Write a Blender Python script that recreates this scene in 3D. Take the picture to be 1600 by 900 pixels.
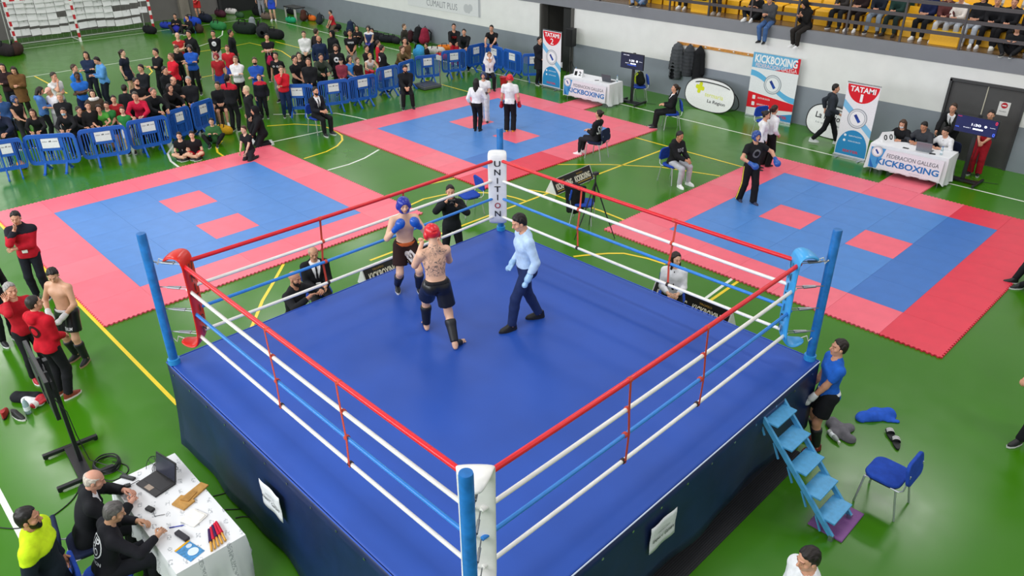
import bpy, bmesh, math, random
import numpy as np
from mathutils import Matrix, Vector
from mathutils.bvhtree import BVHTree
for o in list(bpy.data.objects): bpy.data.objects.remove(o, do_unlink=True)
SC = bpy.context.scene
COL = SC.collection
# ------------------------------------------------------------------ camera, world, lights, exposure
cam_data = bpy.data.cameras.new('camera'); cam_data.sensor_width = 36.0; cam_data.lens = 26.858
cam_data.clip_start = 0.1; cam_data.clip_end = 200
cam = bpy.data.objects.new('camera', cam_data); COL.objects.link(cam)
cam.location = (8.5739, -12.994, 6.902); cam.rotation_euler = (1.0698, 0.0044, 0.8026)
SC.camera = cam
SC.view_settings.view_transform = 'Standard'; SC.view_settings.look = 'None'
SC.view_settings.gamma = 1.0; SC.view_settings.use_curve_mapping = False
SC.view_settings.exposure = 0.15
w = bpy.data.worlds.new('hall_light'); SC.world = w; w.use_nodes = True
w.node_tree.nodes['Background'].inputs[0].default_value = (0.93, 0.97, 1.0, 1)
w.node_tree.nodes['Background'].inputs[1].default_value = 0.36
def area(name, loc, sx, sy, energy, color=(1, 0.98, 0.95), rot=(0, 0, 0)):
    l = bpy.data.lights.new(name, 'AREA'); l.shape = 'RECTANGLE'; l.size = sx; l.size_y = sy
    l.energy = energy; l.color = color
    o = bpy.data.objects.new(name, l); COL.objects.link(o); o.location = loc; o.rotation_euler = rot
    return o
RAD_ = math.radians
# rows of high-bay light strips under the roof of the hall
for lx in (-27, -17.5, -7, 3.5, 13):
    for ly in (-10, -1, 8.5):
        area('roof_light', (lx, ly, 11.0), 4.0, 1.6, 215)
# unseen added lights: side fill for the long wall, end light for floor sheen
area('side_fill_light', (-8, -20.5, 7.0), 34, 4, 3200, (.94, .97, 1), (RAD_(78), 0, 0))
area('end_sheen_light', (-34.3, -5.5, 7.4), 3.4, 24, 330, (.94, .97, 1), (0, RAD_(-80), 0))
# ------------------------------------------------------------------ materials
def lin(h):
    h = h.lstrip('#'); v = [int(h[i:i+2], 16)/255 for i in (0, 2, 4)]
    return tuple(c/12.92 if c <= .04045 else ((c+.055)/1.055)**2.4 for c in v) + (1,)
MATS = {}
def mat(hexc, rough=.6, metal=0., noise=.06, scale=40., bump=0., spec=.5, emit=0., coat=0., alpha=1., key=None):
    k = (hexc, rough, metal, noise, scale, bump, spec, emit, coat, alpha)
    if k in MATS: return MATS[k]
    m = bpy.data.materials.new('paint_' + hexc.strip('#')); m.use_nodes = True
    nt = m.node_tree; b = nt.nodes['Principled BSDF']; c = lin(hexc)
    b.inputs['Roughness'].default_value = rough; b.inputs['Metallic'].default_value = metal
    b.inputs['Specular IOR Level'].default_value = spec
    b.inputs['Coat Weight'].default_value = coat
    tc = nt.nodes.new('ShaderNodeTexCoord'); nz = nt.nodes.new('ShaderNodeTexNoise')
    nz.inputs['Scale'].default_value = scale; nz.inputs['Detail'].default_value = 4
    nt.links.new(tc.outputs['Object'], nz.inputs['Vector'])
    rp = nt.nodes.new('ShaderNodeValToRGB')
    rp.color_ramp.elements[0].position = .3; rp.color_ramp.elements[1].position = .7
    rp.color_ramp.elements[0].color = tuple(x*(1-noise) for x in c[:3]) + (1,)
    rp.color_ramp.elements[1].color = tuple(min(1, x*(1+noise)) for x in c[:3]) + (1,)
    nt.links.new(nz.outputs['Fac'], rp.inputs['Fac'])
    nt.links.new(rp.outputs['Color'], b.inputs['Base Color'])
    if bump:
        bp = nt.nodes.new('ShaderNodeBump'); bp.inputs['Strength'].default_value = bump; bp.inputs['Distance'].default_value = .01
        nt.links.new(nz.outputs['Fac'], bp.inputs['Height']); nt.links.new(bp.outputs['Normal'], b.inputs['Normal'])
    if emit:
        nt.links.new(rp.outputs['Color'], b.inputs['Emission Color']); b.inputs['Emission Strength'].default_value = emit
    if alpha < 1: b.inputs['Transmission Weight'].default_value = 1 - alpha
    MATS[k] = m; return m
def cloth(h): return mat(h, .85, 0, .14, 14, .35, .25)
def plastic(h, r=.35): return mat(h, r, 0, .04, 25)
def vinyl(h): return mat(h, .3, 0, .06, 8, .08, .5)
def metal(h='#b8bcc0', r=.25): return mat(h, r, 1, .05, 60)
def ink(h): return mat(h, .6, 0, .02, 30, 0, .2)
SKINS = {}
def skin(h):
    if h in SKINS: return SKINS[h]
    m = bpy.data.materials.new('skin'); m.use_nodes = True; nt = m.node_tree; b = nt.nodes['Principled BSDF']
    at = nt.nodes.new('ShaderNodeAttribute'); at.attribute_name = 'Col'
    mx = nt.nodes.new('ShaderNodeMix'); mx.data_type = 'RGBA'; mx.blend_type = 'MULTIPLY'; mx.inputs[0].default_value = 1
    nz = nt.nodes.new('ShaderNodeTexNoise'); nz.inputs['Scale'].default_value = 9
    rp = nt.nodes.new('ShaderNodeValToRGB'); c = lin(h)
    rp.color_ramp.elements[0].position = .3; rp.color_ramp.elements[1].position = .7
    rp.color_ramp.elements[0].color = (c[0]*.9, c[1]*.86, c[2]*.84, 1); rp.color_ramp.elements[1].color = c
    tc = nt.nodes.new('ShaderNodeTexCoord'); nt.links.new(tc.outputs['Object'], nz.inputs['Vector'])
    nt.links.new(nz.outputs['Fac'], rp.inputs['Fac']); nt.links.new(rp.outputs['Color'], mx.inputs[6])
    nt.links.new(at.outputs['Color'], mx.inputs[7]); nt.links.new(mx.outputs[2], b.inputs['Base Color'])
    b.inputs['Roughness'].default_value = .5; b.inputs['Subsurface Weight'].default_value = 0.0
    SKINS[h] = m; return m
# ------------------------------------------------------------------ mesh building helpers
def tag(o, label=None, cat=None, group=None, kind=None):
    if label: o['label'] = label
    if cat: o['category'] = cat
    if group: o['group'] = group
    if kind: o['kind'] = kind
    return o
def empty(name, loc=(0, 0, 0), rz=0., label=None, cat=None, group=None, kind=None):
    o = bpy.data.objects.new(name, None); COL.objects.link(o); o.empty_display_size = .1
    o.location = loc; o.rotation_euler = (0, 0, rz)
    return tag(o, label, cat, group, kind)
def link(name, me, parent=None, loc=None, rz=None):
    o = bpy.data.objects.new(name, me); COL.objects.link(o)
    if parent is not None: o.parent = parent
    if loc is not None: o.location = loc
    if rz is not None: o.rotation_euler = (0, 0, rz)
    return o
def copy_tree(o, parent=None):
    c = o.copy(); COL.objects.link(c)
    if parent is not None: c.parent = parent
    for ch in o.children: copy_tree(ch, c)
    return c
class MB:
    def __init__(s): s.v = []; s.f = []; s.mi = []
    def add(s, vs, fs, m=0):
        n = len(s.v); s.v += [tuple(v) for v in vs]; s.f += [tuple(i+n for i in f) for f in fs]; s.mi += [m]*len(fs)
        return s
    def box(s, c, d, M=None, m=0):
        x, y, z = d[0]/2, d[1]/2, d[2]/2
        vs = [Vector((a*x, b*y, e*z)) for e in (-1, 1) for b in (-1, 1) for a in (-1, 1)]
        if M is not None: vs = [M @ v for v in vs]
        vs = [v + Vector(c) for v in vs]
        return s.add(vs, [(0, 2, 3, 1), (4, 5, 7, 6), (0, 1, 5, 4), (2, 6, 7, 3), (0, 4, 6, 2), (1, 3, 7, 5)], m)
    def bar(s, a, b, wd, ht, up=(0, 0, 1), m=0):
        a, b = Vector(a), Vector(b); d = (b-a); L = d.length; d.normalize()
        u = Vector(up); sd = d.cross(u)
        if sd.length < 1e-4: sd = d.cross(Vector((1, 0, 0)))
        sd.normalize(); u = sd.cross(d)
        M = Matrix((sd, d, u)).transposed()
        return s.box((a+b)/2, (wd, L, ht), M, m)
    def tube(s, pts, r, n=8, caps=True, m=0):
        pts = [Vector(p) for p in pts]; k = len(pts); rr = r if isinstance(r, (list, tuple)) else [r]*k
        prev = None; vs = []; fs = []
        for i, p in enumerate(pts):
            d = (pts[min(i+1, k-1)] - pts[max(i-1, 0)]).normalized()
            if prev is None:
                u = d.cross(Vector((0, 0, 1)))
                if u.length < 1e-3: u = d.cross(Vector((1, 0, 0)))
            else: u = prev - d*prev.dot(d)
            u.normalize(); prev = u; q = d.cross(u)
            for j in range(n):
                t = 2*math.pi*j/n; vs.append(p + (u*math.cos(t) + q*math.sin(t))*rr[i])
        for i in range(k-1):
            for j in range(n):
                fs.append((i*n+j, i*n+(j+1) % n, (i+1)*n+(j+1) % n, (i+1)*n+j))
        if caps: fs += [tuple(range(n-1, -1, -1)), tuple((k-1)*n+j for j in range(n))]
        return s.add(vs, fs, m)
    def lathe(s, prof, c=(0, 0, 0), n=14, m=0):
        vs = []; fs = []; k = len(prof)
        for r, z in prof:
            for j in range(n):
                t = 2*math.pi*j/n; vs.append((c[0]+r*math.cos(t), c[1]+r*math.sin(t), c[2]+z))
        for i in range(k-1):
            for j in range(n): fs.append((i*n+j, i*n+(j+1) % n, (i+1)*n+(j+1) % n, (i+1)*n+j))
        fs += [tuple(range(n-1, -1, -1)), tuple((k-1)*n+j for j in range(n))]
        return s.add(vs, fs, m)
    def prism(s, poly, a, b, axis=2, m=0):
        """closed polygon extruded between a and b along an axis"""
        def P(p, h): return (p[0], p[1], h) if axis == 2 else ((p[0], h, p[1]) if axis == 1 else (h, p[0], p[1]))
        n = len(poly); vs = [P(p, a) for p in poly] + [P(p, b) for p in poly]
        fs = [tuple(range(n-1, -1, -1)), tuple(range(n, 2*n))] + [(i, (i+1) % n, n+(i+1) % n, n+i) for i in range(n)]
        return s.add(vs, fs, m)
    def build(s, name, mats, parent=None, smooth=False, bevel=0., loc=None, rz=None, seg=2):
        me = bpy.data.meshes.new(name); me.from_pydata(s.v, [], s.f)
        if not isinstance(mats, (list, tuple)): mats = [mats]
        for x in mats: me.materials.append(x)
        me.polygons.foreach_set('material_index', s.mi)
        bm = bmesh.new(); bm.from_mesh(me); bmesh.ops.recalc_face_normals(bm, faces=bm.faces); bm.to_mesh(me); bm.free()
        if smooth: me.polygons.foreach_set('use_smooth', [True]*len(me.polygons))
        o = link(name, me, parent, loc, rz)
        if bevel:
            b = o.modifiers.new('soft_edges', 'BEVEL'); b.width = bevel; b.segments = seg; b.limit_method = 'ANGLE'
        if smooth and not bevel: smooth_angle(me, 45)
        return o
def smooth_angle(me, deg):
    bm = bmesh.new(); bm.from_mesh(me); th = math.radians(deg)
    for e in bm.edges:
        if len(e.link_faces) == 2 and e.calc_face_angle(0) > th: e.smooth = False
    bm.to_mesh(me); bm.free()
def rrect(x0, y0, x1, y1, r, n=4):
    out = []
    for cx, cy, a in ((x1-r, y1-r, 0), (x0+r, y1-r, 90), (x0+r, y0+r, 180), (x1-r, y0+r, 270)):
        for i in range(n+1):
            t = math.radians(a + 90*i/n); out.append((cx+r*math.cos(t), cy+r*math.sin(t)))
    return out
TXT = {}
def text_mesh(s, size=1., bold=0., align='CENTER', extrude=0., shear=0., spacing=1.):
    k = (s, size, bold, align, extrude, shear, spacing)
    if k in TXT: return TXT[k]
    cu = bpy.data.curves.new('lettering', 'FONT'); cu.body = s; cu.size = size; cu.offset = bold*size; cu.align_x = align; cu.align_y = 'CENTER'
    cu.extrude = extrude; cu.shear = shear; cu.space_character = spacing; cu.resolution_u = 3
    t = bpy.data.objects.new('lettering', cu); COL.objects.link(t)
    bpy.context.view_layer.update()
    me = bpy.data.meshes.new_from_object(t.evaluated_get(bpy.context.evaluated_depsgraph_get()))
    bpy.data.objects.remove(t, do_unlink=True); bpy.data.curves.remove(cu)
    TXT[k] = me; return me
def lettering(s, width, height, m, parent, M, name='lettering', bold=0.01, shear=0., spacing=1.):
    """flat printed text, fitted to width x height, placed by matrix M (x right, y up, z out)"""
    src = text_mesh(s, 1., bold, 'CENTER', 0., shear, spacing); me = src.copy(); me.materials.clear(); me.materials.append(m)
    xs = [v.co.x for v in me.vertices]; ys = [v.co.y for v in me.vertices]
    cx, cy = (min(xs)+max(xs))/2, (min(ys)+max(ys))/2
    sx = width/(max(xs)-min(xs)); sy = height/(max(ys)-min(ys))
    for v in me.vertices: v.co = Vector(((v.co.x-cx)*sx, (v.co.y-cy)*sy, 0))
    o = link(name, me, parent); o.matrix_local = M
    return o
def flat(poly, m, parent, M, name='print', th=.0015):
    b = MB(); b.prism(poly, 0, th); o = b.build(name, m, parent); o.matrix_local = M; return o
def disc(r, n=24, cx=0, cy=0): return [(cx+r*math.cos(2*math.pi*i/n), cy+r*math.sin(2*math.pi*i/n)) for i in range(n)]
def frame(o, x, y):
    """matrix with origin o, x axis along x, y axis along y"""
    x = Vector(x).normalized(); y = Vector(y); z = x.cross(y).normalized(); y = z.cross(x)
    return Matrix(((x[0], y[0], z[0], o[0]), (x[1], y[1], z[1], o[1]), (x[2], y[2], z[2], o[2]), (0, 0, 0, 1)))

# ------------------------------------------------------------------ people: implicit bodies meshed with surface nets
def surface_nets(F, org, h):
    S = F < 0
    c = np.zeros(tuple(n-1 for n in F.shape), np.int8)
    for dx in (0, 1):
        for dy in (0, 1):
            for dz in (0, 1): c += S[dx:F.shape[0]-1+dx, dy:F.shape[1]-1+dy, dz:F.shape[2]-1+dz]
    act = (c > 0) & (c < 8)
    I = np.argwhere(act)
    if len(I) == 0: return np.zeros((0, 3)), np.zeros((0, 4), int)
    idx = -np.ones(act.shape, np.int32); idx[act] = np.arange(len(I))
    val = {}
    for d in [(a, b, e) for a in (0, 1) for b in (0, 1) for e in (0, 1)]:
        val[d] = F[I[:, 0]+d[0], I[:, 1]+d[1], I[:, 2]+d[2]]
    acc = np.zeros((len(I), 3)); cnt = np.zeros(len(I))
    for ax in range(3):
        oth = [a for a in range(3) if a != ax]
        for p in (0, 1):
            for q in (0, 1):
                a = [0, 0, 0]; a[oth[0]] = p; a[oth[1]] = q; b = list(a); b[ax] = 1
                va, vb = val[tuple(a)], val[tuple(b)]; m = (va < 0) != (vb < 0)
                t = np.where(m, va/np.where(m, va-vb, 1), 0)
                P = np.tile(np.array(a, float), (len(I), 1)); P[:, ax] = t
                acc[m] += P[m]; cnt[m] += 1
    V = (I + acc/cnt[:, None])*h + org
    quads = []
    for ax in range(3):
        u, v = (ax+1) % 3, (ax+2) % 3
        sl0 = [slice(None)]*3; sl1 = [slice(None)]*3; sl0[ax] = slice(0, -1); sl1[ax] = slice(1, None)
        A, B = S[tuple(sl0)], S[tuple(sl1)]
        E = np.argwhere(A != B); E = E[(E[:, u] > 0) & (E[:, v] > 0) & (E[:, u] < F.shape[u]-1) & (E[:, v] < F.shape[v]-1)]
        if len(E) == 0: continue
        fl = A[E[:, 0], E[:, 1], E[:, 2]]
        def at(du, dv):
            X = E.copy(); X[:, u] -= du; X[:, v] -= dv; return idx[X[:, 0], X[:, 1], X[:, 2]]
        Q = np.stack([at(1, 1), at(0, 1), at(0, 0), at(1, 0)], 1)
        Q[~fl] = Q[~fl][:, ::-1]; quads.append(Q)
    return V, np.concatenate(quads)
class Grid:
    def __init__(s, lo, hi, h):
        s.h = h; s.lo = np.array(lo, float); n = np.ceil((np.array(hi)-s.lo)/h).astype(int)+1
        s.ax = [s.lo[i]+h*np.arange(n[i]) for i in range(3)]; s.n = tuple(n)
        s.X = s.ax[0][:, None, None]; s.Y = s.ax[1][None, :, None]; s.Z = s.ax[2][None, None, :]
    def new(s): return np.full(s.n, 1., np.float32)
    def block(s, lo, hi):
        a = np.clip(np.floor((np.array(lo)-s.lo)/s.h).astype(int), 0, None); b = np.minimum(np.ceil((np.array(hi)-s.lo)/s.h).astype(int)+1, s.n)
        return tuple(slice(x, max(x, y)) for x, y in zip(a, b))
    def cone(s, F, a, b, ra, rb, k=.03, mg=.09):
        a = np.array(a, float); b = np.array(b, float); r = max(ra, rb)+mg
        sl = s.block(np.minimum(a, b)-r, np.maximum(a, b)+r)
        x = s.X[sl[0]]-a[0]; y = s.Y[:, sl[1]]-a[1]; z = s.Z[:, :, sl[2]]-a[2]; d = b-a; L = max(d@d, 1e-9)
        t = np.clip((x*d[0]+y*d[1]+z*d[2])/L, 0, 1)
        D = np.sqrt((x-t*d[0])**2+(y-t*d[1])**2+(z-t*d[2])**2)-(ra+(rb-ra)*t)
        s.mix(F, sl, D, k)
    def ell(s, F, c, r, M=None, k=.03, mg=.09, sub=False):
        c = np.array(c, float); r = np.array(r, float); q = r.max()+mg
        sl = s.block(c-q, c+q)
        x = s.X[sl[0]]-c[0]; y = s.Y[:, sl[1]]-c[1]; z = s.Z[:, :, sl[2]]-c[2]
        if M is not None: x, y, z = (x*M[0][0]+y*M[1][0]+z*M[2][0], x*M[0][1]+y*M[1][1]+z*M[2][1], x*M[0][2]+y*M[1][2]+z*M[2][2])
        k0 = np.sqrt((x/r[0])**2+(y/r[1])**2+(z/r[2])**2); k1 = np.sqrt((x/r[0]**2)**2+(y/r[1]**2)**2+(z/r[2]**2)**2)
        D = k0*(k0-1)/np.maximum(k1, 1e-6)
        if sub:
            f = F[sl]; F[sl] = -smin(-f, D, k)
        else: s.mix(F, sl, D, k)
    def mix(s, F, sl, D, k):
        F[sl] = smin(F[sl], D, k)
    def plane(s, p, n):
        n = np.array(n, float); n /= np.linalg.norm(n); p = np.array(p, float)
        return ((s.X-p[0])*n[0]+(s.Y-p[1])*n[1]+(s.Z-p[2])*n[2]).astype(np.float32)
    def mesh(s, F): return surface_nets(F, s.lo, s.h)
def smin(a, b, k):
    if k <= 0: return np.minimum(a, b)
    h = np.clip(.5+.5*(b-a)/k, 0, 1); return b+(a-b)*h-k*h*(1-h)
def to_mesh(name, V, Q, m, extra=None, col=None, smooth=True):
    me = bpy.data.meshes.new(name)
    nv = len(V); nq = len(Q); ev, ef = extra if extra else ([], [])
    me.from_pydata([tuple(v) for v in V] + [tuple(v) for v in ev], [], [tuple(int(i) for i in q) for q in Q] + [tuple(i+nv for i in f) for f in ef])
    me.materials.append(m)
    if smooth: me.polygons.foreach_set('use_smooth', [True]*len(me.polygons))
    if col is not None:
        ca = me.color_attributes.new('Col', 'FLOAT_COLOR', 'POINT')
        full = np.ones((nv+len(ev), 4), np.float32); full[:nv, :3] = col
        ca.data.foreach_set('color', full.ravel())
    me.validate(); return me
# ---- head and hair templates (head frame: origin mid head, +Y face, +Z up)
def head_template(h):
    g = Grid((-.115, -.15, -.2), (.115, .15, .15), h); F = g.new()
    g.ell(F, (0, -.012, .035), (.075, .093, .082), k=0)
    g.ell(F, (0, .022, -.04), (.057, .066, .078), k=.03)
    g.ell(F, (0, .060, -.096), (.022, .018, .017), k=.025)
    for s in (-1, 1):
        g.ell(F, (s*.046, .052, -.022), (.022, .022, .022), k=.02)
        g.cone(F, (s*.044, .076, .026), (s*.014, .086, .024), .008, .009, k=.012)
        g.ell(F, (s*.031, .096, .006), (.017, .016, .013), k=.012, sub=True)
        g.ell(F, (s*.031, .074, .006), (.0145, .0145, .0145), k=.002)
        g.ell(F, (s*.077, -.006, -.012), (.009, .021, .031), k=.008)
    g.cone(F, (0, .084, .010), (0, .103, -.026), .008, .0145, k=.012)
    g.ell(F, (0, .084, -.051), (.024, .010, .007), k=.006); g.ell(F, (0, .083, -.064), (.02, .010, .008), k=.006)
    g.cone(F, (0, -.018, -.05), (0, -.03, -.17), .052, .055, k=.03)
    V, Q = g.mesh(F)
    col = np.ones((len(V), 3)); e = max(.008, h*.62)
    for s in (-1, 1):
        d = np.linalg.norm(V-np.array([s*.031, .088, .006]), axis=1); fr = V[:, 1] > .07
        col[(d < .016) & fr] = (.95, .95, 1.0); col[(d < e) & fr] = (.10, .07, .06)
        bd = (np.abs(V[:, 2]-.030-.004*(np.abs(V[:, 0])-.03)) < e*.5) & (np.abs(np.abs(V[:, 0])-.031) < .019) & (V[:, 1] > .06)
        col[bd] = (.38, .31, .28)
    lp = (np.abs(V[:, 0]) < .025) & (np.abs(V[:, 2]+.057) < max(.010, h*.6)) & (V[:, 1] > .078); col[lp] = (.9, .62, .6)
    return V, Q, col
HEADS = {}
def head_mesh_data(h):
    if h not in HEADS: HEADS[h] = head_template(h)
    return HEADS[h]
HM_ = {}
def hair_mat(h):
    if h in HM_: return HM_[h]
    m = mat(h, .5, 0, .5, 30., .6, .4, 0., .001); nt = m.node_tree; nz = [n for n in nt.nodes if n.type == 'TEX_NOISE'][0]; tc = [n for n in nt.nodes if n.type == 'TEX_COORD'][0]
    mp = nt.nodes.new('ShaderNodeMapping'); mp.inputs['Scale'].default_value = (5., .7, .7); nt.links.new(tc.outputs['Object'], mp.inputs['Vector']); nt.links.new(mp.outputs[0], nz.inputs['Vector']); HM_[h] = m; return m
HAIR = {}
def hair_mesh(kind, h, m):
    key = (kind, h, m.name)
    if key in HAIR: return HAIR[key]
    if (kind, h) in HAIR: V, Q = HAIR[(kind, h)]
    else:
        g = Grid((-.17, -.24, -.42), (.17, .24, .2), h); F = g.new()
        X, Y, Z = g.X, g.Y, g.Z
        mx = np.maximum
        face = g.plane((0, .046, .066), (0, .74, -.67))+(.007*np.sin(X*85+.6)+.004*np.sin(X*190)-.9*X*X).astype(np.float32)      # positive = face side
        def cran(t): g.ell(F, (0, -.014, .036), (.075+t, .093+t, .082+t), k=0)
        if kind in ('short', 'buzz', 'long', 'pony', 'bun', 'balding', 'curly', 'side', 'bob'):
            t = {'buzz': .006, 'curly': .03, 'balding': .008}.get(kind, .014); cran(t if kind in ('curly', 'buzz', 'balding') else .005)
            if kind == 'curly':
                F += (.008*np.sin(X*130)*np.sin(Y*120+1)*np.sin(Z*125)).astype(np.float32)
            if kind in ('short', 'side', 'long', 'pony', 'bun', 'bob'): g.ell(F, (0, -.012, .062), (.066, .088, .072), k=.03); F += (.0032*np.sin(X*165+2.5*np.sin(Y*38)+Z*20)+.003*np.sin(X*60+1)*np.sin(Y*55)).astype(np.float32)
            tb = min(t, .006); g.ell(F, (0, -.030, -.005), (.072+tb, .072+tb, .085+tb), k=.02)
            sb_ = mx(mx(Y-.030+.15*np.abs(X), -(Z+.040)), -(np.abs(X)-.045)); F = mx(F, np.minimum(face, sb_)); F = mx(F, -(Z+.088+.25*np.minimum(Y+.06, 0)*0)); E_ = g.new()
            for q in (-1, 1): g.ell(E_, (q*.085, -.004, -.020), (.03, .022, .034), k=0)
            F = mx(F, -E_)
            if kind == 'balding': F = mx(F, Z-.062)
            if kind in ('long', 'bob'):
                zl = -.32 if kind == 'long' else -.15
                g.cone(F, (0, -.075, 0), (0, -.085, zl), .062, .05, k=.03)
                for s in (-1, 1):
                    g.cone(F, (s*.045, -.07, 0), (s*.05, -.075, zl+.02), .045, .035, k=.03)
                    g.cone(F, (s*.073, .0, .05), (s*.083, .01, zl*.55), .02, .022, k=.02)
            if kind == 'pony':
                g.cone(F, (0, -.10, .05), (0, -.15, .02), .024, .03, k=.02); g.cone(F, (0, -.15, .02), (0, -.135, -.24), .032, .014, k=.02)
            if kind == 'bun': g.ell(F, (0, -.115, .07), (.042, .042, .042), k=.01)
        elif kind == 'cap':
            cran(.014); F = mx(F, -(Z-.035+.15*Y)); g.ell(F, (0, .12, .04), (.07, .075, .007), k=.008)
        elif kind == 'beanie':
            cran(.016); F = mx(F, -(Z-.03))
        elif kind == 'hood':
            g.ell(F, (0, -.02, .03), (.102, .125, .115), k=0); g.cone(F, (0, -.05, -.05), (0, -.03, -.17), .085, .1, k=.05)
            G2 = g.new(); g.ell(G2, (0, .09, -.02), (.062, .10, .10), k=0); F = mx(F, -G2); F = mx(F, -(Z+.19))
        elif kind == 'headguard':
            g.ell(F, (0, -.012, .032), (.098, .112, .102), k=0); g.ell(F, (0, .03, -.06), (.084, .072, .068), k=.03)
            for s in (-1, 1): g.ell(F, (s*.092, -.01, -.02), (.025, .045, .05), k=.02)
            G2 = g.new(); g.ell(G2, (0, .12, -.022), (.060, .125, .078), k=0); F = mx(F, -G2)
            F = mx(F, -(Z+.10)); G3 = g.new(); g.ell(G3, (0, -.02, -.1), (.07, .09, .07), k=0); F = mx(F, -G3)
            F = mx(F, -mx(np.abs(Z-.055)-.006, -(Y+.02) - .0)*1.0) if False else F
            for s in (-1, 1):
                G4 = g.new(); g.cone(G4, (s*.04, .05, .13), (s*.045, -.06, .13), .010, .010, k=0); F = mx(F, -G4)
            G5 = g.new(); g.ell(G5, (0, -.135, .045), (.05, .03, .014), k=0); F = mx(F, -G5)
        elif kind == 'beard':
            g.ell(F, (0, .024, -.046), (.062, .07, .08), k=0); g.ell(F, (0, .065, -.10), (.03, .025, .03), k=.02)
            F = mx(F, Z+.03+.0*Y); F = mx(F, -(Y-.0)); G2 = g.new(); g.ell(G2, (0, .1, -.045), (.026, .03, .018), k=0); F = mx(F, -G2)
        elif kind == 'mask':
            g.ell(F, (0, .030, -.05), (.060, .070, .062), k=0); g.ell(F, (0, .09, -.03), (.02, .022, .02), k=.02); F = mx(F, Z+.012); F = mx(F, -(Y-.01))
        elif kind == 'scarf':
            for i in range(12):
                a = i*math.pi/6; b = (i+1)*math.pi/6
                g.cone(F, (.1*math.cos(a), -.01+.1*math.sin(a), -.15), (.1*math.cos(b), -.01+.1*math.sin(b), -.15), .05, .05, k=.02)
        V, Q = g.mesh(F); HAIR[(kind, h)] = (V, Q)
    me = to_mesh(kind, V, Q, m); HAIR[key] = me; return me
HAIRNAME = {'cap': 'cap', 'beanie': 'beanie', 'hood': 'hood', 'headguard': 'headguard', 'beard': 'beard', 'mask': 'face_mask', 'scarf': 'scarf'}
# ---- poses (metres for a 1.75 m person, +Y forward, +X the person's right)
POSES = {
 'stand': dict(), 'wide': dict(LF=(-.19, -.03, .08), RF=(.19, -.03, .08)),
 'clasp': dict(RH=(.06, .24, .98), LH=(-.06, .24, .98)),
 'folded': dict(RH=(-.10, .22, 1.20), LH=(.12, .24, 1.17), RE=(.6, -.2, -1), LE=(-.6, -.2, -1)),
 'mouth': dict(RH=(.05, .17, 1.45), LH=(.10, .2, 1.12), RE=(.5, .4, -1), LE=(-.5, 0, -1), hp=8),
 'phone': dict(RH=(.06, .3, 1.18), LH=(-.05, .3, 1.16), hp=22),
 'akimbo': dict(RH=(.2, .03, 1.03), LH=(-.2, .03, 1.03), RE=(1, -.6, 0), LE=(-1, -.6, 0)),
 'lean': dict(pel=(0, -.14, .92), lean=34, RH=(.14, .46, 1.04), LH=(-.14, .46, 1.04), RE=(1, -.3, -.3), LE=(-1, -.3, -.3), LF=(-.1, -.2, .08), RF=(.1, -.12, .08), hp=-8),
 'walk': dict(LF=(-.08, .30, .08), RF=(.08, -.36, .13), pel=(0, 0, .92), RH=(.22, .22, .95), LH=(-.26, -.16, .95)),
 'sit': dict(pel=(0, 0, .585), LF=(-.12, .42, .08), RF=(.12, .42, .08), RH=(.09, .32, .73), LH=(-.09, .32, .73), lean=2),
 'sitfwd': dict(pel=(0, 0, .585), LF=(-.16, .40, .08), RF=(.16, .40, .08), RH=(.05, .44, .72), LH=(-.05, .44, .72), lean=22, hp=5),
 'sitback': dict(pel=(0, 0, .585), LF=(-.10, .48, .08), RF=(.10, .48, .08), RH=(.06, .26, .76), LH=(-.06, .26, .76), lean=-6),
 'sitmouth': dict(pel=(0, 0, .585), LF=(-.12, .40, .08), RF=(.10, .44, .08), RH=(.05, .2, 1.14), LH=(-.05, .2, 1.14), lean=6, hp=4),
 'floor': dict(pel=(0, 0, .13), LF=(.13, .34, .07), RF=(-.13, .40, .07), LK=(-1, .5, .5), RK=(1, .5, .5), RH=(.16, .30, .24), LH=(-.14, .32, .22), lean=14, LFa=-60, RFa=60),
 'floorknees': dict(pel=(0, 0, .13), LF=(-.12, .48, .08), RF=(.12, .50, .08), RH=(.14, .30, .42), LH=(-.14, .30, .42), lean=12),
 'kneel': dict(pel=(0, -.22, .40), LF=(-.1, -.42, .06), RF=(.1, -.42, .06), LK=(0, 1, .3), RK=(0, 1, .3), RH=(.12, .14, .30), LH=(-.12, .14, .30), lean=12),
 'edge': dict(pel=(0, 0, .50), LF=(-.09, .30, .06), RF=(.09, .30, .08), RH=(.07, .28, .72), LH=(-.07, .28, .74), lean=16, hp=18),
 'desk': dict(pel=(0, 0, .585), LF=(-.12, .36, .08), RF=(.12, .36, .08), RH=(.14, .46, .84), LH=(-.12, .46, .84), lean=20, hp=14, RE=(1, -.3, -.4), LE=(-1, -.3, -.4)),
}
def rotx(a): c, s = math.cos(a), math.sin(a); return np.array([[1, 0, 0], [0, c, -s], [0, s, c]])
def roty(a): c, s = math.cos(a), math.sin(a); return np.array([[c, 0, s], [0, 1, 0], [-s, 0, c]])
def rotz(a): c, s = math.cos(a), math.sin(a); return np.array([[c, -s, 0], [s, c, 0], [0, 0, 1]])
RAD = math.radians
def ik(a, t, l1, l2, pole):
    a = np.array(a, float); t = np.array(t, float); d = t-a; L = np.linalg.norm(d); M = (l1+l2)*.999
    if L > M: t = a+d/L*M; d = t-a; L = M
    u = d/L; p = np.array(pole, float); p = p-u*(p@u); n = np.linalg.norm(p)
    p = p/n if n > 1e-6 else np.array([0, 0, 1.])
    c = np.clip((l1*l1+L*L-l2*l2)/(2*L*l1), -1, 1); return a+u*(l1*c)+p*(l1*math.sqrt(max(0, 1-c*c))), t
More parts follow.
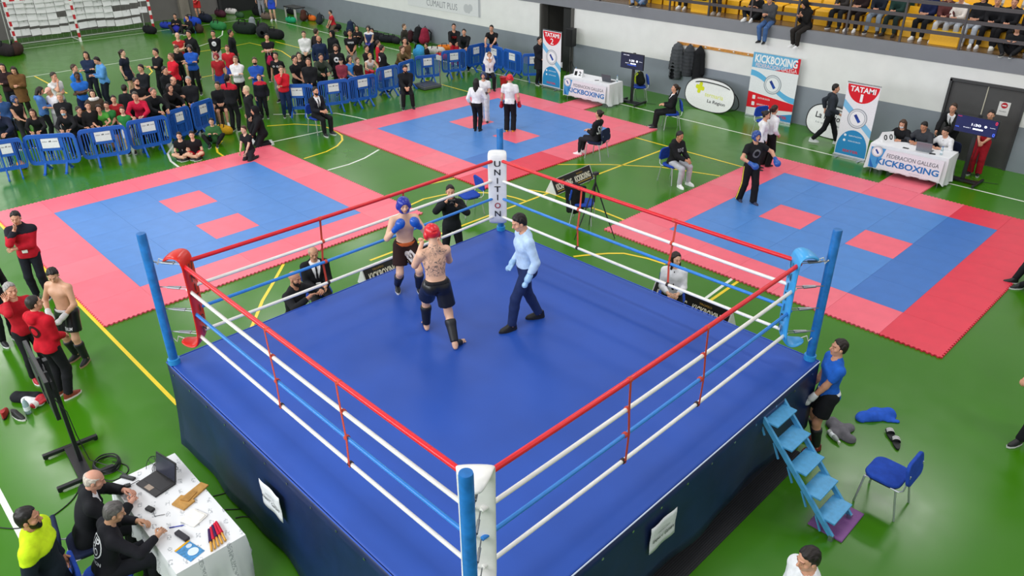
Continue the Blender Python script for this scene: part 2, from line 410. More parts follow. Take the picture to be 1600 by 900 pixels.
def fingers(wrist, hdir, side, pal, s, curl=.5, n=5):
    """five separate tapered fingers: four from the knuckles, the thumb from the side of the palm"""
    mb = MB(); hdir = hdir/np.linalg.norm(hdir); side = side-hdir*(side@hdir); side /= np.linalg.norm(side); nrm = np.cross(hdir, side)*pal
    for i, (off, ln) in enumerate(((.030, .072), (.010, .080), (-.010, .074), (-.029, .058))):
        p = wrist+(hdir*.085+side*off)*s; d = hdir+side*off*2; d = d/np.linalg.norm(d); pts = [p-d*.02*s, p]; a = 0
        for k in range(3):
            a += curl; dd = d*math.cos(a)+nrm*math.sin(a); p = p+dd*ln*s*(.42, .33, .25)[k]; pts.append(p)
        mb.tube(pts, [.0095*s, .0095*s, .009*s, .008*s, .006*s], n)
    p = wrist+(hdir*.03+side*.03)*s; d = hdir*.7+side*.7+nrm*.25; d /= np.linalg.norm(d)
    pts = [p-d*.015*s, p+d*.03*s, p+d*.03*s+(hdir*.8+side*.25+nrm*.4)*.03*s, p+d*.03*s+(hdir*.9+nrm*.45)*.055*s]
    mb.tube(pts, [.012*s, .0115*s, .010*s, .007*s], n)
    return mb
SHOE = {}
def shoe_mesh(h1, h2):
    if (h1, h2) in SHOE: return SHOE[(h1, h2)]
    mb = MB(); n = 10
    def ring(z, g, y0, y1, w):
        out = []
        for i in range(n):
            t = 2*math.pi*i/n; y = (y0+y1)/2+(y1-y0)/2*math.cos(t); x = w*math.sin(t)*(1.0 if math.cos(t) > -.2 else .85); out.append((x, y, z))
        return out
    R = [ring(0, 0, -.085, .20, .046), ring(.028, 0, -.088, .203, .049)]
    U = [ring(.028, 0, -.084, .196, .046), ring(.055, 0, -.082, .185, .043), ring(.085, 0, -.078, .10, .040), ring(.12, 0, -.07, .045, .036)]
    def loft(rs, m):
        vs = [p for r in rs for p in r]; k = len(rs)
        fs = [(i*n+j, i*n+(j+1) % n, (i+1)*n+(j+1) % n, (i+1)*n+j) for i in range(k-1) for j in range(n)]
        fs += [tuple(range(n)), tuple((k-1)*n+j for j in range(n))]; mb.add(vs, fs, m)
    loft(R, 1); loft(U, 0)
    o = mb.build('shoe', [mat(h1, .55, 0, .05, 30), mat(h2, .6, 0, .03, 30)], smooth=True); me = o.data
    bpy.data.objects.remove(o, do_unlink=True); SHOE[(h1, h2)] = me; return me
PEOPLE = {}
def person(label, pos, rz, H=1.72, pose='stand', top=('long', '#15161a'), bot=('trousers', '#15161a'), hair=('short', '#1c1512'),
           skinc='#d9a184', shoes=('#1a1a1c', '#dddddd'), res=.028, extra=(), wd=1., fat=1., gloves=None, guards=None, group=None, nofeet=False, curl=.5, tattoo=False, **kw):
    P = dict(pel=(0, 0, .95), lean=0, side=0, twist=0, LF=(-.10, -.02, .08), RF=(.10, -.02, .08), LH=(-.25, .04, .87), RH=(.25, .04, .87),
             LK=(-.1, 1, 0), RK=(.1, 1, 0), LE=(-.5, -1, -.2), RE=(.5, -1, -.2), hy=0, hp=0, hr=0, LFa=-8, RFa=8)
    P.update(POSES[pose] if isinstance(pose, str) else pose); P.update(kw)
    s = H/1.75; hs = s*(1+.30*max(0, 1-H/1.70)); A = np.array
    pel = A(P['pel'], float); lean = RAD(P['lean'])
    Mp = rotx(-lean*.45) @ roty(RAD(P['side']*.4)) @ rotz(RAD(-P['twist']*.3)); Mc = rotx(-lean) @ roty(RAD(P['side'])) @ rotz(RAD(-P['twist']))
    spine = lambda z, x=0, y=0: pel+Mp @ A([x, y, min(z, .16)])+(Mc @ A([0, 0, max(0, z-.16)]))+((Mc if z > .16 else Mp) @ A([x, y, 0])-(Mp @ A([x, y, 0])) if z > .16 else 0)
    J = {}
    sw = .175*wd
    for S, g in ((-1, 'L'), (1, 'R')):
        J[g+'S'] = spine(.435, S*sw, -.005)
        J[g+'E'], J[g+'W'] = ik(J[g+'S'], P[g+'H'], .29, .255, P[g+'E'])
        J[g+'P'] = pel+Mp @ A([S*.088, 0, -.03])
        J[g+'K'], J[g+'A'] = ik(J[g+'P'], P[g+'F'], .435, .425, P[g+'K'])
        fa = RAD(P[g+'Fa']); J[g+'T'] = J[g+'A']+A([math.sin(fa), math.cos(fa), 0])*.15+A([0, 0, -.05])
    nb = spine(.49, 0, -.012); Mh = Mc @ rotz(RAD(-P['hy'])) @ rotx(RAD(-P['hp'])) @ roty(RAD(P['hr']))
    if abs(P['lean']) > 8: Mh = rotx(-lean*.35) @ rotz(RAD(-P['hy']-P['twist'])) @ rotx(RAD(-P['hp'])) @ roty(RAD(P['hr']))
    hc = nb+(Mc @ A([0, .01, .045]))+Mh @ A([0, .015, .15*hs/s])
    for k in J: J[k] = J[k]*s
    pel = pel*s; nb = nb*s; hc = hc*s; sp = lambda *a: spine(*a)*s if False else None
    def SP(z, x=0, y=0): return spine0(z, x, y)*s
    pel_u = pel/s
    def spine0(z, x=0, y=0):
        base = pel_u+Mp @ A([0, 0, min(z, .16)])+Mc @ A([0, 0, max(0, z-.16)]); return base+(Mc if z > .16 else Mp) @ A([x, y, 0])
    pts = np.array(list(J.values())+[pel, nb, hc]); lo = pts.min(0)-.24*s; hi = pts.max(0)+.24*s
    hi[2] = max(hi[2]-.05, 0); g = Grid(lo, hi, res); f = fat
    bw = wd*f
    TO = g.new()
    g.ell(TO, SP(.0), A([.150*f, .112*f, .125])*s, Mp, k=0)
    for S in (-1, 1): g.ell(TO, SP(-.04, S*.075, -.045), A([.085, .085, .10])*s, Mp, k=.03)
    g.ell(TO, SP(.14, 0, .004), A([.132*f, .098*f, .16])*s, Mp, k=.05)
    g.ell(TO, SP(.31, 0, 0), A([.158*bw, .112*f, .18])*s, Mc, k=.05)
    for S in (-1, 1):
        g.cone(TO, SP(.468, S*.035, -.015), SP(.432, S*sw*.97, -.005), .058*s, .056*s, k=.05)
        g.ell(TO, SP(.35, S*.075, .06), A([.075, .05, .06])*s, Mc, k=.04)
    g.cone(TO, SP(.47, 0, -.02), SP(.53, 0, -.01), .07*s, .054*s, k=.03)
    L = {}
    for n in ('L', 'R'):
        L['u'+n] = g.new(); g.cone(L['u'+n], J[n+'S'], J[n+'E'], .056*s*f, .041*s, k=0)
        L['f'+n] = g.new(); m_ = J[n+'E']*.7+J[n+'W']*.3; g.cone(L['f'+n], J[n+'E'], m_, .041*s, .042*s, k=0); g.cone(L['f'+n], m_, J[n+'W'], .042*s, .028*s, k=.01)
        L['t'+n] = g.new(); g.cone(L['t'+n], J[n+'P'], J[n+'K'], .086*s*f, .056*s, k=0)
        cm = J[n+'K']*.68+J[n+'A']*.32; back = -np.cross(J[n+'A']-J[n+'K'], A([1, 0, 0])); back = back/max(1e-6, np.linalg.norm(back))*.014*s
        L['c'+n] = g.new(); g.cone(L['c'+n], J[n+'K'], cm+back*np.sign(-back[1]) if False else cm, .053*s, .057*s, k=0); g.cone(L['c'+n], cm, J[n+'A'], .057*s, .037*s, k=.02)
    B = TO.copy(); B = smin(B, g.new(), 0)
    g.cone(B, SP(.50, 0, -.015), hc+Mh @ A([0, -.02, -.05])*hs, .056*s, .052*s, k=.03)
    for n in ('L', 'R'):
        for q in 'uftc': B = smin(B, L[q+n], .035*s)
        w_ = J[n+'W']; hd = J[n+'W']-J[n+'E']; hd = hd/np.linalg.norm(hd)
        g.cone(B, w_-hd*.02*s, w_+hd*.06*s, .026*s, .030*s, k=.015)
        if shoes is None and not nofeet:
            g.cone(B, J[n+'A']+A([0, -.0, -.02])*s, J[n+'T'], .036*s, .028*s, k=.03); g.ell(B, J[n+'A']+A([0, -.02, -.045])*s, A([.034, .04, .034])*s, k=.02)
            t2 = J[n+'T']+(J[n+'T']-J[n+'A'])*A([.3, .3, 0]); g.cone(B, J[n+'T'], t2, .030*s, .022*s, k=.02)
    V, Q = g.mesh(B); col = np.ones((len(V), 3))
    hV, hQ, hC = head_mesh_data(.015 if res > .025 else (.0115 if res > .017 else .007))
    hV = hV*hs @ Mh.T+hc
    Q = np.concatenate([Q, hQ+len(V)]); V = np.concatenate([V, hV]); col = np.concatenate([col, hC])
    ex = MB()
    for n, S in (('L', -1), ('R', 1)):
        if gloves is None:
            hd = J[n+'W']-J[n+'E']; sd = A([-S*1., .25, .35]) if abs(hd[2]) < .6*np.linalg.norm(hd) else A([0, 1., 0])
            fm = fingers(J[n+'W'], hd, sd, -S*(1 if abs(hd[2]) < .6*np.linalg.norm(hd) else 1), s*1.08, curl)
            ex.add(fm.v, fm.f)
        if shoes is None and not nofeet:
            fa = RAD(P[n+'Fa']); d = A([math.sin(fa), math.cos(fa), 0]); sdv = A([d[1], -d[0], 0])
            for i in range(5):
                b0 = J[n+'A']+(d*.175+sdv*(-.032+.016*i))*s; b0[2] = .018*s
                ex.tube([b0, b0+d*(.034-.004*abs(i-(1 if S > 0 else 3)))*s], [.012*s, .009*s], 6)
    me = to_mesh('person', V, Q, tattoo_skin(skinc) if tattoo else skin(skinc), (ex.v, ex.f), col)
    root = link('person', me, None, pos, rz); tag(root, label, 'person', group)
    PEOPLE[label] = root; root_J = J
    def part(name, F, m):
        vv, qq = g.mesh(F)
        if len(qq) == 0: return None
        return link(name, to_mesh(name, vv, qq, m), root)
    mx = np.maximum; upc = Mc @ A([0, 0, 1.]); upp = Mp @ A([0, 0, 1.]); fwd = Mc @ A([0, 1., 0]); out = {}
    def sleeves(t, far, tf=0.):
        R = g.new()+1
        for n in ('L', 'R'):
            d = J[n+'E']-J[n+'S']; e = J[n+'W']-J[n+'E']
            if far <= 1: R = np.minimum(R, mx(L['u'+n]-t-tf, g.plane(J[n+'S']+d*far, d)))
            else:
                cut = g.plane(J[n+'E']+e*(far-1), e)
                R = np.minimum(R, smin(L['u'+n]-t, mx(L['f'+n]-t, cut), .02))
        return R
    def neckcut(z=.505, tilt=.35):
        N = g.new(); g.cone(N, SP(z+.02, 0, .012), SP(z+.2, 0, .0+tilt*.12), .058*s, .085*s, k=0); return -N
    def hemcut(z): return g.plane(SP(z), -upp)
    kind, tc = top[0], top[1]; t = {'tee': .014, 'long': .016, 'hoodie': .024, 'jacket': .024, 'coat': .034, 'suit': .024, 'vest': .013, 'shirt': .017}.get(kind, .015)*s
    tname = {'tee': 't_shirt', 'long': 'sweater', 'hoodie': 'hooded_sweatshirt', 'jacket': 'jacket', 'coat': 'coat', 'suit': 'suit_jacket', 'vest': 'tank_top', 'shirt': 'shirt'}.get(kind)
    if kind != 'none':
        hem = {'coat': -.36, 'suit': -.14, 'jacket': -.08, 'hoodie': -.08, 'shirt': .02, 'vest': -.06}.get(kind, -.06)
        T2 = TO-t
        if kind == 'coat':
            c2 = g.new(); g.cone(c2, SP(0), SP(-.36), .17*s, .20*s, k=0); T2 = smin(T2, c2, .04)
        if kind in ('suit', 'jacket', 'hoodie', 'tee', 'long'):
            c2 = g.new(); b_ = .172 if kind in ('suit', 'jacket', 'hoodie') else .160; g.cone(c2, SP(.02, -.045*f), SP(.02, .045*f), (b_-.045)*s*f, (b_-.045)*s*f, k=0); g.cone(c2, SP(-.12, -.045*f), SP(-.12, .045*f), (b_-.042)*s*f, (b_-.042)*s*f, k=.08); T2 = smin(T2, c2, .03)
        if kind == 'vest': F = T2
        else: F = smin(T2, sleeves(t, .62 if kind == 'tee' else 1.93, .006*s), .03)
        F = mx(F, neckcut(.50 if kind in ('tee', 'vest') else .515, .5 if kind in ('tee', 'vest') else .35)); F = mx(F, hemcut(hem))
        if kind == 'hoodie':
            for i in range(8):
                a = math.pi*(.95+1.1*i/8)*1.0; b = math.pi*(.95+1.1*(i+1)/8)
                g.cone(F, SP(.515, .085*math.cos(a), -.02+.085*math.sin(a)), SP(.515, .085*math.cos(b), -.02+.085*math.sin(b)), .036*s, .036*s, k=.02)
            g.ell(F, SP(.47, 0, -.13), A([.09, .045, .07])*s, Mc, k=.03)
        if kind in ('jacket', 'coat'):
            for i in range(10):
                a = 2*math.pi*i/10; b = 2*math.pi*(i+1)/10
                if 1 <= i <= 3 and kind == 'coat': continue
                g.cone(F, SP(.53, .066*math.cos(a), -.012+.066*math.sin(a)), SP(.53, .066*math.cos(b), -.012+.066*math.sin(b)), .02*s, .02*s, k=.012)
        if kind == 'suit':
            lx = (Mc @ A([1., 0, 0])); px = g.plane(SP(.2), lx); pz = g.plane(SP(.13), upc); py = g.plane(SP(.2, 0, .0), fwd)
            Vc = mx(np.abs(px)-np.clip(pz, 0, 1)*.26, -py); Fi = mx(mx(TO-.010*s, neckcut(.525, .3)), hemcut(0))
            part('shirt', Fi, cloth(top[2] if len(top) > 2 else '#e8e8ea'))
            F = mx(F, -Vc)
            TI = g.new(); g.cone(TI, SP(.47, 0, .075), SP(.40, 0, .118), .014*s, .02*s, k=0); g.cone(TI, SP(.40, 0, .118), SP(.14, 0, .112), .018*s, .028*s, k=.0)
            part('necktie', TI, cloth(top[3] if len(top) > 3 else '#15151a'))
        out['top'] = part(tname, F, cloth(tc)); out['topF'] = F
        if kind == 'shirt' and len(top) > 2:
            TI = g.new(); g.cone(TI, SP(.47, 0, .08), SP(.14, 0, .122), .016*s, .026*s, k=0); part('necktie', TI, cloth(top[2]))
    bk, bc = bot[0], bot[1]
    if bk != 'none':
        waist = g.plane(SP(.06), upp); t = {'trousers': .014, 'baggy': .026, 'leggings': .006, 'shorts': .018, 'skirt': .02, 'jeans': .012}[bk]*s
        F = mx(TO-.012*s, waist)
        for n in ('L', 'R'):
            d = J[n+'K']-J[n+'P']; e = J[n+'A']-J[n+'K']
            if bk in ('trousers', 'baggy', 'leggings', 'jeans'):
                q = L['c'+n]-t
                if bk != 'leggings':
                    c2 = g.new(); g.cone(c2, J[n+'K'], J[n+'A'], .062*s+t*.4, (.062 if bk != 'baggy' else .085)*s, k=0); q = smin(q, c2, .02)
                cut = g.plane(J[n+'A']-e*(.02 if bk != 'baggy' else -.05), e)
                F = smin(F, smin(L['t'+n]-t, mx(q, cut), .03), .02)
            elif bk == 'shorts':
                c2 = g.new(); g.cone(c2, J[n+'P'], J[n+'K'], .108*s*f, .120*s*f, k=0); F = smin(F, mx(c2, g.plane(J[n+'P']+d*.72, d)), .03)
            elif bk == 'skirt':
                c2 = g.new(); g.cone(c2, J[n+'P'], J[n+'K'], .11*s, .13*s, k=0); F = smin(F, mx(c2, g.plane(J[n+'P']+d*.6, d)), .09)
        out['bot'] = part({'trousers': 'trousers', 'baggy': 'trousers', 'leggings': 'leggings', 'jeans': 'jeans', 'shorts': 'shorts', 'skirt': 'skirt'}[bk], F, cloth(bc) if not (len(bot) > 2 and bot[2] == 'satin') else mat(bc, .35, 0, .1, 10, .25, .5))
        out['botF'] = F
        if bk == 'shorts' and len(bot) > 2 and bot[2] not in ('satin',):
            part('waistband', mx(mx(TO-.020*s, waist), g.plane(SP(.005), -upp)), cloth(bot[2]))
        if len(bot) > 3:   # contrasting waistband on satin shorts
            part('waistband', mx(mx(TO-.020*s, waist), g.plane(SP(.015), -upp)), cloth(bot[3]))
    if guards:
        for n in ('L', 'R'):
            e = J[n+'A']-J[n+'K']; F = mx(mx(L['c'+n]-.016*s, g.plane(J[n+'K']+e*.95, e)), -g.plane(J[n+'K']+e*.22, e))
            part('shin_guard', F, mat(guards, .5, 0, .1, 20, .2))
            if len(guards) and not nofeet and shoes is None:
                F2 = g.new(); g.cone(F2, J[n+'A'], J[n+'T'], .05*s, .04*s, k=0); fa = RAD(P[n+'Fa']); d = A([math.sin(fa), math.cos(fa), 0.])
                F2 = mx(mx(F2, g.plane(J[n+'A']+d*.135*s, d)), -g.plane(J[n+'A']+d*.02*s+A([0, 0, -.01]), d)); part('instep_guard', F2, mat(guards, .5, 0, .1, 20, .2))
    if gloves:
        for n, S in (('L', -1), ('R', 1)):
            hd = J[n+'W']-J[n+'E']; hd = hd/np.linalg.norm(hd); gm = Grid(J[n+'W']-.24*s, J[n+'W']+.24*s, min(res, .016)); F = gm.new()
            w_ = J[n+'W']; gs = gloves[1]; gm.cone(F, w_-hd*.06*s, w_+hd*.01*s, .046*s, .05*s, k=0); side = np.cross(hd, A([0, 0, 1.])); side = side/max(np.linalg.norm(side), 1e-6)
            gm.ell(F, w_+hd*.09*s, A([.058, .058, .06])*s*gs, k=.03); gm.ell(F, w_+hd*.12*s+A([0, 0, .01]), A([.05, .05, .05])*s*gs, k=.03)
            gm.cone(F, w_+hd*.03*s-side*S*.045*s, w_+hd*.11*s-side*S*.055*s, .024*s*gs, .022*s*gs, k=.01)
            vv, qq = gm.mesh(F); link('glove', to_mesh('glove', vv, qq, mat(gloves[0], .3, 0, .05, 12, .1)), root)
    if shoes and not nofeet:
        for n in ('L', 'R'):
            fa = P[n+'Fa']; o = link('shoe', shoe_mesh(*shoes), root); a = J[n+'A']
            e = J[n+'A']-J[n+'K']; o.location = (a[0], a[1], a[2]-.08*s); o.rotation_euler = (0, 0, RAD(-fa)); o.scale = (s, s, s)
            if P.get('toe'): o.rotation_euler = (RAD(P['toe']), 0, RAD(-fa))
    HM = Matrix([list(Mh[i]*hs)+[hc[i]] for i in range(3)]+[[0, 0, 0, 1]])
    def wear(kindc):
        k_, c_ = kindc
        if k_ in ('bald', 'none'): return
        m = mat(c_, .3, 0, .04, 12) if k_ == 'headguard' else (cloth(c_) if k_ in ('hood', 'cap', 'beanie', 'mask', 'scarf') else hair_mat(c_))
        o = link(HAIRNAME.get(k_, 'hair'), hair_mesh(k_, .015 if res > .025 else (.012 if res > .017 else .0085), m), root); o.matrix_local = HM; return o
    wear(hair)
    for e in extra: 
        if e[0] in HAIRNAME or e[0] in ('short', 'long', 'pony', 'bun', 'bob', 'side'): wear(e)
        elif e[0] == 'yoke':       # contrasting shoulders
            F = mx(mx(out['topF']-.004*s, -g.plane(SP(e[2]), upc)), 0*out['topF']-9); part('shoulder_panel', F, cloth(e[1]))
        elif e[0] == 'stripe':     # sleeve stripes
            F = g.new()
            for n, S in (('L', -1), ('R', 1)):
                d = A([S*.03, 0, .045])*s; g.cone(F, J[n+'S']+d, J[n+'E']+A([S*.035, -.01, .01])*s, .02*s, .02*s, k=0)
            part('sleeve_stripe', mx(F, out['topF']-.006*s), cloth(e[1]))
        elif e[0] == 'legstripe':
            F = g.new()
            for n, S in (('L', -1), ('R', 1)):
                o_ = A([S*.085, .0, 0])*s; g.cone(F, J[n+'P']+o_*1.1, J[n+'K']+o_*.95, .024*s, .024*s, k=0); g.cone(F, J[n+'K']+o_*.95, J[n+'A']+o_*.95, .024*s, .024*s, k=0)
            part('leg_stripe', mx(F, out['botF']-.006*s), cloth(e[1]))
        elif e[0] == 'medal':
            part('badge', mx(g.new()*0-9, 0*g.new()-9) if False else badge(g, SP(.10, 0, .15), s), ink('#f2f2f0'))
        elif e[0] == 'lanyard':
            F = g.new()
            for S in (-1, 1): g.cone(F, SP(.49, S*.06, .05), SP(.13, 0, .145), .008*s, .008*s, k=0)
            part('lanyard', F, cloth(e[1]))
    PEOPLE[label] = (root, dict(J=J, SP=SP, Mc=Mc, Mp=Mp, out=out, hc=hc, Mh=Mh, s=s))
    return root
def badge(g, c, s):
    F = np.maximum(np.maximum(np.abs(g.X-c[0])-.05*s, np.abs(g.Z-c[2])-.06*s), np.abs(g.Y-c[1])-.012) ; return F.astype(np.float32)
TAT = {}
def tattoo_skin(h):
    m = skin(h).copy(); m.name = 'tattooed_skin'; nt = m.node_tree; b = nt.nodes['Principled BSDF']
    src = b.inputs['Base Color'].links[0].from_socket
    tc = nt.nodes.new('ShaderNodeTexCoord'); wv = nt.nodes.new('ShaderNodeTexNoise'); wv.inputs['Scale'].default_value = 6; wv.inputs['Detail'].default_value = 1.0; wv.inputs['Distortion'].default_value = 3.0
    nt.links.new(tc.outputs['Object'], wv.inputs['Vector'])
    def mth(op, a, b_=None):
        n = nt.nodes.new('ShaderNodeMath'); n.operation = op
        for i, x in enumerate((a, b_)):
            if x is None: continue
            if isinstance(x, (int, float)): n.inputs[i].default_value = x
            else: nt.links.new(x, n.inputs[i])
        return n.outputs[0]
    s1 = mth('ABSOLUTE', mth('SUBTRACT', wv.outputs['Fac'], .5)); line = mth('LESS_THAN', s1, .022)
    s2 = mth('LESS_THAN', mth('ABSOLUTE', mth('SUBTRACT', wv.outputs['Fac'], .62)), .016); line = mth('MAXIMUM', line, s2)
    sep = nt.nodes.new('ShaderNodeSeparateXYZ'); nt.links.new(tc.outputs['Object'], sep.inputs[0])
    backm = mth('MULTIPLY', mth('LESS_THAN', sep.outputs['Y'], .02), mth('MULTIPLY', mth('GREATER_THAN', sep.outputs['Z'], 1.0), mth('LESS_THAN', sep.outputs['Z'], 1.42)))
    backm = mth('MULTIPLY', backm, mth('LESS_THAN', mth('ABSOLUTE', sep.outputs['X']), .17))
    f = mth('MULTIPLY', mth('MULTIPLY', line, backm), .75)
    mx = nt.nodes.new('ShaderNodeMix'); mx.data_type = 'RGBA'; nt.links.new(f, mx.inputs[0]); nt.links.new(src, mx.inputs[6]); mx.inputs[7].default_value = (.05, .055, .06, 1)
    nt.links.new(mx.outputs[2], b.inputs['Base Color']); return m
def garment_print(label, s, width, height, m, zc, back=True, xo=0., name='garment_print', poly=None, on='top'):
    """lettering or a shape laid onto the cloth of someone's top"""
    root, d = PEOPLE[label]; o = d['out'].get(on)
    if o is None: return
    me0 = o.data; bvh = BVHTree.FromPolygons([v.co for v in me0.vertices], [p.vertices[:] for p in me0.polygons])
    if poly is None: src = text_mesh(s, 1., .012); me = src.copy()
    else:
        me = bpy.data.meshes.new(name); me.from_pydata([(x, y, 0) for x, y in poly[0]], [], poly[1])
    bm = bmesh.new(); bm.from_mesh(me)
    for _ in range(2): bmesh.ops.subdivide_edges(bm, edges=[e for e in bm.edges if e.calc_length() > .25], cuts=1)
    bm.to_mesh(me); bm.free()
    xs = [v.co.x for v in me.vertices]; ys = [v.co.y for v in me.vertices]; cx, cy = (min(xs)+max(xs))/2, (min(ys)+max(ys))/2
    kx, ky = width/(max(xs)-min(xs)), height/(max(ys)-min(ys)); sg = -1 if back else 1
    Mc, SP = (d['Mc'] if on == 'top' else d['Mp']), d['SP']; dr = Vector(Mc @ np.array([0, 1., 0]))*sg
    for v in me.vertices:
        q = Vector(SP(zc))+Vector(Mc @ np.array([(-(v.co.x-cx)*kx*sg+xo), 0, (v.co.y-cy)*ky])); h = bvh.ray_cast(q+dr*.5, -dr)
        v.co = (h[0] if h[0] is not None else q+dr*.1)+dr*.005
    me.materials.clear(); me.materials.append(m); link(name, me, root)
def ring_poly(r0, r1, n=20):
    vs = [(r*math.cos(2*math.pi*i/n), r*math.sin(2*math.pi*i/n)) for r in (r0, r1) for i in range(n)]
    return vs, [(i, (i+1) % n, n+(i+1) % n, n+i) for i in range(n)]

# ------------------------------------------------------------------ the hall
def floor_material():
    m = mat('#3a750a', .22, 0, .10, .35, 0, .5); nt = m.node_tree; b = nt.nodes['Principled BSDF']
    nz = nt.nodes.new('ShaderNodeTexNoise'); nz.inputs['Scale'].default_value = 3.; nz.inputs['Detail'].default_value = 6
    tc = nt.nodes.new('ShaderNodeTexCoord'); nt.links.new(tc.outputs['Object'], nz.inputs['Vector'])
    mr = nt.nodes.new('ShaderNodeMapRange'); mr.inputs['To Min'].default_value = .15; mr.inputs['To Max'].default_value = .30
    nt.links.new(nz.outputs['Fac'], mr.inputs['Value']); nt.links.new(mr.outputs['Result'], b.inputs['Roughness'])
    return m
floor = MB().box((-10, -5.5, -.1), (50, 30.6, .2)).build('floor', floor_material()); tag(floor, kind='structure')
WH, YE = mat('#e4e8dc', .3, 0, .06, 4), mat('#f0d020', .3, 0, .06, 4)
def line(pts, wd, m, z=.0015):
    mb = MB(); pts = [Vector((p[0], p[1], 0)) for p in pts]; L = []; R_ = []
    for i, p in enumerate(pts):
        d = (pts[min(i+1, len(pts)-1)]-pts[max(0, i-1)]).normalized(); n = Vector((-d.y, d.x, 0))*wd/2; L.append(p+n); R_.append(p-n)
    vs = [(q.x, q.y, z) for q in L+R_]; k = len(pts); mb.add(vs, [(i, i+1, k+i+1, k+i) for i in range(k-1)])
    return mb.build('court_line', m, floor)
line([(-31.7, 7.2), (14, 7.3)], .06, WH); line([(-31.7, 7.2), (-31.7, -20)], .06, WH); line([(-25.7, -20), (-25.7, -1)], .06, WH)
line([(14, -12.66), (-31.7, -12.66)], .07, WH); line([(-10.8, -10.36), (-1.4, -10.27)], .06, YE)
line([(-3.35, -5.5), (-3.35, 4.7)], .06, YE); line([(-4.6, 4.7), (12, 4.7)], .06, YE); line([(-14.5, 4.7), (-10.5, 4.7)], .05, YE)
line([(-4.607, 1.361, 0.000), (-3.648, 2.329, 0.000), (-2.547, 3.158, 0.000), (-1.074, 3.690, 0.000)], .05, YE)
for pts, c in (([(-4.422, -6.833, 0.000), (-3.799, -7.426, 0.000), (-3.362, -7.857, 0.000), (-2.916, -8.217, 0.000), (-2.633, -8.450, 0.000)], YE),
               ([(-5.873, -3.157, 0.000), (-5.946, -2.816, 0.000), (-5.880, -2.073, 0.000), (-5.719, -1.269, 0.000)], YE), ([(-5.097, -3.170, -0.000), (-5.179, -2.687, 0.000), (-5.045, -2.143, 0.000), (-4.572, -1.485, 0.000), (-4.234, -1.203, 0.000), (-3.699, -1.072, 0.000), (-3.323, -1.036, 0.000)], YE),
               ([(-3.900, -0.503, 0.000), (-3.305, -0.262, 0.000), (-2.626, -0.273, 0.000), (-1.713, -0.230, 0.000), (-1.030, -0.267, 0.000)], YE), ([(-0.591, -2.445, 0.000), (-0.475, -2.244, 0.000), (-0.194, -1.831, 0.000), (0.035, -1.598, 0.000), (0.518, -1.442, 0.000), (0.924, -1.395, 0.000)], YE),
               ([(-13.284, -2.428, 0.000), (-12.864, -1.719, 0.000), (-12.183, -1.226, -0.000), (-11.559, -1.163, 0.000), (-10.820, -1.324, 0.000), (-10.439, -1.548, 0.000), (-10.089, -1.947, 0.000), (-9.866, -2.445, 0.000), (-9.782, -3.203, 0.000)], YE),
               ([(-12.870, -4.081, 0.000), (-12.427, -4.466, 0.000), (-11.970, -4.644, 0.000), (-11.405, -4.690, 0.000)], YE), ([(-13.510, -5.229, 0.000), (-12.850, -5.687, -0.000), (-12.149, -5.889, -0.000), (-11.548, -5.933, 0.000)], WH),
               ([(-8.967, -1.301, 0.000), (-8.654, -1.990, 0.000), (-8.522, -2.592, -0.000), (-8.533, -3.238, 0.000)], WH), ([(-11.730, -3.102, -0.000), (-11.596, -1.476, 0.000)], WH), ([(-14.298, -1.656, 0.000), (-12.990, -0.135, 0.000), (-12.046, 0.091, 0.000), (-11.464, 0.175, 0.000)], WH),
               ([(2.182, -0.966, 0.000), (2.260, -2.060, 0.000)], WH), ([(2.321, -1.010, 0.000), (2.365, -2.054, 0.000)], YE), ([(-25.638, -5.578, 0.000), (-24.476, -5.566, 0.000), (-21.928, -5.534, 0.000)], YE),
               ([(-24.463, -1.938, 0.000), (-24.161, -1.799, 0.000), (-23.147, -2.046, 0.000), (-22.605, -2.407, 0.000)], YE), ([(-25.492, 0.878, 0.000), (-25.474, 2.045, 0.000), (-25.728, 3.403, -0.000), (-24.599, 3.504, 0.000), (-23.021, 3.514, -0.000), (-21.277, 3.074, 0.000)], YE),
               ([(-25.160, 4.382, 0.000), (-22.463, 4.448, 0.000), (-18.522, 4.460, 0.000)], YE), ([(-26.358, 0.974, 0.000), (-27.133, 2.223, -0.000), (-28.406, 3.359, -0.000), (-29.497, 3.915, 0.000)], WH), ([(-21.046, 0.046, 0.000), (-20.879, -0.687, 0.000), (-20.803, -1.479, 0.000)], YE)):
    line(pts, .06, c, .003)
# long wall with grey wainscot, white plaster, grey slab edge of the stand; far end wall
WY = 9.3
def wall_mat(h, r=.6): return mat(h, r, 0, .03, 2.5, .04, .4)
W_W, W_G, W_S = wall_mat('#ecece9'), wall_mat('#8d949d', .45), wall_mat('#83858b', .55)
wall_back = MB()
for x0, x1 in ((-34.6, -12.9), (-11.2, 2.04), (3.87, 14)):
    wall_back.box(((x0+x1)/2, WY+.15, .575), (x1-x0, .3, 1.15), m=1); wall_back.box(((x0+x1)/2, WY+.15, 1.775), (x1-x0, .3, 1.25), m=0)
wall_back.box((2.955, WY+.15, 2.24), (1.83, .3, .32), m=0)
wall_back.box((-24, WY+.15, 4.4), (21, .3, 3.3), m=0)
wall_back = wall_back.build('wall_back', [W_W, W_G]); tag(wall_back, kind='structure')
slab = MB().box((-.2, WY+1.9, 2.575), (28, 3.84, .35), m=0).build('trim_1', W_S); tag(slab, kind='structure')
deck = MB().box((-.2, WY+1.95, 2.755), (28, 3.6, .01)).build('trim_2', mat('#6a5540', .25, 0, .15, 3)); tag(deck, kind='structure')
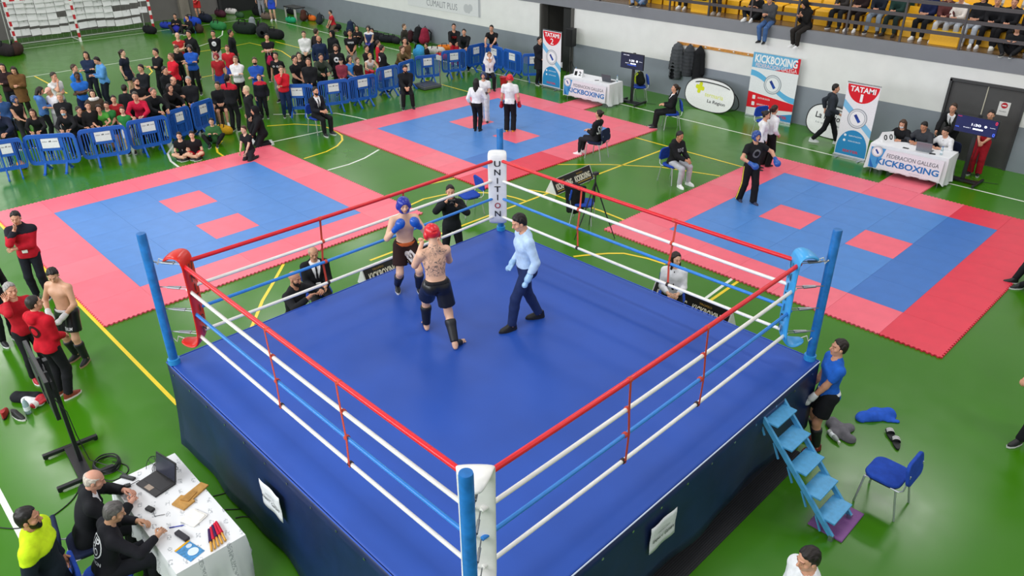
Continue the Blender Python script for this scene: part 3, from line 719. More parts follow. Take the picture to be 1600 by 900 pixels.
riser = MB().box((-.2, WY+2.7, 2.95), (28, 2.1, .38)).box((-.2, WY+3.3, 3.3), (28, .9, .4)).build('trim_3', mat('#6a5a48', .4, 0, .15, 3)); tag(riser, kind='structure')
wr = MB().box((-.2, WY+3.9, 4.6), (28, .2, 4.2)).build('wall_stand', W_W); tag(wr, kind='structure')
wall_left = MB().box((-34.7, -5.5, 2.85), (.3, 30.6, 5.7)).box((-34.7, -5.5, 10), (.3, 30.6, 1.8)).box((-34.7, -19.2, 7.4), (.3, 3.2, 3.4)).box((-34.7, 8, 7.4), (.3, 3.6, 3.4)).build('wall_left', mat('#6f6b69', .7, 0, .1, .6)); tag(wall_left, kind='structure')
pl = MB()
pl.box((-34.45, 4.2, 2.2), (.3, .5, 4.4)); pl.box((-34.5, -11, 2.2), (.2, .5, 4.4)); win = empty('added_window_1', kind='structure')  # win: unseen window band, added around the end wall light
for i in range(9): MB().box((-34.6, -17.5+i*2.96, 7.4), (.1, .09, 3.4)).build('window_frame', mat('#8a8d90', .5), win)
for i in range(8): MB().box((-34.7, -16.02+i*2.96, 7.4), (.02, 2.8, 3.3)).build('pane', mat('#dfe8ee', .1, 0, .02, 2, 0, .5, .3), win)  # panes of the added window, given a glow of their own
trim = pl.build('trim_4', mat('#8a8278', .7, 0, .1, 2)); tag(trim, kind='structure')
dd = empty('door_1', kind='structure'); MB().box((-34.5, 7.4, 1.2), (.14, 2.2, 2.4)).build('door_leaf', mat('#1d1d1f', .6), dd); MB().box((-34.46, 6.2, 1.2), (.2, .14, 2.5)).box((-34.46, 8.6, 1.2), (.2, .14, 2.5)).build('door_frame', mat('#2a2a2c'), dd)
# dark double door in the long wall
door = empty('door_2', kind='structure'); DK = mat('#4b4a4a', .55, 0, .05, 6)
for x in (2.5, 3.41):
    l = MB().box((x, WY+.05, 1.0), (.90, .06, 1.98)).build('door_leaf', DK, door, bevel=.004)
fr = MB(); fr.box((2.06, WY+.05, 1.03), (.06, .22, 2.06)); fr.box((3.85, WY+.05, 1.03), (.06, .22, 2.06)); fr.box((2.955, WY+.05, 2.05), (1.85, .22, .07)); fr.build('door_frame', mat('#3a3a3b', .5), door)
MB().box((2.955, WY+.01, 1.05), (.022, .02, 1.9)).build('door_seam', mat('#cfc8b4', .4), door)
ds = MB().box((3.42, WY+.016, 1.52), (.26, .006, .34)).build('door_sign', mat('#e6e4e2', .5), door); flat(disc(.075, 20), ink('#c02a34'), ds, frame((3.42, WY+.012, 1.60), (1, 0, 0), (0, 0, 1)), 'no_entry_disc'); flat(rrect(-.05, -.014, .05, .014, .004), ink('#f0f0f0'), ds, frame((3.42, WY+.010, 1.60), (1, 0, 0), (0, 0, 1)), 'no_entry_bar'); lettering('PROHIBIDO', .16, .025, ink('#6a6a6c'), ds, frame((3.42, WY+.011, 1.45), (1, 0, 0), (0, 0, 1)))
MB().box((2.80, WY-.015, 1.0), (.03, .05, .16)).box((3.1, WY-.015, 1.0), (.03, .05, .16)).build('door_handle', metal(), door)
# open doorway behind the tatami 2 banner
dw = empty('door_3', kind='structure')
fr = MB(); fr.box((-12.86, WY+.1, 1.2), (.08, .4, 2.4)); fr.box((-11.24, WY+.1, 1.2), (.08, .4, 2.4)); fr.build('door_frame', mat('#5a5855', .5), dw)
MB().box((-12.05, WY+1.4, 1.2), (1.7, .05, 2.4)).build('passage_wall', mat('#3a3936', .6), dw)
MB().box((-12.9, WY+.8, 1.2), (.05, 1.2, 2.4)).box((-11.2, WY+.8, 1.2), (.05, 1.2, 2.4)).build('passage_side', mat('#4a4845', .6), dw)
MB().box((-11.55, WY+.16, 1.18), (.62, .05, 2.3)).build('door_leaf', mat('#242424', .5), dw)
# ------------------------------------------------------------------ tatami mats made of interlocking foam tiles
TM = {}
def tile_mesh(col, sides):
    k = (col, sides)
    if k in TM: return TM[k]
    pts = []; n = 12; e = .014; a = .4985
    C4 = [(-a, -a), (a, -a), (a, a), (-a, a)]; N4 = [(0, -1), (1, 0), (0, 1), (-1, 0)]
    for i in range(4):
        p, q = C4[i], C4[(i+1) % 4]; pts.append(p)
        if 'SENW'[i] in sides:
            for j in range(n):
                for t, o in ((j+.12, 0), (j+.22, 1), (j+.58, 1), (j+.68, 0)):
                    f = t/n; pts.append((p[0]+(q[0]-p[0])*f+N4[i][0]*e*(o*2-1)*1., p[1]+(q[1]-p[1])*f+N4[i][1]*e*(o*2-1)))
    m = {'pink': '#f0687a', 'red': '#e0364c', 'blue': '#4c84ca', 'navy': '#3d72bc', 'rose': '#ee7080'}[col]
    mb = MB().prism(pts, 0, .028); o = mb.build('tile', mat(m, .38, 0, .05, 3., .0, .5)); me = o.data; bpy.data.objects.remove(o, do_unlink=True); TM[k] = me; return me
def tatami(label, ox, oy, rot, dark, extra=(2,)):
    root = empty('tatami_mat', (ox, oy, 0), rot, label, 'mat', 'tatami mats')
    for u in range(-1, 6):
        for v in range(-1, 6):
            brd = u in (-1, 5) or v in (-1, 5); c = 'pink' if brd or (u == 2 and v in (1, 3)) else 'blue'
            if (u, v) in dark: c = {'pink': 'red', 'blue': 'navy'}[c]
            elif c == 'pink' and (u*3+v*5) % 4 == 0: c = 'rose'
            sd = ('S' if u == -1 else '')+('N' if u == 5 else '')+('W' if v == -1 else '')+('E' if v == 5 else '')
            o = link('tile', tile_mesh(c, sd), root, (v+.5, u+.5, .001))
    for v in extra: link('tile', tile_mesh('rose', 'NEW'), root, (v+.5, 6.5, .001))
    return root
tatami('empty blue and pink tatami mat in front of the left-hand blue barriers', -10.4254, -9.3161, .0096, [], ())
tatami('blue and pink tatami mat at the back with three people standing on it', -10.605, -.2064, -.0052, [(-1, 5), (0, 5), (1, 5), (0, 4)])
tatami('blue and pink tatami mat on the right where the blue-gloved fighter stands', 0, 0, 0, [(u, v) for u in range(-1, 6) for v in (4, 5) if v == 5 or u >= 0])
# ------------------------------------------------------------------ stand: railing, seats, step blocks
rail = empty('railing', (0, WY, 2.75), 0, 'dark grey metal railing with three bars along the edge of the stand', 'railing')
RM = mat('#4a4546', .45, .2, .05, 20)
for i in range(-11, 8): MB().box((.48+i*1.51, .1, .54), (.05, .05, 1.08)).build('post', RM, rail)
for z in (.36, .71, 1.07): MB().box((-2, .1, z), (23, .03, .09)).build('bar', RM, rail)
YS = plastic('#f2b51c', .35)
def seat_proto():
    r = empty('stadium_seat', (0, 0, 0), 0, 'x', 'seat', 'yellow seats of the stand')
    prof = [(-.20, .0), (-.21, .36), (-.19, .40), (.16, .38), (.20, .42), (.27, .74), (.24, .76), (.16, .46), (-.17, .44), (-.25, .41), (-.25, 0)]
    MB().prism([(p[0], p[1]) for p in prof], -.215, .215, 0).build('seat_shell', YS, r, bevel=.015)
    MB().box((0, .0, .18), (.3, .3, .36)).build('seat_base', mat('#c98d10', .5), r)
    return r
sp_ = seat_proto(); k = 0
for x in [(-9.2+i*.5) for i in range(27)]:
    if 1.05 < x < 1.6: continue
    o = sp_ if k == 0 else copy_tree(sp_); k += 1
    o.location = (x, WY+1.15, 2.76); o['label'] = 'yellow plastic stadium seat in the lower row behind the railing'
for x in [(-6.2+i*.5) for i in range(21)]:
    o = copy_tree(sp_); o.location = (x, WY+2.35, 3.14); o['label'] = 'yellow plastic stadium seat in the second row of the stand'; o['group'] = 'upper yellow seats'
for x, y, lb in ((1.5, .60, 'yellow step block on the stand floor between the seats and the railing, right'), (-6.05, .60, 'yellow step block on the stand floor left, above the coat rack')):
    b = empty('step_block', (x, WY+y, 2.76), 0, lb, 'step'); MB().box((0, 0, .16), (.72, .5, .32)).build('block', YS, b, bevel=.01); MB().box((0, 0, .335), (.76, .54, .03)).build('tread', plastic('#e0b428'), b)

# ------------------------------------------------------------------ boxing ring
ring = empty('boxing_ring', (2.4948, -7.509, 0), .0116, 'raised boxing ring with blue canvas, navy skirt, blue corner posts and four coloured ropes', 'boxing ring')
HZ = 1.351; E2 = 2.97
def canvas_mat():
    m = mat('#1f4ba6', .5, 0, .1, .9, .0, .4); nt = m.node_tree; b = nt.nodes['Principled BSDF']
    tc = nt.nodes.new('ShaderNodeTexCoord'); n2 = nt.nodes.new('ShaderNodeTexNoise'); n2.inputs['Scale'].default_value = 260; bp = nt.nodes.new('ShaderNodeBump'); bp.inputs['Strength'].default_value = .08; bp.inputs['Distance'].default_value = .003
    nt.links.new(tc.outputs['Object'], n2.inputs['Vector']); nt.links.new(n2.outputs['Fac'], bp.inputs['Height']); nt.links.new(bp.outputs['Normal'], b.inputs['Normal']); return m
MB().box((0, 0, HZ/2-.04), (2*E2-.16, 2*E2-.16, HZ-.1)).build('platform', mat('#101828', .7), ring)
MB().box((0, 0, HZ-.03), (2*E2, 2*E2, .06)).build('canvas', canvas_mat(), ring, bevel=.025, seg=3)
NV = mat('#10244f', .42, 0, .18, 3., .25, .4)
for k, a in enumerate((0, 90, 180, 270)):
    # hanging skirt panel with slack folds
    mb = MB(); nx, nz = 40, 8; vs = []; zb = {0: .04, 90: .30, 180: .04, 270: .04}[a]
    for i in range(nx+1):
        for j in range(nz+1):
            x = -E2+2*E2*i/nx; f = j/nz; z = HZ-.02-(HZ-.02-zb)*f
            off = E2+.012+.05*f*f*math.sin(x*2.1+k)*math.sin(x*.9+1)+(.10*f*f if a == 0 else .03*f)+.012*math.sin(x*7)*f
            vs.append((x, -off, z))
    fs = [(i*(nz+1)+j, (i+1)*(nz+1)+j, (i+1)*(nz+1)+j+1, i*(nz+1)+j+1) for i in range(nx) for j in range(nz)]
    o = mb.add(vs, fs).build('skirt', NV, ring, smooth=True); o.rotation_euler = (0, 0, RAD(a))
    s_ = o.modifiers.new('cloth_thickness', 'SOLIDIFY'); s_.thickness = .006
    eb = {}
    for i in range(13):
        x = -2.8+i*.467
        e = MB().lathe([(.014, 0), (.016, .006), (.007, .006)], n=8).build('eyelet', metal('#d8dce0'), o) if not eb else link('eyelet', eb['m'], o)
        eb['m'] = e.data; e.location = (x, -E2-.016, HZ-.13-.01*math.sin(i*3)); e.rotation_euler = (RAD(90), 0, 0)
    MB().tube([(-E2, -E2-.012, HZ-.012), (-1, -E2-.016, HZ-.008), (1, -E2-.014, HZ-.012), (E2, -E2-.012, HZ-.01)], .008, 6).build('hem_cord', mat('#c8d4ea' if a == 90 else '#2450b4'), o)
PB = mat('#1f6fb8', .32, 0, .25, 9, .05)
for sx in (-1, 1):
    for sy in (-1, 1):
        p = MB().lathe([(.056, 0), (.056, 3.165), (.052, 3.18)], n=20).build('post', PB, ring, smooth=True); p.location = (sx*2.865, sy*2.92, 0)
        MB().lathe([(.075, HZ), (.075, HZ+.07), (.06, HZ+.075)], n=18).build('post_collar', mat('#2a8ac8', .4), p, smooth=True)
RQ = 2.64; RH_ = (2.765, 2.425, 2.115, 1.785)
RC = [('#d81a26', .027), ('#eceae4', .022), ('#2f82d6', .021), ('#eceae4', .021)]
for k, a in enumerate((0, 90, 180, 270)):
    M = Matrix.Rotation(RAD(a), 4, 'Z')
    for z, (c, r) in zip(RH_, RC):
        sag = .02; pts = [(x, -RQ+.02*math.cos(x*1.2)*0, z-sag*(1-(x/RQ)**2)) for x in np.linspace(-RQ+.05, RQ-.05, 13)]
        o = MB().tube(pts, r, 12).build('rope', vinyl(c), ring, smooth=True); o.matrix_local = M
        o['label'] = {'#d81a26': 'red top rope', '#2f82d6': 'blue rope'}.get(c, 'white rope')
        for s in (-1, 1):   # turnbuckle from rope end to corner post
            e = Vector((s*(RQ-.04), -RQ, z)); p = Vector((s*2.865, -2.865, z+.02)); mid = e.lerp(p, .5)
            t = MB().tube([e, e.lerp(p, .28)], .006, 6).tube([e.lerp(p, .28), e.lerp(p, .72)], .013, 8).tube([e.lerp(p, .72), p], .006, 6).build('turnbuckle', metal('#8d9094', .4), ring); t.matrix_local = M
    for x in {0: (-.57, .75), 90: (-.73, .57), 180: (.85, -.83), 270: (.68, -.74)}[a]:
        zz = [z-.02*(1-(x/RQ)**2) for z in RH_]
        pts = [(x, -RQ-.028, zz[0]+.02), (x+.02, -RQ-.025, zz[1]), (x+.05, -RQ-.025, zz[2]), (x+.03, -RQ-.025, zz[3]-.02)]
        mb = MB()
        for i in range(3): mb.bar(pts[i], pts[i+1], .03, .004, up=(0, 1, 0))
        st = mb.build('rope_strap', mat('#c8452e', .6), ring); st.matrix_local = M
        for z in zz:
            t = MB().tube([(-.017, 0, 0), (.017, 0, 0)], .030, 10).build('strap_loop', mat('#c8452e' if z != zz[3] else '#30201e', .6), st); t.location = (x+.02, -RQ, z)
# corner pads: long padded bands tied in front of the ropes, wrapped towards the post
def corner_pad(sx, sy, col, lab, txt, tcol):
    d = Vector((-sx, -sy, 0)).normalized(); sd = Vector((d.y, -d.x, 0)); c0 = Vector((sx*(RQ-.02), sy*(RQ-.02), 0))
    prof = [(-.22, 2.80), (-.12, 2.885), (-.02, 2.90), (.045, 2.86), (.06, 2.76), (.06, 2.3), (.055, 1.85), (.03, 1.69), (-.04, 1.64), (-.14, 1.64), (-.24, 1.68)]
    wd = [.06, .13, .16, .165, .165, .16, .16, .16, .15, .12, .06]; th = .05; vs = []; n = len(prof)
    for i, (o, z) in enumerate(prof):
        a = prof[max(0, i-1)]; b = prof[min(n-1, i+1)]; t = Vector((b[0]-a[0], b[1]-a[1])).normalized(); nn = Vector((-t.y, t.x))
        if nn.dot(Vector((1, 0))) < 0 and 3 <= i <= 7: nn = -nn
        for s1, s2 in ((-1, 0), (-.8, 1), (.8, 1), (1, 0), (.8, -1), (-.8, -1)):
            p = c0+d*(o+nn.x*th*.5*s2)+sd*(wd[i]*s1); vs.append((p.x, p.y, z+nn.y*th*.5*s2))
    fs = [(i*6+j, i*6+(j+1) % 6, (i+1)*6+(j+1) % 6, (i+1)*6+j) for i in range(n-1) for j in range(6)]+[(0, 1, 2, 3, 4, 5), tuple((n-1)*6+j for j in range(6))]
    o = MB().add(vs, fs).build('corner_pad', vinyl(col), ring, smooth=True); o['label'] = lab
    sb = o.modifiers.new('padding', 'SUBSURF'); sb.levels = 1; sb.render_levels = 2
    zt = 2.73
    for i, ch in enumerate(txt):
        z = zt-i*.145; p = c0+d*(.06+.032); lettering(ch, .10 if ch != 'I' else .018, .10, mat(tcol[i] if isinstance(tcol, list) else tcol, .5), o, frame(Vector((p.x, p.y, z)), (-sd.x, -sd.y, 0), (0, 0, 1)), bold=.012)
    for z in (2.80, 1.70):
        MB().tube([c0+d*-.2+Vector((0, 0, z)), c0+d*-.27+Vector((0, 0, z+.03)), c0+d*-.3+Vector((0, 0, z-.05)), Vector((sx*2.86, sy*2.86, z))], .007, 6).build('pad_string', mat('#d8d8d0', .8), o)
corner_pad(-1, -1, '#d62416', 'red padded corner band with black lettering', 'UNITION', '#1a1010')
corner_pad(1, 1, '#3f9fdc', 'light blue padded corner band with dark lettering', 'UNITION', '#101828')
corner_pad(-1, 1, '#e6e6e6', 'white padded corner band lettered UNITION', 'UNITION', ['#141416']*5+['#a01828', '#141416'])
corner_pad(1, -1, '#e8e6e0', 'white padded corner band seen from behind', 'UNITION', ['#141416']*5+['#a01828', '#141416'])
# posters pinned on the skirt
def poster(loc, rz, lb):
    b = empty('poster', loc, rz, lb, 'poster')
    me = MB(); nx, nz = 8, 6; vs = [(-.22+.44*i/nx, -.006*math.sin(i*1.1)-.004*math.cos(j*1.3), -.18+.36*j/nz) for i in range(nx+1) for j in range(nz+1)]
    fs = [(i*(nz+1)+j, (i+1)*(nz+1)+j, (i+1)*(nz+1)+j+1, i*(nz+1)+j+1) for i in range(nx) for j in range(nz)]
    p = me.add(vs, fs).build('sheet', mat('#e6e8ea', .6), b, smooth=True); s = p.modifiers.new('t', 'SOLIDIFY'); s.thickness = .003
    lettering('Expert', .17, .05, ink('#1c1c20'), b, frame((-.10, -.014, -.03), (1, 0, 0), (0, 0, 1)), bold=.02, shear=.3)
    lettering('Gamers', .17, .05, ink('#1c1c20'), b, frame((.10, -.014, -.03), (1, 0, 0), (0, 0, 1)), bold=.02, shear=.3)
    lettering('GALERIA EXPO', .2, .022, ink('#7a7a80'), b, frame((0, -.014, .05), (1, 0, 0), (0, 0, 1)))
poster((2.19, -10.565, .80), .0116, 'white poster with black lettering pinned on the left navy skirt of the ring')
poster((5.535, -7.93, .92), .0116+RAD(90), 'white poster with black lettering pinned on the right navy skirt of the ring')
rm = empty('rubber_mat', (5.45, -7.5, 0), .0116, 'ribbed black rubber mat along the right foot of the ring', 'mat')
MB().box((-.1, 0, .004), (.62, 5.6, .008)).build('sheet', mat('#15161a', .6), rm)
mb = MB()
for i in range(24): mb.bar((-.4+i*.026, -2.8, .010), (-.4+i*.026, 2.8, .010), .012, .008)
mb.build('rib', mat('#2a2b2e', .5), rm)

# ------------------------------------------------------------------ chairs
CHB = cloth('#2247a8'); CHK = plastic('#17181c', .5); CHR = mat('#c2c6c8', .3, .6, .05, 30)
def pad(w_, d_, t_, n=6):
    """softly domed cushion outline"""
    return MB().prism(rrect(-w_/2, -d_/2, w_/2, d_/2, min(w_, d_)*.28, n), 0, t_)
def chair_proto(fab, name='chair'):
    r = empty('chair', (0, 0, 0), 0, 'x', 'chair')
    pad(.46, .43, .05).build('seat', fab, r, bevel=.018, loc=(0, .02, .435))
    pad(.44, .41, .012).build('seat_underside', CHK, r, loc=(0, .02, .423))
    b = pad(.45, .32, .045).build('backrest', fab, r, bevel=.016); b.location = (0, -.225, .68); b.rotation_euler = (RAD(80), 0, 0)
    b2 = pad(.43, .30, .01).build('backrest_shell', CHK, r); b2.location = (0, -.235, .68); b2.rotation_euler = (RAD(80), 0, 0)
    for s in (-1, 1):
        MB().tube([(s*.21, .20, .42), (s*.225, .24, 0)], .013, 8).build('leg', CHR, r, smooth=True)
        MB().tube([(s*.21, -.17, .42), (s*.225, -.25, 0)], .013, 8).build('leg', CHR, r, smooth=True)
        MB().tube([(s*.205, .20, .425), (s*.205, -.20, .425), (s*.2, -.245, .46), (s*.19, -.27, .70)], .010, 8).build('side_rail', CHR, r, smooth=True)
    MB().tube([(-.21, .2, .42), (.21, .2, .42)], .010, 8).build('cross_rail', CHR, r)
    return r
chair0 = chair_proto(CHB); chair1 = chair_proto(cloth('#1b2440'))
used = set()
def chair(pos, rz, label, proto=None):
    p = proto or chair0; o = p if id(p) not in used else copy_tree(p); used.add(id(p))
    o.location = (pos[0], pos[1], 0); o.rotation_euler = (0, 0, rz); o['label'] = label; o['group'] = 'chrome-legged padded chairs'; return o
chair((6.663, -4.820, -0.000), 1.570, 'empty blue padded chair with chrome legs beside the blue steps')
chair((-3.750, -2.455, 0.000), 2.897, 'empty blue chair behind the photographer at the far ring corner')
chair((-1.637, -0.983, -0.000), -1.030, 'blue chair with a black jacket hung over it beside the tripod')
chair((-7.090, 8.105, 0.000), 2.373, 'blue chair by the wall holding a black and yellow backpack')
chair((-2.020, 7.445, 0.000), -1.990, 'blue chair in front of the tall kickboxing banner')
# ------------------------------------------------------------------ plastic crowd barriers
BB = plastic('#1d5cb8', .4)
def barrier_proto():
    r = empty('barrier', (0, 0, 0), 0, 'x', 'barrier', 'blue plastic crowd barriers')
    outer = rrect(-.60, .20, .60, 1.0, .13, 5)
    fr = MB(); n = len(outer)
    inner = rrect(-.535, .29, .535, .90, .08, 5)
    for y0, y1 in ((-.025, .025),):
        vs = [(p[0], y0, p[1]) for p in outer]+[(p[0], y0, p[1]) for p in inner]+[(p[0], y1, p[1]) for p in outer]+[(p[0], y1, p[1]) for p in inner]
        fs = []
        for i in range(n):
            j = (i+1) % n; fs += [(i, j, n+j, n+i), (2*n+i, 3*n+i, 3*n+j, 2*n+j), (i, 2*n+i, 2*n+j, j), (n+i, n+j, 3*n+j, 3*n+i)]
        fr.add(vs, fs)
    fr.box((-.26, 0, .6), (.07, .05, .62)); fr.box((.26, 0, .6), (.07, .05, .62)); fr.box((0, 0, .60), (.52, .05, .07)); fr.box((0, 0, .95), (.9, .055, .04))
    fr.build('frame', BB, r)
    for i, x in enumerate((-.47, -.40, -.33, .33, .40, .47)):
        MB().box((0, 0, 0), (.028, .03, .62)).build('slat', BB, r, loc=(x, 0, .6)) if i == 0 else link('slat', r.children[1].data, r, (x, 0, .6))
    for i, x in enumerate((-.14, -.07, 0, .07, .14)):
        if i == 0: sl = MB().box((0, 0, 0), (.026, .03, .30)).build('slat', BB, r, loc=(x, 0, .43))
        else: link('slat', sl.data, r, (x, 0, .43))
    MB().box((0, .005, .76), (.46, .04, .26)).build('backing', BB, r)
    sg = MB().box((0, -.03, .765), (.40, .006, .25)).build('sign', mat('#e4e6e8', .5), r)
    MB().prism([(-.03, .80), (-.015, .84), (0, .81), (.02, .85), (.035, .80)], -.034, -.0325, 1).build('emblem', ink('#20242c'), sg)
    lettering('CONCELLO', .12, .028, ink('#4a5058'), sg, frame((-.12, -.0345, .81), (1, 0, 0), (0, 0, 1)))
    lettering('OURENSE', .12, .028, ink('#4a5058'), sg, frame((.12, -.0345, .81), (1, 0, 0), (0, 0, 1)))
    for s in (-1, 1):
        MB().bar((s*.25, 0, .24), (s*.25, -.24, .02), .05, .045).bar((s*.25, 0, .24), (s*.25, .24, .02), .05, .045).box((s*.25, -.25, .015), (.06, .1, .03)).box((s*.25, .25, .015), (.06, .1, .03)).build('foot', BB, r)
    MB().tube([(.60, 0, .35), (.60, 0, .85)], .02, 8).build('hinge', BB, r); MB().tube([(-.60, 0, .35), (-.60, 0, .85)], .02, 8).build('hinge', BB, r)
    return r
bp_ = barrier_proto(); bk_ = 0
BARS = [(((-13.838, -9.622, 1.000), (-13.692, -8.884, 1.000)), 'blue plastic barrier at the left edge of the picture'),
 (((-13.799, -8.841, 1.000), (-13.126, -7.780, 1.000)), 'blue plastic barrier the boy in the face mask leans behind'),
 (((-13.281, -7.701, 1.000), (-12.959, -6.570, 1.000)), 'blue plastic barrier in front of the green-shirted boys'),
 (((-13.204, -6.481, 1.000), (-13.082, -5.405, 1.000)), 'blue plastic barrier the man in the red sweater leans on'),
 (((-13.350, -5.313, 1.000), (-13.621, -4.553, 1.000)), 'blue plastic barrier in front of the black-hooded leaning person'),
 (((-13.649, -4.484, 1.000), (-13.966, -3.700, 1.000)), 'blue plastic barrier behind the yellow-topped bench'),
 (((-13.934, -1.486, 1.000), (-13.246, -0.684, 1.000)), 'blue plastic barrier beside the woman in the red jacket'),
 (((-13.393, -0.479, 1.000), (-13.104, 0.530, 1.000)), 'blue plastic barrier right behind the seated man in the dark suit'),
 (((-13.134, 0.501, 1.000), (-13.061, 1.577, 1.000)), 'blue plastic barrier in front of the child with red gloves'),
 (((-13.602, 1.958, 1.000), (-13.615, 2.907, 1.000)), 'blue plastic barrier left of the seated man in black'),
 (((-13.696, 2.967, 1.000), (-13.974, 3.852, 1.000)), 'blue plastic barrier directly behind the seated man in black'),
 (((-14.214, 4.065, 1.000), (-13.896, 4.997, 1.000)), 'blue plastic barrier behind the weighing scale'),
 (((-14.212, 5.317, 1.000), (-13.903, 6.274, 1.000)), 'blue plastic barrier in front of the man in the red-printed sweater'),
 (((-14.245, 6.604, 1.000), (-14.307, 7.584, 1.000)), 'blue plastic barrier in the back corner of the barrier row'),
 (((-14.179, 7.534, 1.000), (-12.995, 7.339, 1.000)), 'blue plastic barrier the man in blue shorts leans on'),
 (((-12.978, 7.356, 1.000), (-11.924, 7.266, 1.000)), 'blue plastic barrier second left of the tatami 2 banner'),
 (((-11.749, 7.126, 1.000), (-11.262, 7.765, 1.000)), 'blue plastic barrier ending behind the tatami 2 banner')]
for (a, b), lb in BARS:
    o = bp_ if bk_ == 0 else copy_tree(bp_); bk_ += 1
    a, b = Vector(a), Vector(b); d = b-a; o.location = ((a.x+b.x)/2, (a.y+b.y)/2, 0); o.rotation_euler = (0, 0, math.atan2(d.y, d.x)); o['label'] = lb
    o.scale = (d.length/1.22, 1, 1)
# ------------------------------------------------------------------ low kickboxing signs (triangular boards)
def a_sign(p, q, lb):
    p, q = Vector(p), Vector(q); d = q-p; L = d.length
    r = empty('advertising_board', (p+q)/2, math.atan2(d.y, d.x), lb, 'sign', 'triangular floor signs'); h, dp = .34, .17
    MB().prism([(-dp, .0), (dp, .0), (0, h)], -L/2, L/2, 0).build('body', mat('#e2e2e0', .5), r)
    for s in (-1, 1):
        n = Vector((0, s*h, dp)).normalized(); c = Vector((0, s*dp/2, h/2))+n*.003
        f = MB().box((0, 0, 0), (L*.97, .36, .004)).build('panel', mat('#17140f', .4), r); f.matrix_local = frame(c, (-s*1, 0, 0) if s > 0 else (1, 0, 0), Vector((0, -s*dp, h)))
        for k in (-1, 1):
            lettering('KICKBOXING', L*.40, .15, ink('#ece4d0'), f, frame((k*L*.235, -.02, .0035), (1, 0, 0), (0, 1, 0)), bold=.03)
            lettering('TROFEO', L*.16, .035, ink('#b08a3a'), f, frame((k*L*.235-.08, .10, .0035), (1, 0, 0), (0, 1, 0)))
            flat([(-L*.2, -.135), (L*.2, -.135), (L*.2, -.115), (-L*.2, -.115)], ink('#b08a3a'), f, Matrix.Translation((k*L*.235, 0, .0025)), 'gold_band')
    return r
a_sign((-3.28, -.28, 0), (-3.38, 1.25, 0), 'black triangular kickboxing floor sign behind the tripod')
a_sign((-2.58, -6.2, 0), (-2.58, -4.6, 0), 'black triangular kickboxing floor sign behind the blue-gloved boxer in the ring')
a_sign((1.55, -2.6, 0), (3.15, -2.6, 0), 'black triangular kickboxing floor sign beside the ring, right of the seated woman')
# ------------------------------------------------------------------ roll-up banners
def emblem(par, M, r=.2):
    for i, (rr, c) in enumerate(((r, '#8a9098'), (r*.93, '#d8dce0'), (r*.78, '#8a9098'), (r*.74, '#eef0f2'))):
        flat(disc(rr, 28), ink(c), par, M @ Matrix.Translation((0, 0, .001+.001*i)), 'emblem', .001)
    for k, c in ((-1, '#2a3f8c'), (1, '#c8c428')):
        flat([(-.09*r/.2, -.03*r/.2), (0, -.03*r/.2), (0, .03*r/.2), (-.09*r/.2, .03*r/.2)], ink(c if k < 0 else '#2a50a8'), par, M @ Matrix.Rotation(RAD(-52), 4, 'Z') @ Matrix.Translation((.09*r/.2 if k > 0 else 0, 0, .006)), 'emblem', .001)
def rollup(x, y, rz, wd, ht, num, lb):
    r = empty('roll_up_banner', (x, y, 0), rz, lb, 'banner')
    MB().box((0, 0, .035), (wd+.03, .09, .07)).build('base', metal('#b4b8bc', .35), r, bevel=.01)
    for s in (-1, 1): MB().box((s*wd*.35, -.08, .012), (.05, .22, .02)).build('foot', metal('#b4b8bc', .35), r)
    MB().tube([(0, .03, .05), (0, .02, ht)], .012, 8).build('pole', metal(), r)
    MB().box((0, 0, ht), (wd+.01, .025, .03)).build('top_bar', metal(), r)
    sh = MB().box((0, 0, ht/2+.03), (wd, .004, ht-.06)).build('sheet', mat('#e9ebee', .45), r)
    F = lambda u, v, z=.003: frame((u, -z, v), (1, 0, 0), (0, 0, 1))
    # blue sash, red half disc, blue arch
    flat([(-wd/2, ht*.68), (-wd/2, ht*.78), (wd/2, ht*.42), (wd/2, ht*.32)], ink('#7fbfe4'), sh, frame((0, -.0025, 0), (1, 0, 0), (0, 0, 1)), 'sash', .0008)
    hd = [(wd/2*.96*math.cos(t), .02-.46*math.sin(t)) for t in np.linspace(0, math.pi, 20)]
    flat(hd[::-1], ink('#d8202e'), sh, F(0, ht-.06), 'red_half_disc')
    ar = [(wd/2*.96*math.cos(t), .52*math.sin(t)) for t in np.linspace(0, math.pi, 20)]+[(-wd/2*.96, -.17), (wd/2*.96, -.17)]
    flat(ar, ink('#2f8cc4'), sh, F(0, .26), 'blue_arch')
    lettering('TATAMI', wd*.78, .14, ink('#f6f6f6'), sh, F(0, ht-.15, .0055), bold=.03); lettering(num, .07 if num == '1' else .15, .20, ink('#f6f6f6'), sh, F(0, ht-.36, .0055), bold=.008)
    emblem(sh, F(0, ht*.55, .004), .26)
    for i, (u, v, t) in enumerate(((.0, .62, 'DEPUTACION'), (.0, .48, 'XUNTA DE GALICIA'))): lettering(t, wd*.4, .035, ink('#e8f2f8'), sh, F(u+.05, v, .0055)); flat(disc(.035, 10), ink('#e8f2f8'), sh, F(-wd*.26, v, .0055), 'crest')
    lettering('SIXTER', wd*.5, .07, ink('#c83a4a'), sh, F(0, .20, .0055), bold=.03)
    return r
rollup(.63, 7.31, 0, .86, 2.0, '1', 'white roll-up banner reading TATAMI 1 beside the right scoring table')
rollup(-10.25, 7.10, 0, .88, 2.0, '2', 'white roll-up banner reading TATAMI 2 beside the dark doorway')
kb = empty('display_banner', (-2.80, 9.05, 0), 0, 'tall kickboxing federation banner with red and blue bands against the wall', 'banner')
MB().box((0, .05, .03), (1.56, .12, .05)).build('base', metal('#b4b8bc'), kb)
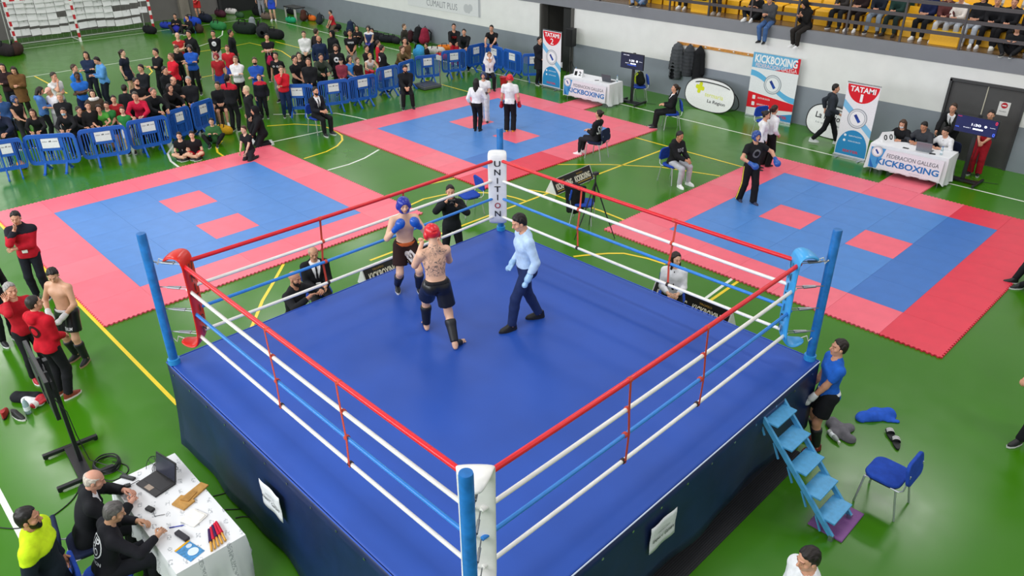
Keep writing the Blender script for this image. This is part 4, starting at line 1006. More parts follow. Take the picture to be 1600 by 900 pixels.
MB().tube([(-.4, .06, .03), (-.4, .05, 1.95)], .012, 8).tube([(.4, .06, .03), (.4, .05, 1.95)], .012, 8).build('pole', metal(), kb)
sh = MB().box((0, 0, 1.0), (1.55, .006, 1.94)).build('sheet', mat('#eceef0', .45), kb)
F = lambda u, v, z=.0035: frame((u, -z, v), (1, 0, 0), (0, 0, 1))
flat([(-.775, 1.52), (.775, 1.52), (.775, 1.97), (-.775, 1.97)], ink('#6db4dc'), sh, F(0, 0), 'band'); flat([(.0, 1.52), (.775, 1.52), (.775, 1.97), (.7, 1.97), (.55, 1.66)], ink('#d8202e'), sh, F(0, 0, .005), 'band')
lettering('KICKBOXING', 1.4, .24, ink('#f4f6f8'), sh, F(0, 1.80, .0075), bold=.035); lettering('FEDERACION GALEGA', 1.36, .12, ink('#f0d8dc'), sh, F(.03, 1.60, .0075))
def swoosh(y0, y1, w_):
    top = [(x, y0+(y1-y0)*(.5-.5*math.cos(math.pi*(x+.775)/1.55))) for x in np.linspace(-.775, .775, 18)]
    return top+[(x, y-w_) for x, y in top[::-1]]
flat(swoosh(1.44, .80, .17), ink('#64b6e2'), sh, F(0, 0), 'ribbon'); emblem(sh, F(0, 1.09, .004), .29)
flat([(-.775, .28), (-.775, .78), (.775, .62), (.775, .40), (.1, .34)], ink('#e2222e'), sh, F(0, 0), 'band'); flat([(-.1, .10), (.775, .32), (.775, .06), (-.1, .06)], ink('#3a92cc'), sh, F(0, 0), 'band')
for i, (v, t) in enumerate(((.62, 'XUNTA DE GALICIA'), (.42, 'DEPORTE GALEGO'))): lettering(t, .42, .05, ink('#f4f0f0'), sh, F(-.22, v, .0075)); flat(rrect(-.05, -.06, .05, .06, .02), ink('#f4f0f0'), sh, F(-.56, v, .0075), 'crest')
lettering('SIXTER', .42, .09, ink('#c83a4a'), sh, F(.42, .17, .0075), bold=.03)
# wall banner
wb = empty('wall_banner', (-18.9, WY-.01, 1.95), 0, 'white cloth banner reading CUMALIT PLUS on the long wall', 'banner')
MB().box((0, 0, 0), (5.0, .01, .95)).build('sheet', mat('#e2e3e4', .6), wb)
lettering('CUMALIT PLUS', 2.1, .26, ink('#7c7f85'), wb, frame((-.05, -.008, -.22), (1, 0, 0), (0, 0, 1)), bold=-.008)
for a, b, c in ((1.6, -.2, .2), (1.85, -.15, .16), (1.75, -.28, .12)): flat(ring_poly(.9, 1.)[0][:20], ink('#c4c6c8'), wb, frame((a, -.007, b), (1, 0, 0), (0, 0, 1)) @ Matrix.Scale(c, 4), 'badge')
MB().box((2.42, -.004, 0), (.12, .012, .95)).build('edge_band', mat('#b4b6ba', .6), wb)
# ------------------------------------------------------------------ oval pop-up boards
def popup(x, y, z, rz, a, b, lb, txt, mark=True):
    r = empty('pop_up_board', (x, y, 0), rz, lb, 'sign', 'oval pop-up boards')
    out = [(a*abs(math.cos(t))**.72*(1 if math.cos(t) > 0 else -1), b+b*abs(math.sin(t))**.85*(1 if math.sin(t) > 0 else -1)) for t in np.linspace(0, 2*math.pi, 40, endpoint=False)]
    T = Matrix.Translation((0, 0, 0)) @ Matrix.Rotation(RAD(-10), 4, 'X')
    s = MB().prism(out, -.006, .006, 1).build('face', mat('#f0f0ee', .5), r); s.matrix_local = T
    h = MB().tube([(p[0], 0, p[1]) for p in out]+[(out[0][0], 0, out[0][1])], .018, 6, False).build('hoop', mat('#15171a', .5), r, smooth=True); h.matrix_local = T
    T2 = Matrix.Translation((.05, .5, 0)) @ Matrix.Rotation(RAD(24), 4, 'X')
    h2 = MB().tube([(p[0]*.97, 0, p[1]*.97) for p in out]+[(out[0][0]*.97, 0, out[0][1]*.97)], .016, 6, False).build('hoop', mat('#15171a', .5), r, smooth=True); h2.matrix_local = T2
    F = lambda u, v: T @ frame((u, -.009, v), (1, 0, 0), (0, 0, 1))
    if mark:
        for w1, h1 in ((.36, .13), (.13, .36)): flat(rrect(-w1/2, -h1/2, w1/2, h1/2, .05), ink('#dbe02c'), r, F(-.42*a, b*1.35) @ Matrix.Rotation(RAD(-8), 4, 'Z') @ Matrix.Translation((0, 0, .001*(h1 > .2))), 'cross_mark')
        lettering('termaria', a*.75, .13, ink('#e4e878'), r, F(.2*a, b*1.02), bold=.01); lettering(txt, a*.72, .13, ink('#22242a'), r, F(.34*a, b*.62), bold=.01)
    else:
        lettering(txt, a*1.25, .22, ink('#1c1e24'), r, F(.0, b*1.22), bold=.015); lettering('Lo que importa', a*1.1, .07, ink('#9a9ca0'), r, F(.0, b*.82))
popup(-4.72, 8.55, 0, RAD(-6), .98, .50, 'oval white pop-up board with a yellow cross and La Region lettering', 'La Region')
popup(-.72, 8.62, 0, RAD(-8), .72, .46, 'oval white pop-up board reading La Region behind the walking man', 'La Region', False)
# ------------------------------------------------------------------ coat rack, coats
cr = empty('coat_rack', (-5.1, WY-.02, 1.8), 0, 'long wooden coat rail with white pegs on the white wall', 'coat rack')
MB().box((0, 0, 0), (2.9, .03, .09)).build('board', mat('#c98a3c', .5, 0, .2, 14), cr, bevel=.005)
for i in range(6): MB().tube([(-1.35+i*.52, -.01, 0), (-1.35+i*.52, -.09, .03)], .018, 8).build('peg', plastic('#e8e6e0'), cr)
def hung_coat(x, w_, ht, c, lb, quilt=True):
    g = Grid((-.45, -.3, -1.35), (.45, .1, .2), .03); F_ = g.new()
    g.cone(F_, (0, -.09, .02), (0, -.10, -.15), .05, .14*w_, k=0); g.cone(F_, (0, -.10, -.15), (0, -.10, -ht+.1), .15*w_, .19*w_, k=.06)
    for s in (-1, 1): g.cone(F_, (s*.13*w_, -.10, -.18), (s*.21*w_, -.10, -ht*.72), .07, .055, k=.03)
    F_ = np.maximum(F_, -(g.Z+ht)); F_ = np.maximum(F_, g.Y+.01)
    if quilt: F_ = F_+(.008*np.sin(g.Z*55)).astype(np.float32)
    V, Q = g.mesh(F_); r = empty('coat', (x, WY-.06, 1.80), 0, lb, 'coat', 'coats on the rail'); link('coat_body', to_mesh('coat_body', V, Q, cloth(c)), r)
    MB().tube([(0, -.07, .06), (0, -.09, .0)], .008, 6).build('hanging_loop', cloth('#101010'), r)
hung_coat(-6.42, 1.15, 1.15, '#4d5054', 'grey quilted jacket hanging leftmost on the coat rail'); hung_coat(-5.95, 1., .98, '#3c3e42', 'dark grey quilted jacket hanging in the middle of the coat rail'); hung_coat(-5.55, .95, 1.12, '#17181b', 'black jacket hanging rightmost on the coat rail', False)
# ------------------------------------------------------------------ scoring tables
def table(x, y, rz, L, W, lb):
    r = empty('folding_table', (x, y, 0), rz, lb, 'table'); MB().box((0, 0, .725), (L-.02, W-.02, .035)).build('tabletop', mat('#d6d4cc', .5), r)
    for sx in (-1, 1):
        for sy in (-1, 1): MB().tube([(sx*(L/2-.15), sy*(W/2-.08), .71), (sx*(L/2-.12), sy*(W/2-.06), 0)], .015, 8).build('leg', metal('#8c9096', .4), r)
    return r
def draped(L, W, top, dl, dr, df, db, seedv=0, foldn=5):
    """cloth: flat top, four hanging sides with folds, corners pulled together"""
    mb = MB(); per = []; n = 26
    def side(a, b, k): return [(a[0]+(b[0]-a[0])*i/k, a[1]+(b[1]-a[1])*i/k) for i in range(k)]
    c = [(-L/2, -W/2), (L/2, -W/2), (L/2, W/2), (-L/2, W/2)]; pts = []; drop = []; nor = []
    N = [(0, -1), (1, 0), (0, 1), (-1, 0)]; D = [df, dr, db, dl]; K = [36, 16, 36, 16]
    for s in range(4):
        for i, p in enumerate(side(c[s], c[(s+1) % 4], K[s])):
            t = i/K[s]; pts.append(p); drop.append(D[s] if i else max(D[s], D[s-1])); q = N[s] if i else ((N[s][0]+N[s-1][0])*.7, (N[s][1]+N[s-1][1])*.7); nor.append(q)
    m = len(pts); vs = [(p[0], p[1], top) for p in pts]; fs = [tuple(range(m))]; rows = 5
    for r in range(1, rows+1):
        f = r/rows
        for i, p in enumerate(pts):
            o = .012+.05*f*f*(math.sin(i*.9+seedv)+.6*math.sin(i*2.3+seedv*2))*.6+.03*f
            vs.append((p[0]+nor[i][0]*o, p[1]+nor[i][1]*o, top-drop[i]*f))
    for r in range(rows):
        for i in range(m):
            j = (i+1) % m; fs.append((r*m+i, r*m+j, (r+1)*m+j, (r+1)*m+i))
    return mb.add(vs, fs)
WC = mat('#e6e7ea', .75, 0, .03, 6, .1)
def score_table(x, y, rz, L, lb):
    table(x, y, rz, L, .72, 'folding table under the '+lb)
    c = empty('tablecloth', (x, y, 0), rz, 'white tablecloth lettered FEDERACION GALLEGA KICKBOXING on the '+lb, 'tablecloth')
    draped(L, .72, .755, .66, .70, .62, .3, x).build('cloth', WC, c, smooth=True)
    F = lambda u, v, z=0: frame((u, -.36-.095-z, v), (1, 0, 0), (0, .06, 1))
    s = MB().box((0, 0, 0), (L*.93, .52, .004)).build('front_sheet', mat('#e2e5ea', .6), c); s.matrix_local = F(0, .44)
    F2 = lambda u, v, z=.0025: Matrix.Translation((u, v, z))
    flat([(-.93*L/2, .26), (-.93*L/2+.36, .26), (-.93*L/2+.22, -.26), (-.93*L/2+.02, -.26)], ink('#4a9ad4'), s, F2(0, 0), 'blue_corner')
    flat([(-.93*L/2+.02, -.02), (-.93*L/2+.16, -.26), (-.93*L/2+.06, -.26)], ink('#2a6ab4'), s, F2(0, 0, .0042), 'blue_corner')
    emblem(s, F2(-.93*L/2+.16, .16, .004), .14)
    lettering('FEDERACION GALLEGA', L*.66, .10, ink('#5a6068'), s, F2(.16, .11, .0045), bold=.004); lettering('KICKBOXING', L*.80, .16, ink('#2f78bc'), s, F2(.07, -.07, .0055), bold=.03)
    lettering('XUNTA DE GALICIA', .26, .025, ink('#aab0b6'), s, F2(.28, -.21, .0045)); return c
score_table(2.26, 7.08, RAD(3), 1.86, 'right scoring table'); score_table(-8.12, 6.87, RAD(3), 1.9, 'back scoring table')
def laptop(pos, rz, lb, c1='#8a8e94', op=108, sc=1.):
    r = empty('laptop', pos, rz, lb, 'laptop'); r.scale = (sc,)*3
    MB().box((0, 0, .01), (.36, .25, .02)).build('base', mat(c1, .4, .3), r, bevel=.004); MB().box((0, .02, .0212), (.32, .13, .002)).build('keyboard', mat('#222226', .5, 0, .3, 90), r); MB().box((0, -.08, .0208), (.10, .06, .0015)).build('touchpad', mat('#9a8878', .4), r)
    l = MB().box((0, 0, .12), (.36, .012, .24)).build('lid', mat(c1, .4, .3), r, bevel=.004); l.location = (0, .125, .02); l.rotation_euler = (RAD(90-op), 0, 0)
    MB().box((0, -.007, .12), (.33, .002, .21)).build('screen', mat('#262838', .25), l)
laptop((2.55, 7.0, .757), RAD(185), 'grey laptop open on the right scoring table'); laptop((-7.5, 6.95, .757), RAD(185), 'dark laptop open on the back scoring table', '#55585e')
def scoreflip(pos, rz, lb, t):
    r = empty('flip_scoreboard', pos, rz, lb, 'scoreboard')
    b = MB().prism([(-.10, 0), (.10, 0), (0, .24)], -.17, .17, 0).build('stand', mat('#e8e8e8', .5), r)
    for i, ch in enumerate(t): lettering(ch, .10, .14, ink('#1a1a1c'), b, frame((-.08+.16*i, -.058, .11), (1, 0, 0), Vector((0, .10, .24))), bold=.02)
scoreflip((-8.65, 6.75, .757), RAD(10), 'white flip-number scoreboard on the back scoring table', '12'); scoreflip((1.55, 7.1, .757), RAD(60), 'white flip-number scoreboard at the left end of the right scoring table', '00')
def bottle(pos, lb, c='#cfe4ea', cap='#2a6ac0', rz=0, tip=False, s=1.):
    r = empty('water_bottle', pos, rz, lb, 'bottle')
    a = MB().lathe([(.028*s, 0), (.032*s, .01), (.032*s, .13*s), (.022*s, .165*s), (.012*s, .18*s), (.012*s, .19*s)], n=12).build('bottle_body', mat(c, .12, 0, .03, 10, 0, .5, 0, 0, .45), r, smooth=True)
    b = MB().lathe([(.014*s, .19*s), (.014*s, .21*s)], n=10).build('cap', plastic(cap), r); l = MB().lathe([(.0328*s, .05*s), (.0328*s, .10*s)], n=12).build('paper_label', mat('#e8eef2', .5), r)
    if tip: r.rotation_euler = (0, RAD(90), rz); r.location.z += .033*s
bottle((-9.0, 7.0, .757), 'small water bottle at the left end of the back scoring table'); bottle((-7.28, 7.1, .757), 'small water bottle at the right end of the back scoring table'); bottle((2.95, 6.95, .757), 'small water bottle at the right end of the right scoring table')
for i, (x, y, c, lb) in enumerate(((2.15, 6.85, '#2a2c30', 'black phone lying on the right scoring table before the laptop'), (2.78, 6.86, '#1c1c20', 'black mouse pad lying right of the laptop on the right scoring table'), (-7.85, 6.75, '#3a3c44', 'black phone on the back scoring table'))):
    r = empty('phone', (x, y, .757), RAD(20*i), lb, 'phone'); MB().prism(rrect(-.07, -.036, .07, .036, .01), 0, .01).build('casing', plastic(c), r); MB().prism(rrect(-.065, -.032, .065, .032, .006), .01, .0112).build('glass', mat('#101218', .1), r)
# ------------------------------------------------------------------ screens on stands
def screen_stand(x, y, rz, wd, ht, zc, lb, show, base=.75):
    r = empty('screen_on_stand', (x, y, 0), rz, lb, 'screen'); K = mat('#1a1b1e', .45)
    for s in (-1, 1):
        MB().bar((s*base*.5, -.34, .06), (s*base*.5, .34, .06), .06, .05).build('foot', K, r, bevel=.008)
        for t in (-1, 1): MB().lathe([(.03, -.012), (.03, .012)], n=10).build('castor', K, r).matrix_local = Matrix.Translation((s*base*.5, t*.31, .03)) @ Matrix.Rotation(RAD(90), 4, 'Y')
    MB().bar((-base*.5, .0, .06), (base*.5, .0, .06), .16, .04).build('base_beam', K, r); MB().bar((0, .03, .06), (0, .03, zc+.25), .09, .05, up=(0, 1, 0)).build('column', K, r, bevel=.006)
    MB().box((-.2, -.02, zc), (.04, .04, ht*.7)).box((.2, -.02, zc), (.04, .04, ht*.7)).box((0, 0, zc), (.5, .03, .12)).build('bracket', mat('#3a3b3e', .5, .4), r)
    p = MB().box((0, -.07, zc), (wd, .05, ht)).build('panel', mat('#121316', .4), r, bevel=.008)
    if show:
        c = MB().box((0, -.0965, zc), (wd*.97, .002, ht*.94)).build('display', mat('#141c4a' if show > 1 else '#1d2338', .3, 0, .1, 2, 0, .5, .35), p)
        F = lambda u, v: frame((u, -.0985, zc+v), (1, 0, 0), (0, 0, 1)); lit = mat('#f0f4ff', .5, 0, 0, 1, 0, .2, .8); rd = mat('#e03048', .5, 0, 0, 1, 0, .2, .7); bl = mat('#4a70ff', .5, 0, 0, 1, 0, .2, .8)
        lettering('1:30', wd*.22, ht*.14, lit, c, F(.0, .02), bold=.02); lettering('Round 1', wd*.16, ht*.05, lit, c, F(-.2*wd, -.07)); flat(rrect(-wd*.12, -.018, wd*.12, .018, .01), lit, c, F(.06*wd, -.075), 'time_bar')
        flat(disc(ht*.07, 16), lit, c, F(wd*.22, .02), 'clock_mark'); lettering('Ranking', wd*.12, ht*.04, lit, c, F(wd*.38, .02))
        if show > 1: lettering('0', .05, .08, rd, c, F(wd*.44, ht*.34)); lettering('0', .05, .08, bl, c, F(wd*.44, -ht*.32)); lettering('ROJO', .09, .025, rd, c, F(-wd*.42, ht*.4)); lettering('AZUL', .09, .025, bl, c, F(-wd*.43, -ht*.2))
        else: lettering('FIGHT AREA', wd*.25, ht*.05, lit, c, F(-wd*.25, ht*.36)); lettering('CATEGORIA LIGHT', wd*.4, ht*.05, bl, c, F(0, -ht*.25))
    else:
        MB().box((-.05, -.10, zc+.06), (wd*.45, .02, ht*.4)).box((.2, -.098, zc-.12), (.3, .02, .08)).build('rear_cover', mat('#232427', .5), p)
    cb = MB().tube([(.05, -.05, zc-.2), (.12, .06, zc-.5), (.06, .08, .5), (.15, .12, .12), (.3, .3, .012), (.7, .45, .012)], .006, 6).build('cable', K, r, smooth=True)
    return r
screen_stand(3.38, 7.62, RAD(-2), .96, .42, 1.44, 'lit score screen on a black stand in front of the dark double door', 2)
screen_stand(-7.0, 7.55, RAD(3), .90, .50, 1.40, 'dark score screen on a black stand beside the back scoring table', 1)
screen_stand(-1.02, -11.75, RAD(-4), 1.2, .55, 1.42, 'large black screen on a wheeled stand near the officials table, seen edge-on', 0, .8)
# loudspeaker on tripod by the doorway
ls = empty('loudspeaker', (-11.0, 8.95, 1.12), 0, 'black loudspeaker on a tripod beside the dark doorway', 'loudspeaker')
MB().prism([(-.17, -.15), (.17, -.15), (.12, .15), (-.12, .15)], 0, .64).build('cabinet', plastic('#17181a', .5), ls, bevel=.015); MB().box((0, -.155, .32), (.28, .01, .56)).build('grille', mat('#0c0d0e', .7, 0, .4, 120), ls)
ts = empty('speaker_stand', (-11.0, 8.95, 0), 0, 'black tripod stand carrying the loudspeaker', 'stand'); MB().tube([(0, 0, .2), (0, 0, 1.12)], .018, 8).build('pole', CHK, ts)
for i in range(3): a = RAD(30+120*i); MB().tube([(0, 0, .6), (.35*math.cos(a), .28*math.sin(a), .01)], .012, 6).build('leg', CHK, ts)
# ------------------------------------------------------------------ tripod with jacketed chair
tp = empty('camera_tripod', (-1.029, -1.340, 0.000), 0, 'black camera tripod standing between the ring and the floor sign', 'tripod')
for i in range(3):
    a = RAD(20+120*i); MB().tube([(0, 0, 1.2), (.24*math.cos(a), .24*math.sin(a), .6), (.5*math.cos(a), .5*math.sin(a), .0)], [.016, .014, .009], 7).build('leg', CHK, tp)
MB().tube([(0, 0, .75), (0, 0, 1.35)], .016, 8).build('centre_column', CHK, tp); MB().box((0, 0, 1.38), (.09, .12, .06)).build('head', CHK, tp, bevel=.01); MB().tube([(0, -.03, 1.36), (.05, -.30, 1.25)], .009, 6).build('pan_handle', CHK, tp)
def soft_thing(name, lb, cat, prims, c, pos, rz=0, res=.02, part='body', noise=.006, freq=38, m=None, box=.7, group=None):
    g = Grid((-box, -box, -.02), (box, box, box*1.6), res); F_ = g.new()
    for p in prims:
        if len(p) == 4: g.cone(F_, p[0], p[1], p[2], p[3], k=.04)
        else: g.ell(F_, p[0], p[1], k=.04)
    if noise: F_ = F_+(noise*np.sin(g.X*freq+1)*np.sin(g.Y*freq*.8+2)*np.sin(g.Z*freq*.9)+noise*.7*np.sin(g.X*17+g.Y*23)).astype(np.float32)
    F_ = np.maximum(F_, -g.Z); V, Q = g.mesh(F_)
    r = empty(name, pos, rz, lb, cat, group); link(part, to_mesh(part, V, Q, m or cloth(c)), r); return r
soft_thing('jacket', 'black jacket hanging over the chair back beside the tripod', 'jacket', [((-.02, -.2, .85), (-.02, .2, .85), .05, .05), ((-.07, 0, .8), (-.10, 0, .35), .13, .15), ((-.06, -.15, .8), (-.1, -.13, .25), .08, .06), ((-.06, .15, .8), (-.1, .13, .3), .08, .07)], '#17181b', (-1.706, -1.205, 0.000), -1.030)
# ------------------------------------------------------------------ blue steps and what lies around them
st = empty('ring_steps', (0, 0, 0), 0, 'light blue metal steps leading up to the ring on the right', 'steps'); LB = mat('#4f9fd0', .4, 0, .12, 20, .05)
for i in range(5):
    f = i/4; x = 5.52+(6.40-5.52)*f; z = 1.15+(.23-1.15)*f
    t = MB().box((x, -5.63, z), (.24, .46, .025)).build('tread', LB, st, bevel=.005)
for s in (-1, 1):
    MB().bar((5.40, -5.63+s*.24, 1.24), (6.52, -5.63+s*.24, .06), .035, .06).build('stringer', LB, st)
    MB().bar((6.52, -5.63+s*.24, .08), (6.52, -5.63+s*.24, .0), .05, .05, up=(0, 1, 0)).build('foot', metal('#a8b4bc', .4), st)
    for i in range(5):
        f = i/4; x = 5.52+(6.40-5.52)*f; z = 1.15+(.23-1.15)*f; MB().bar((x-.11, -5.63+s*.235, z), (x-.02, -5.63+s*.235, z-.19), .02, .02).build('bracket', LB, st)
MB().tube([(5.44, -5.87, 1.2), (5.44, -5.39, 1.2)], .03, 10).build('hook_bar', mat('#1b3060', .4), st)
pm = empty('foam_tile', (6.417, -5.515, 0.000), RAD(1), 'purple foam tile lying under the foot of the blue steps', 'mat'); MB().box((0, 0, .012), (.42, .62, .022)).build('tile_body', mat('#7a4a86', .6), pm, bevel=.004); MB().box((0, 0, .0245), (.40, .60, .002)).build('tile_face', mat('#83508f', .55), pm)
soft_thing('towel', 'crumpled grey towel on the green floor beside the bottle', 'towel', [((-.15, -.08, .0), (.12, .1, .02), .10, .09), ((-.1, .1, .01), (.1, -.12, .0), .09, .08), ((.05, 0, .01), (.25, .12, .0), .07, .04)], '#6c6a70', (5.700, -3.882, 0.000), RAD(120), .014, noise=.014, freq=30)
soft_thing('cloth', 'crumpled bright blue shirt lying on the green floor', 'cloth', [((-.22, 0, .0), (.2, .05, .02), .09, .10), ((-.1, .1, .01), (.15, .12, .01), .07, .07), ((.15, -.05, 0), (.26, -.1, 0), .06, .04)], '#2a5cc8', (5.927, -3.244, 0.000), RAD(50), .014, noise=.014, freq=28)
bottle((5.601, -4.043, 0.000), 'white and red bottle lying on the floor beside the grey towel', '#dfe8e4', '#f0f0f0', RAD(-30), True, 1.2)
def slipper(pos, rz, lb):
    r = empty('slipper', pos, rz, lb, 'slipper', 'pair of slippers'); out = [(.048*math.sin(t)*(1+.12*math.cos(t)), .14*math.cos(t)) for t in np.linspace(0, 2*math.pi, 20, endpoint=False)]
    MB().prism(out, 0, .035).build('sole', mat('#1c1d20', .6), r, bevel=.01)
    b = MB(); n = 9; vs = []
    for y in (.0, .09):
        for i in range(n): a = math.pi*i/(n-1); vs.append((.055*math.cos(a), y, .03+.05*math.sin(a)))
    b.add(vs, [(i, i+1, n+i+1, n+i) for i in range(n-1)]); o = b.build('strap', mat('#202124', .6), r, smooth=True); o.modifiers.new('t', 'SOLIDIFY').thickness = .008
    for k in range(3):
        b = MB(); vs = []
        for y in (.012+.026*k, .026+.026*k):
            for i in range(n): a = math.pi*(.15+.7*i/(n-1)); vs.append((.0568*math.cos(a), y, .0315+.0515*math.sin(a)))
        b.add(vs, [(i, i+1, n+i+1, n+i) for i in range(n-1)]).build('stripe', mat('#e8e8e8', .6), r, smooth=True)
slipper((6.226, -3.482, 0.000), RAD(35), 'black slipper with white stripes, the farther one of the pair on the floor'); slipper((6.353, -3.601, -0.000), RAD(30), 'black slipper with white stripes, the nearer one beside the empty chair')
# ------------------------------------------------------------------ officials' table near the camera
TX, TY = 1.51, -11.36
table(TX, TY, 0, 1.78, .72, 'folding table under the printed cloth near the camera')
def print_cloth():
    m = mat('#e8e9ea', .7, 0, .02, 6); nt = m.node_tree; b = nt.nodes['Principled BSDF']; src = b.inputs['Base Color'].links[0].from_socket
    tc = nt.nodes.new('ShaderNodeTexCoord'); mp = nt.nodes.new('ShaderNodeMapping'); mp.inputs['Scale'].default_value = (5.2, 7.5, 5.2); mp.inputs['Rotation'].default_value = (0, 0, .5)
    nt.links.new(tc.outputs['Object'], mp.inputs['Vector']); fr = nt.nodes.new('ShaderNodeVectorMath'); fr.operation = 'FRACTION'; nt.links.new(mp.outputs[0], fr.inputs[0]); sx = nt.nodes.new('ShaderNodeSeparateXYZ'); nt.links.new(fr.outputs[0], sx.inputs[0])
    def mth(op, a, c=None):
        n = nt.nodes.new('ShaderNodeMath'); n.operation = op
        for i, x in enumerate((a, c)):
            if x is None: continue
            if isinstance(x, (int, float)): n.inputs[i].default_value = x
            else: nt.links.new(x, n.inputs[i])
        return n.outputs[0]
    ins = mth('MULTIPLY', mth('MULTIPLY', mth('GREATER_THAN', sx.outputs[0], .3), mth('LESS_THAN', sx.outputs[0], .72)), mth('MULTIPLY', mth('GREATER_THAN', sx.outputs[1], .3), mth('LESS_THAN', sx.outputs[1], .62)))
    nz = nt.nodes.new('ShaderNodeTexNoise'); nz.inputs['Scale'].default_value = 55; nt.links.new(tc.outputs['Object'], nz.inputs['Vector']); f = mth('MULTIPLY', ins, mth('GREATER_THAN', nz.outputs['Fac'], .5))
    mx = nt.nodes.new('ShaderNodeMix'); mx.data_type = 'RGBA'; nt.links.new(mth('MULTIPLY', f, .6), mx.inputs[0]); nt.links.new(src, mx.inputs[6]); mx.inputs[7].default_value = (.25, .27, .29, 1); nt.links.new(mx.outputs[2], b.inputs['Base Color']); return m
tcl = empty('tablecloth', (TX, TY, 0), 0, 'white cloth printed with small grey logos on the table near the camera', 'tablecloth')
draped(1.80, .74, .755, .28, .62, .3, .35, 2.).build('cloth', print_cloth(), tcl, smooth=True)
TZ = .757
laptop((0.998, -11.366, 0.757), RAD(12), 'black laptop open on the near officials table', '#2b2a2c', 104, 1.05)
def box_thing(name, lb, cat, pos, rz, d, c, part='body', rough=.5):
    r = empty(name, pos, rz, lb, cat); MB().box((0, 0, d[2]/2), d).build(part, mat(c, rough), r, bevel=min(d)*.2); return r
r = box_thing('remote_control', 'black remote control at the far corner of the officials table', 'remote', (0.665, -11.558, 0.757), RAD(28), (.19, .05, .022), '#17181a'); MB().box((0, 0, .0225), (.15, .03, .002)).build('buttons', mat('#3a3c40', .5, 0, .6, 120), r)
r = box_thing('remote_control', 'black spectacle case lying in front of the writing official', 'case', (1.978, -11.482, 0.757), RAD(12), (.19, .06, .035), '#1d1c26'); MB().box((0, -.031, .018), (.17, .002, .004)).build('seam', mat('#55555c'), r); r.name = 'spectacle_case'
r = box_thing('power_adapter', 'black power adapter with cable beside the laptop', 'adapter', (0.800, -11.643, 0.757), RAD(75), (.13, .05, .03), '#18191b'); MB().tube([(.06, 0, .015), (.15, .04, .008), (.22, -.03, .006), (.30, .02, .006)], .004, 6).build('cable', CHK, r); MB().tube([(-.06, 0, .015), (-.15, .06, .008), (-.22, -.01, .006)], .004, 6).build('cable', CHK, r)
r = box_thing('mouse', 'black computer mouse under the official\'s hand', 'mouse', (1.353, -11.572, 0.757), RAD(200), (.10, .058, .032), '#141416'); MB().tube([(-.05, 0, .015), (-.12, .05, .006), (-.2, -.02, .006)], .003, 6).build('cable', CHK, r)
# paper bag, napkin, leaflet, pen, flags
pb = empty('paper_bag', (1.463, -11.151, 0.757), RAD(-68), 'crumpled brown paper bag on the near officials table', 'bag')
MB().prism([(-.20, -.055), (.04, -.07), (.05, -.11), (.20, -.10), (.21, .09), (.05, .10), (.04, .06), (-.20, .06)], 0, .022).build('bag_body', mat('#b98a45', .7, 0, .15, 20, .5), pb, bevel=.006); MB().prism([(-.05, -.03), (.12, -.05), (.1, .05), (-.05, .03)], .022, .032).build('folded_flap', mat('#a87a38', .7, 0, .15, 20, .5), pb)
np_ = empty('paper_towel', (1.807, -11.282, 0.757), RAD(20), 'soft white paper towel on the near officials table', 'paper'); MB().prism(rrect(-.11, -.10, .11, .10, .02), 0, .018).build('sheet', mat('#efece4', .9, 0, .03, 30, .6), np_, bevel=.006); MB().prism(rrect(-.09, -.02, .10, .08, .02), .018, .026).build('fold', mat('#efece4', .9, 0, .03, 30, .6), np_, bevel=.004)
lf = empty('leaflet', (2.215, -11.510, 0.757), RAD(14), 'blue and yellow leaflet on the near officials table', 'leaflet'); b = MB().box((0, 0, .002), (.26, .17, .004)).build('sheet', mat('#3a86bc', .5, 0, .35, 25), lf)
flat([(-.13, -.085), (-.105, -.085), (-.105, .085), (-.13, .085)], ink('#e0a828'), b, Matrix.Translation((0, 0, .0042)), 'yellow_band'); flat(disc(.055, 18), ink('#d8e4ea'), b, Matrix.Translation((.04, .015, .0042)), 'picture'); flat(disc(.03, 14), ink('#c8d8e4'), b, Matrix.Translation((-.06, .04, .0042)), 'picture')
pn = empty('pen', (1.799, -11.461, 0.757), RAD(60), 'blue pen lying on the near officials table', 'pen'); MB().tube([(-.075, 0, .006), (.06, 0, .006), (.075, 0, .006)], [.005, .005, .001], 8).build('barrel', plastic('#2238b0'), pn); MB().tube([(-.08, 0, .006), (-.03, 0, .006)], .006, 8).build('cap', plastic('#1a2a90'), pn)
FC = ['#c8203c', '#c8203c', '#3a2250', '#c8203c', '#3a2250']
for i in range(5):
    f = empty('score_flag', ((2.210, -11.232, 0.757)[0]+.01*i, (2.210, -11.232, 0.757)[1]+.07-.034*i, TZ), RAD(-8-3*i), ['red judging flag at the far side of the flag bundle', 'red judging flag second in the flag bundle', 'purple judging flag in the middle of the flag bundle', 'red judging flag fourth in the flag bundle', 'purple judging flag at the near side of the flag bundle'][i], 'flag', 'rolled judging flags')
    MB().tube([(-.17, 0, .018), (.02, 0, .018)], [.014, .02], 8).build('rolled_cloth', cloth(FC[i]), f, smooth=True); MB().tube([(.02, 0, .016), (.15, 0, .016)], .012, 8).build('handle', mat('#d09a3c', .5), f, smooth=True)
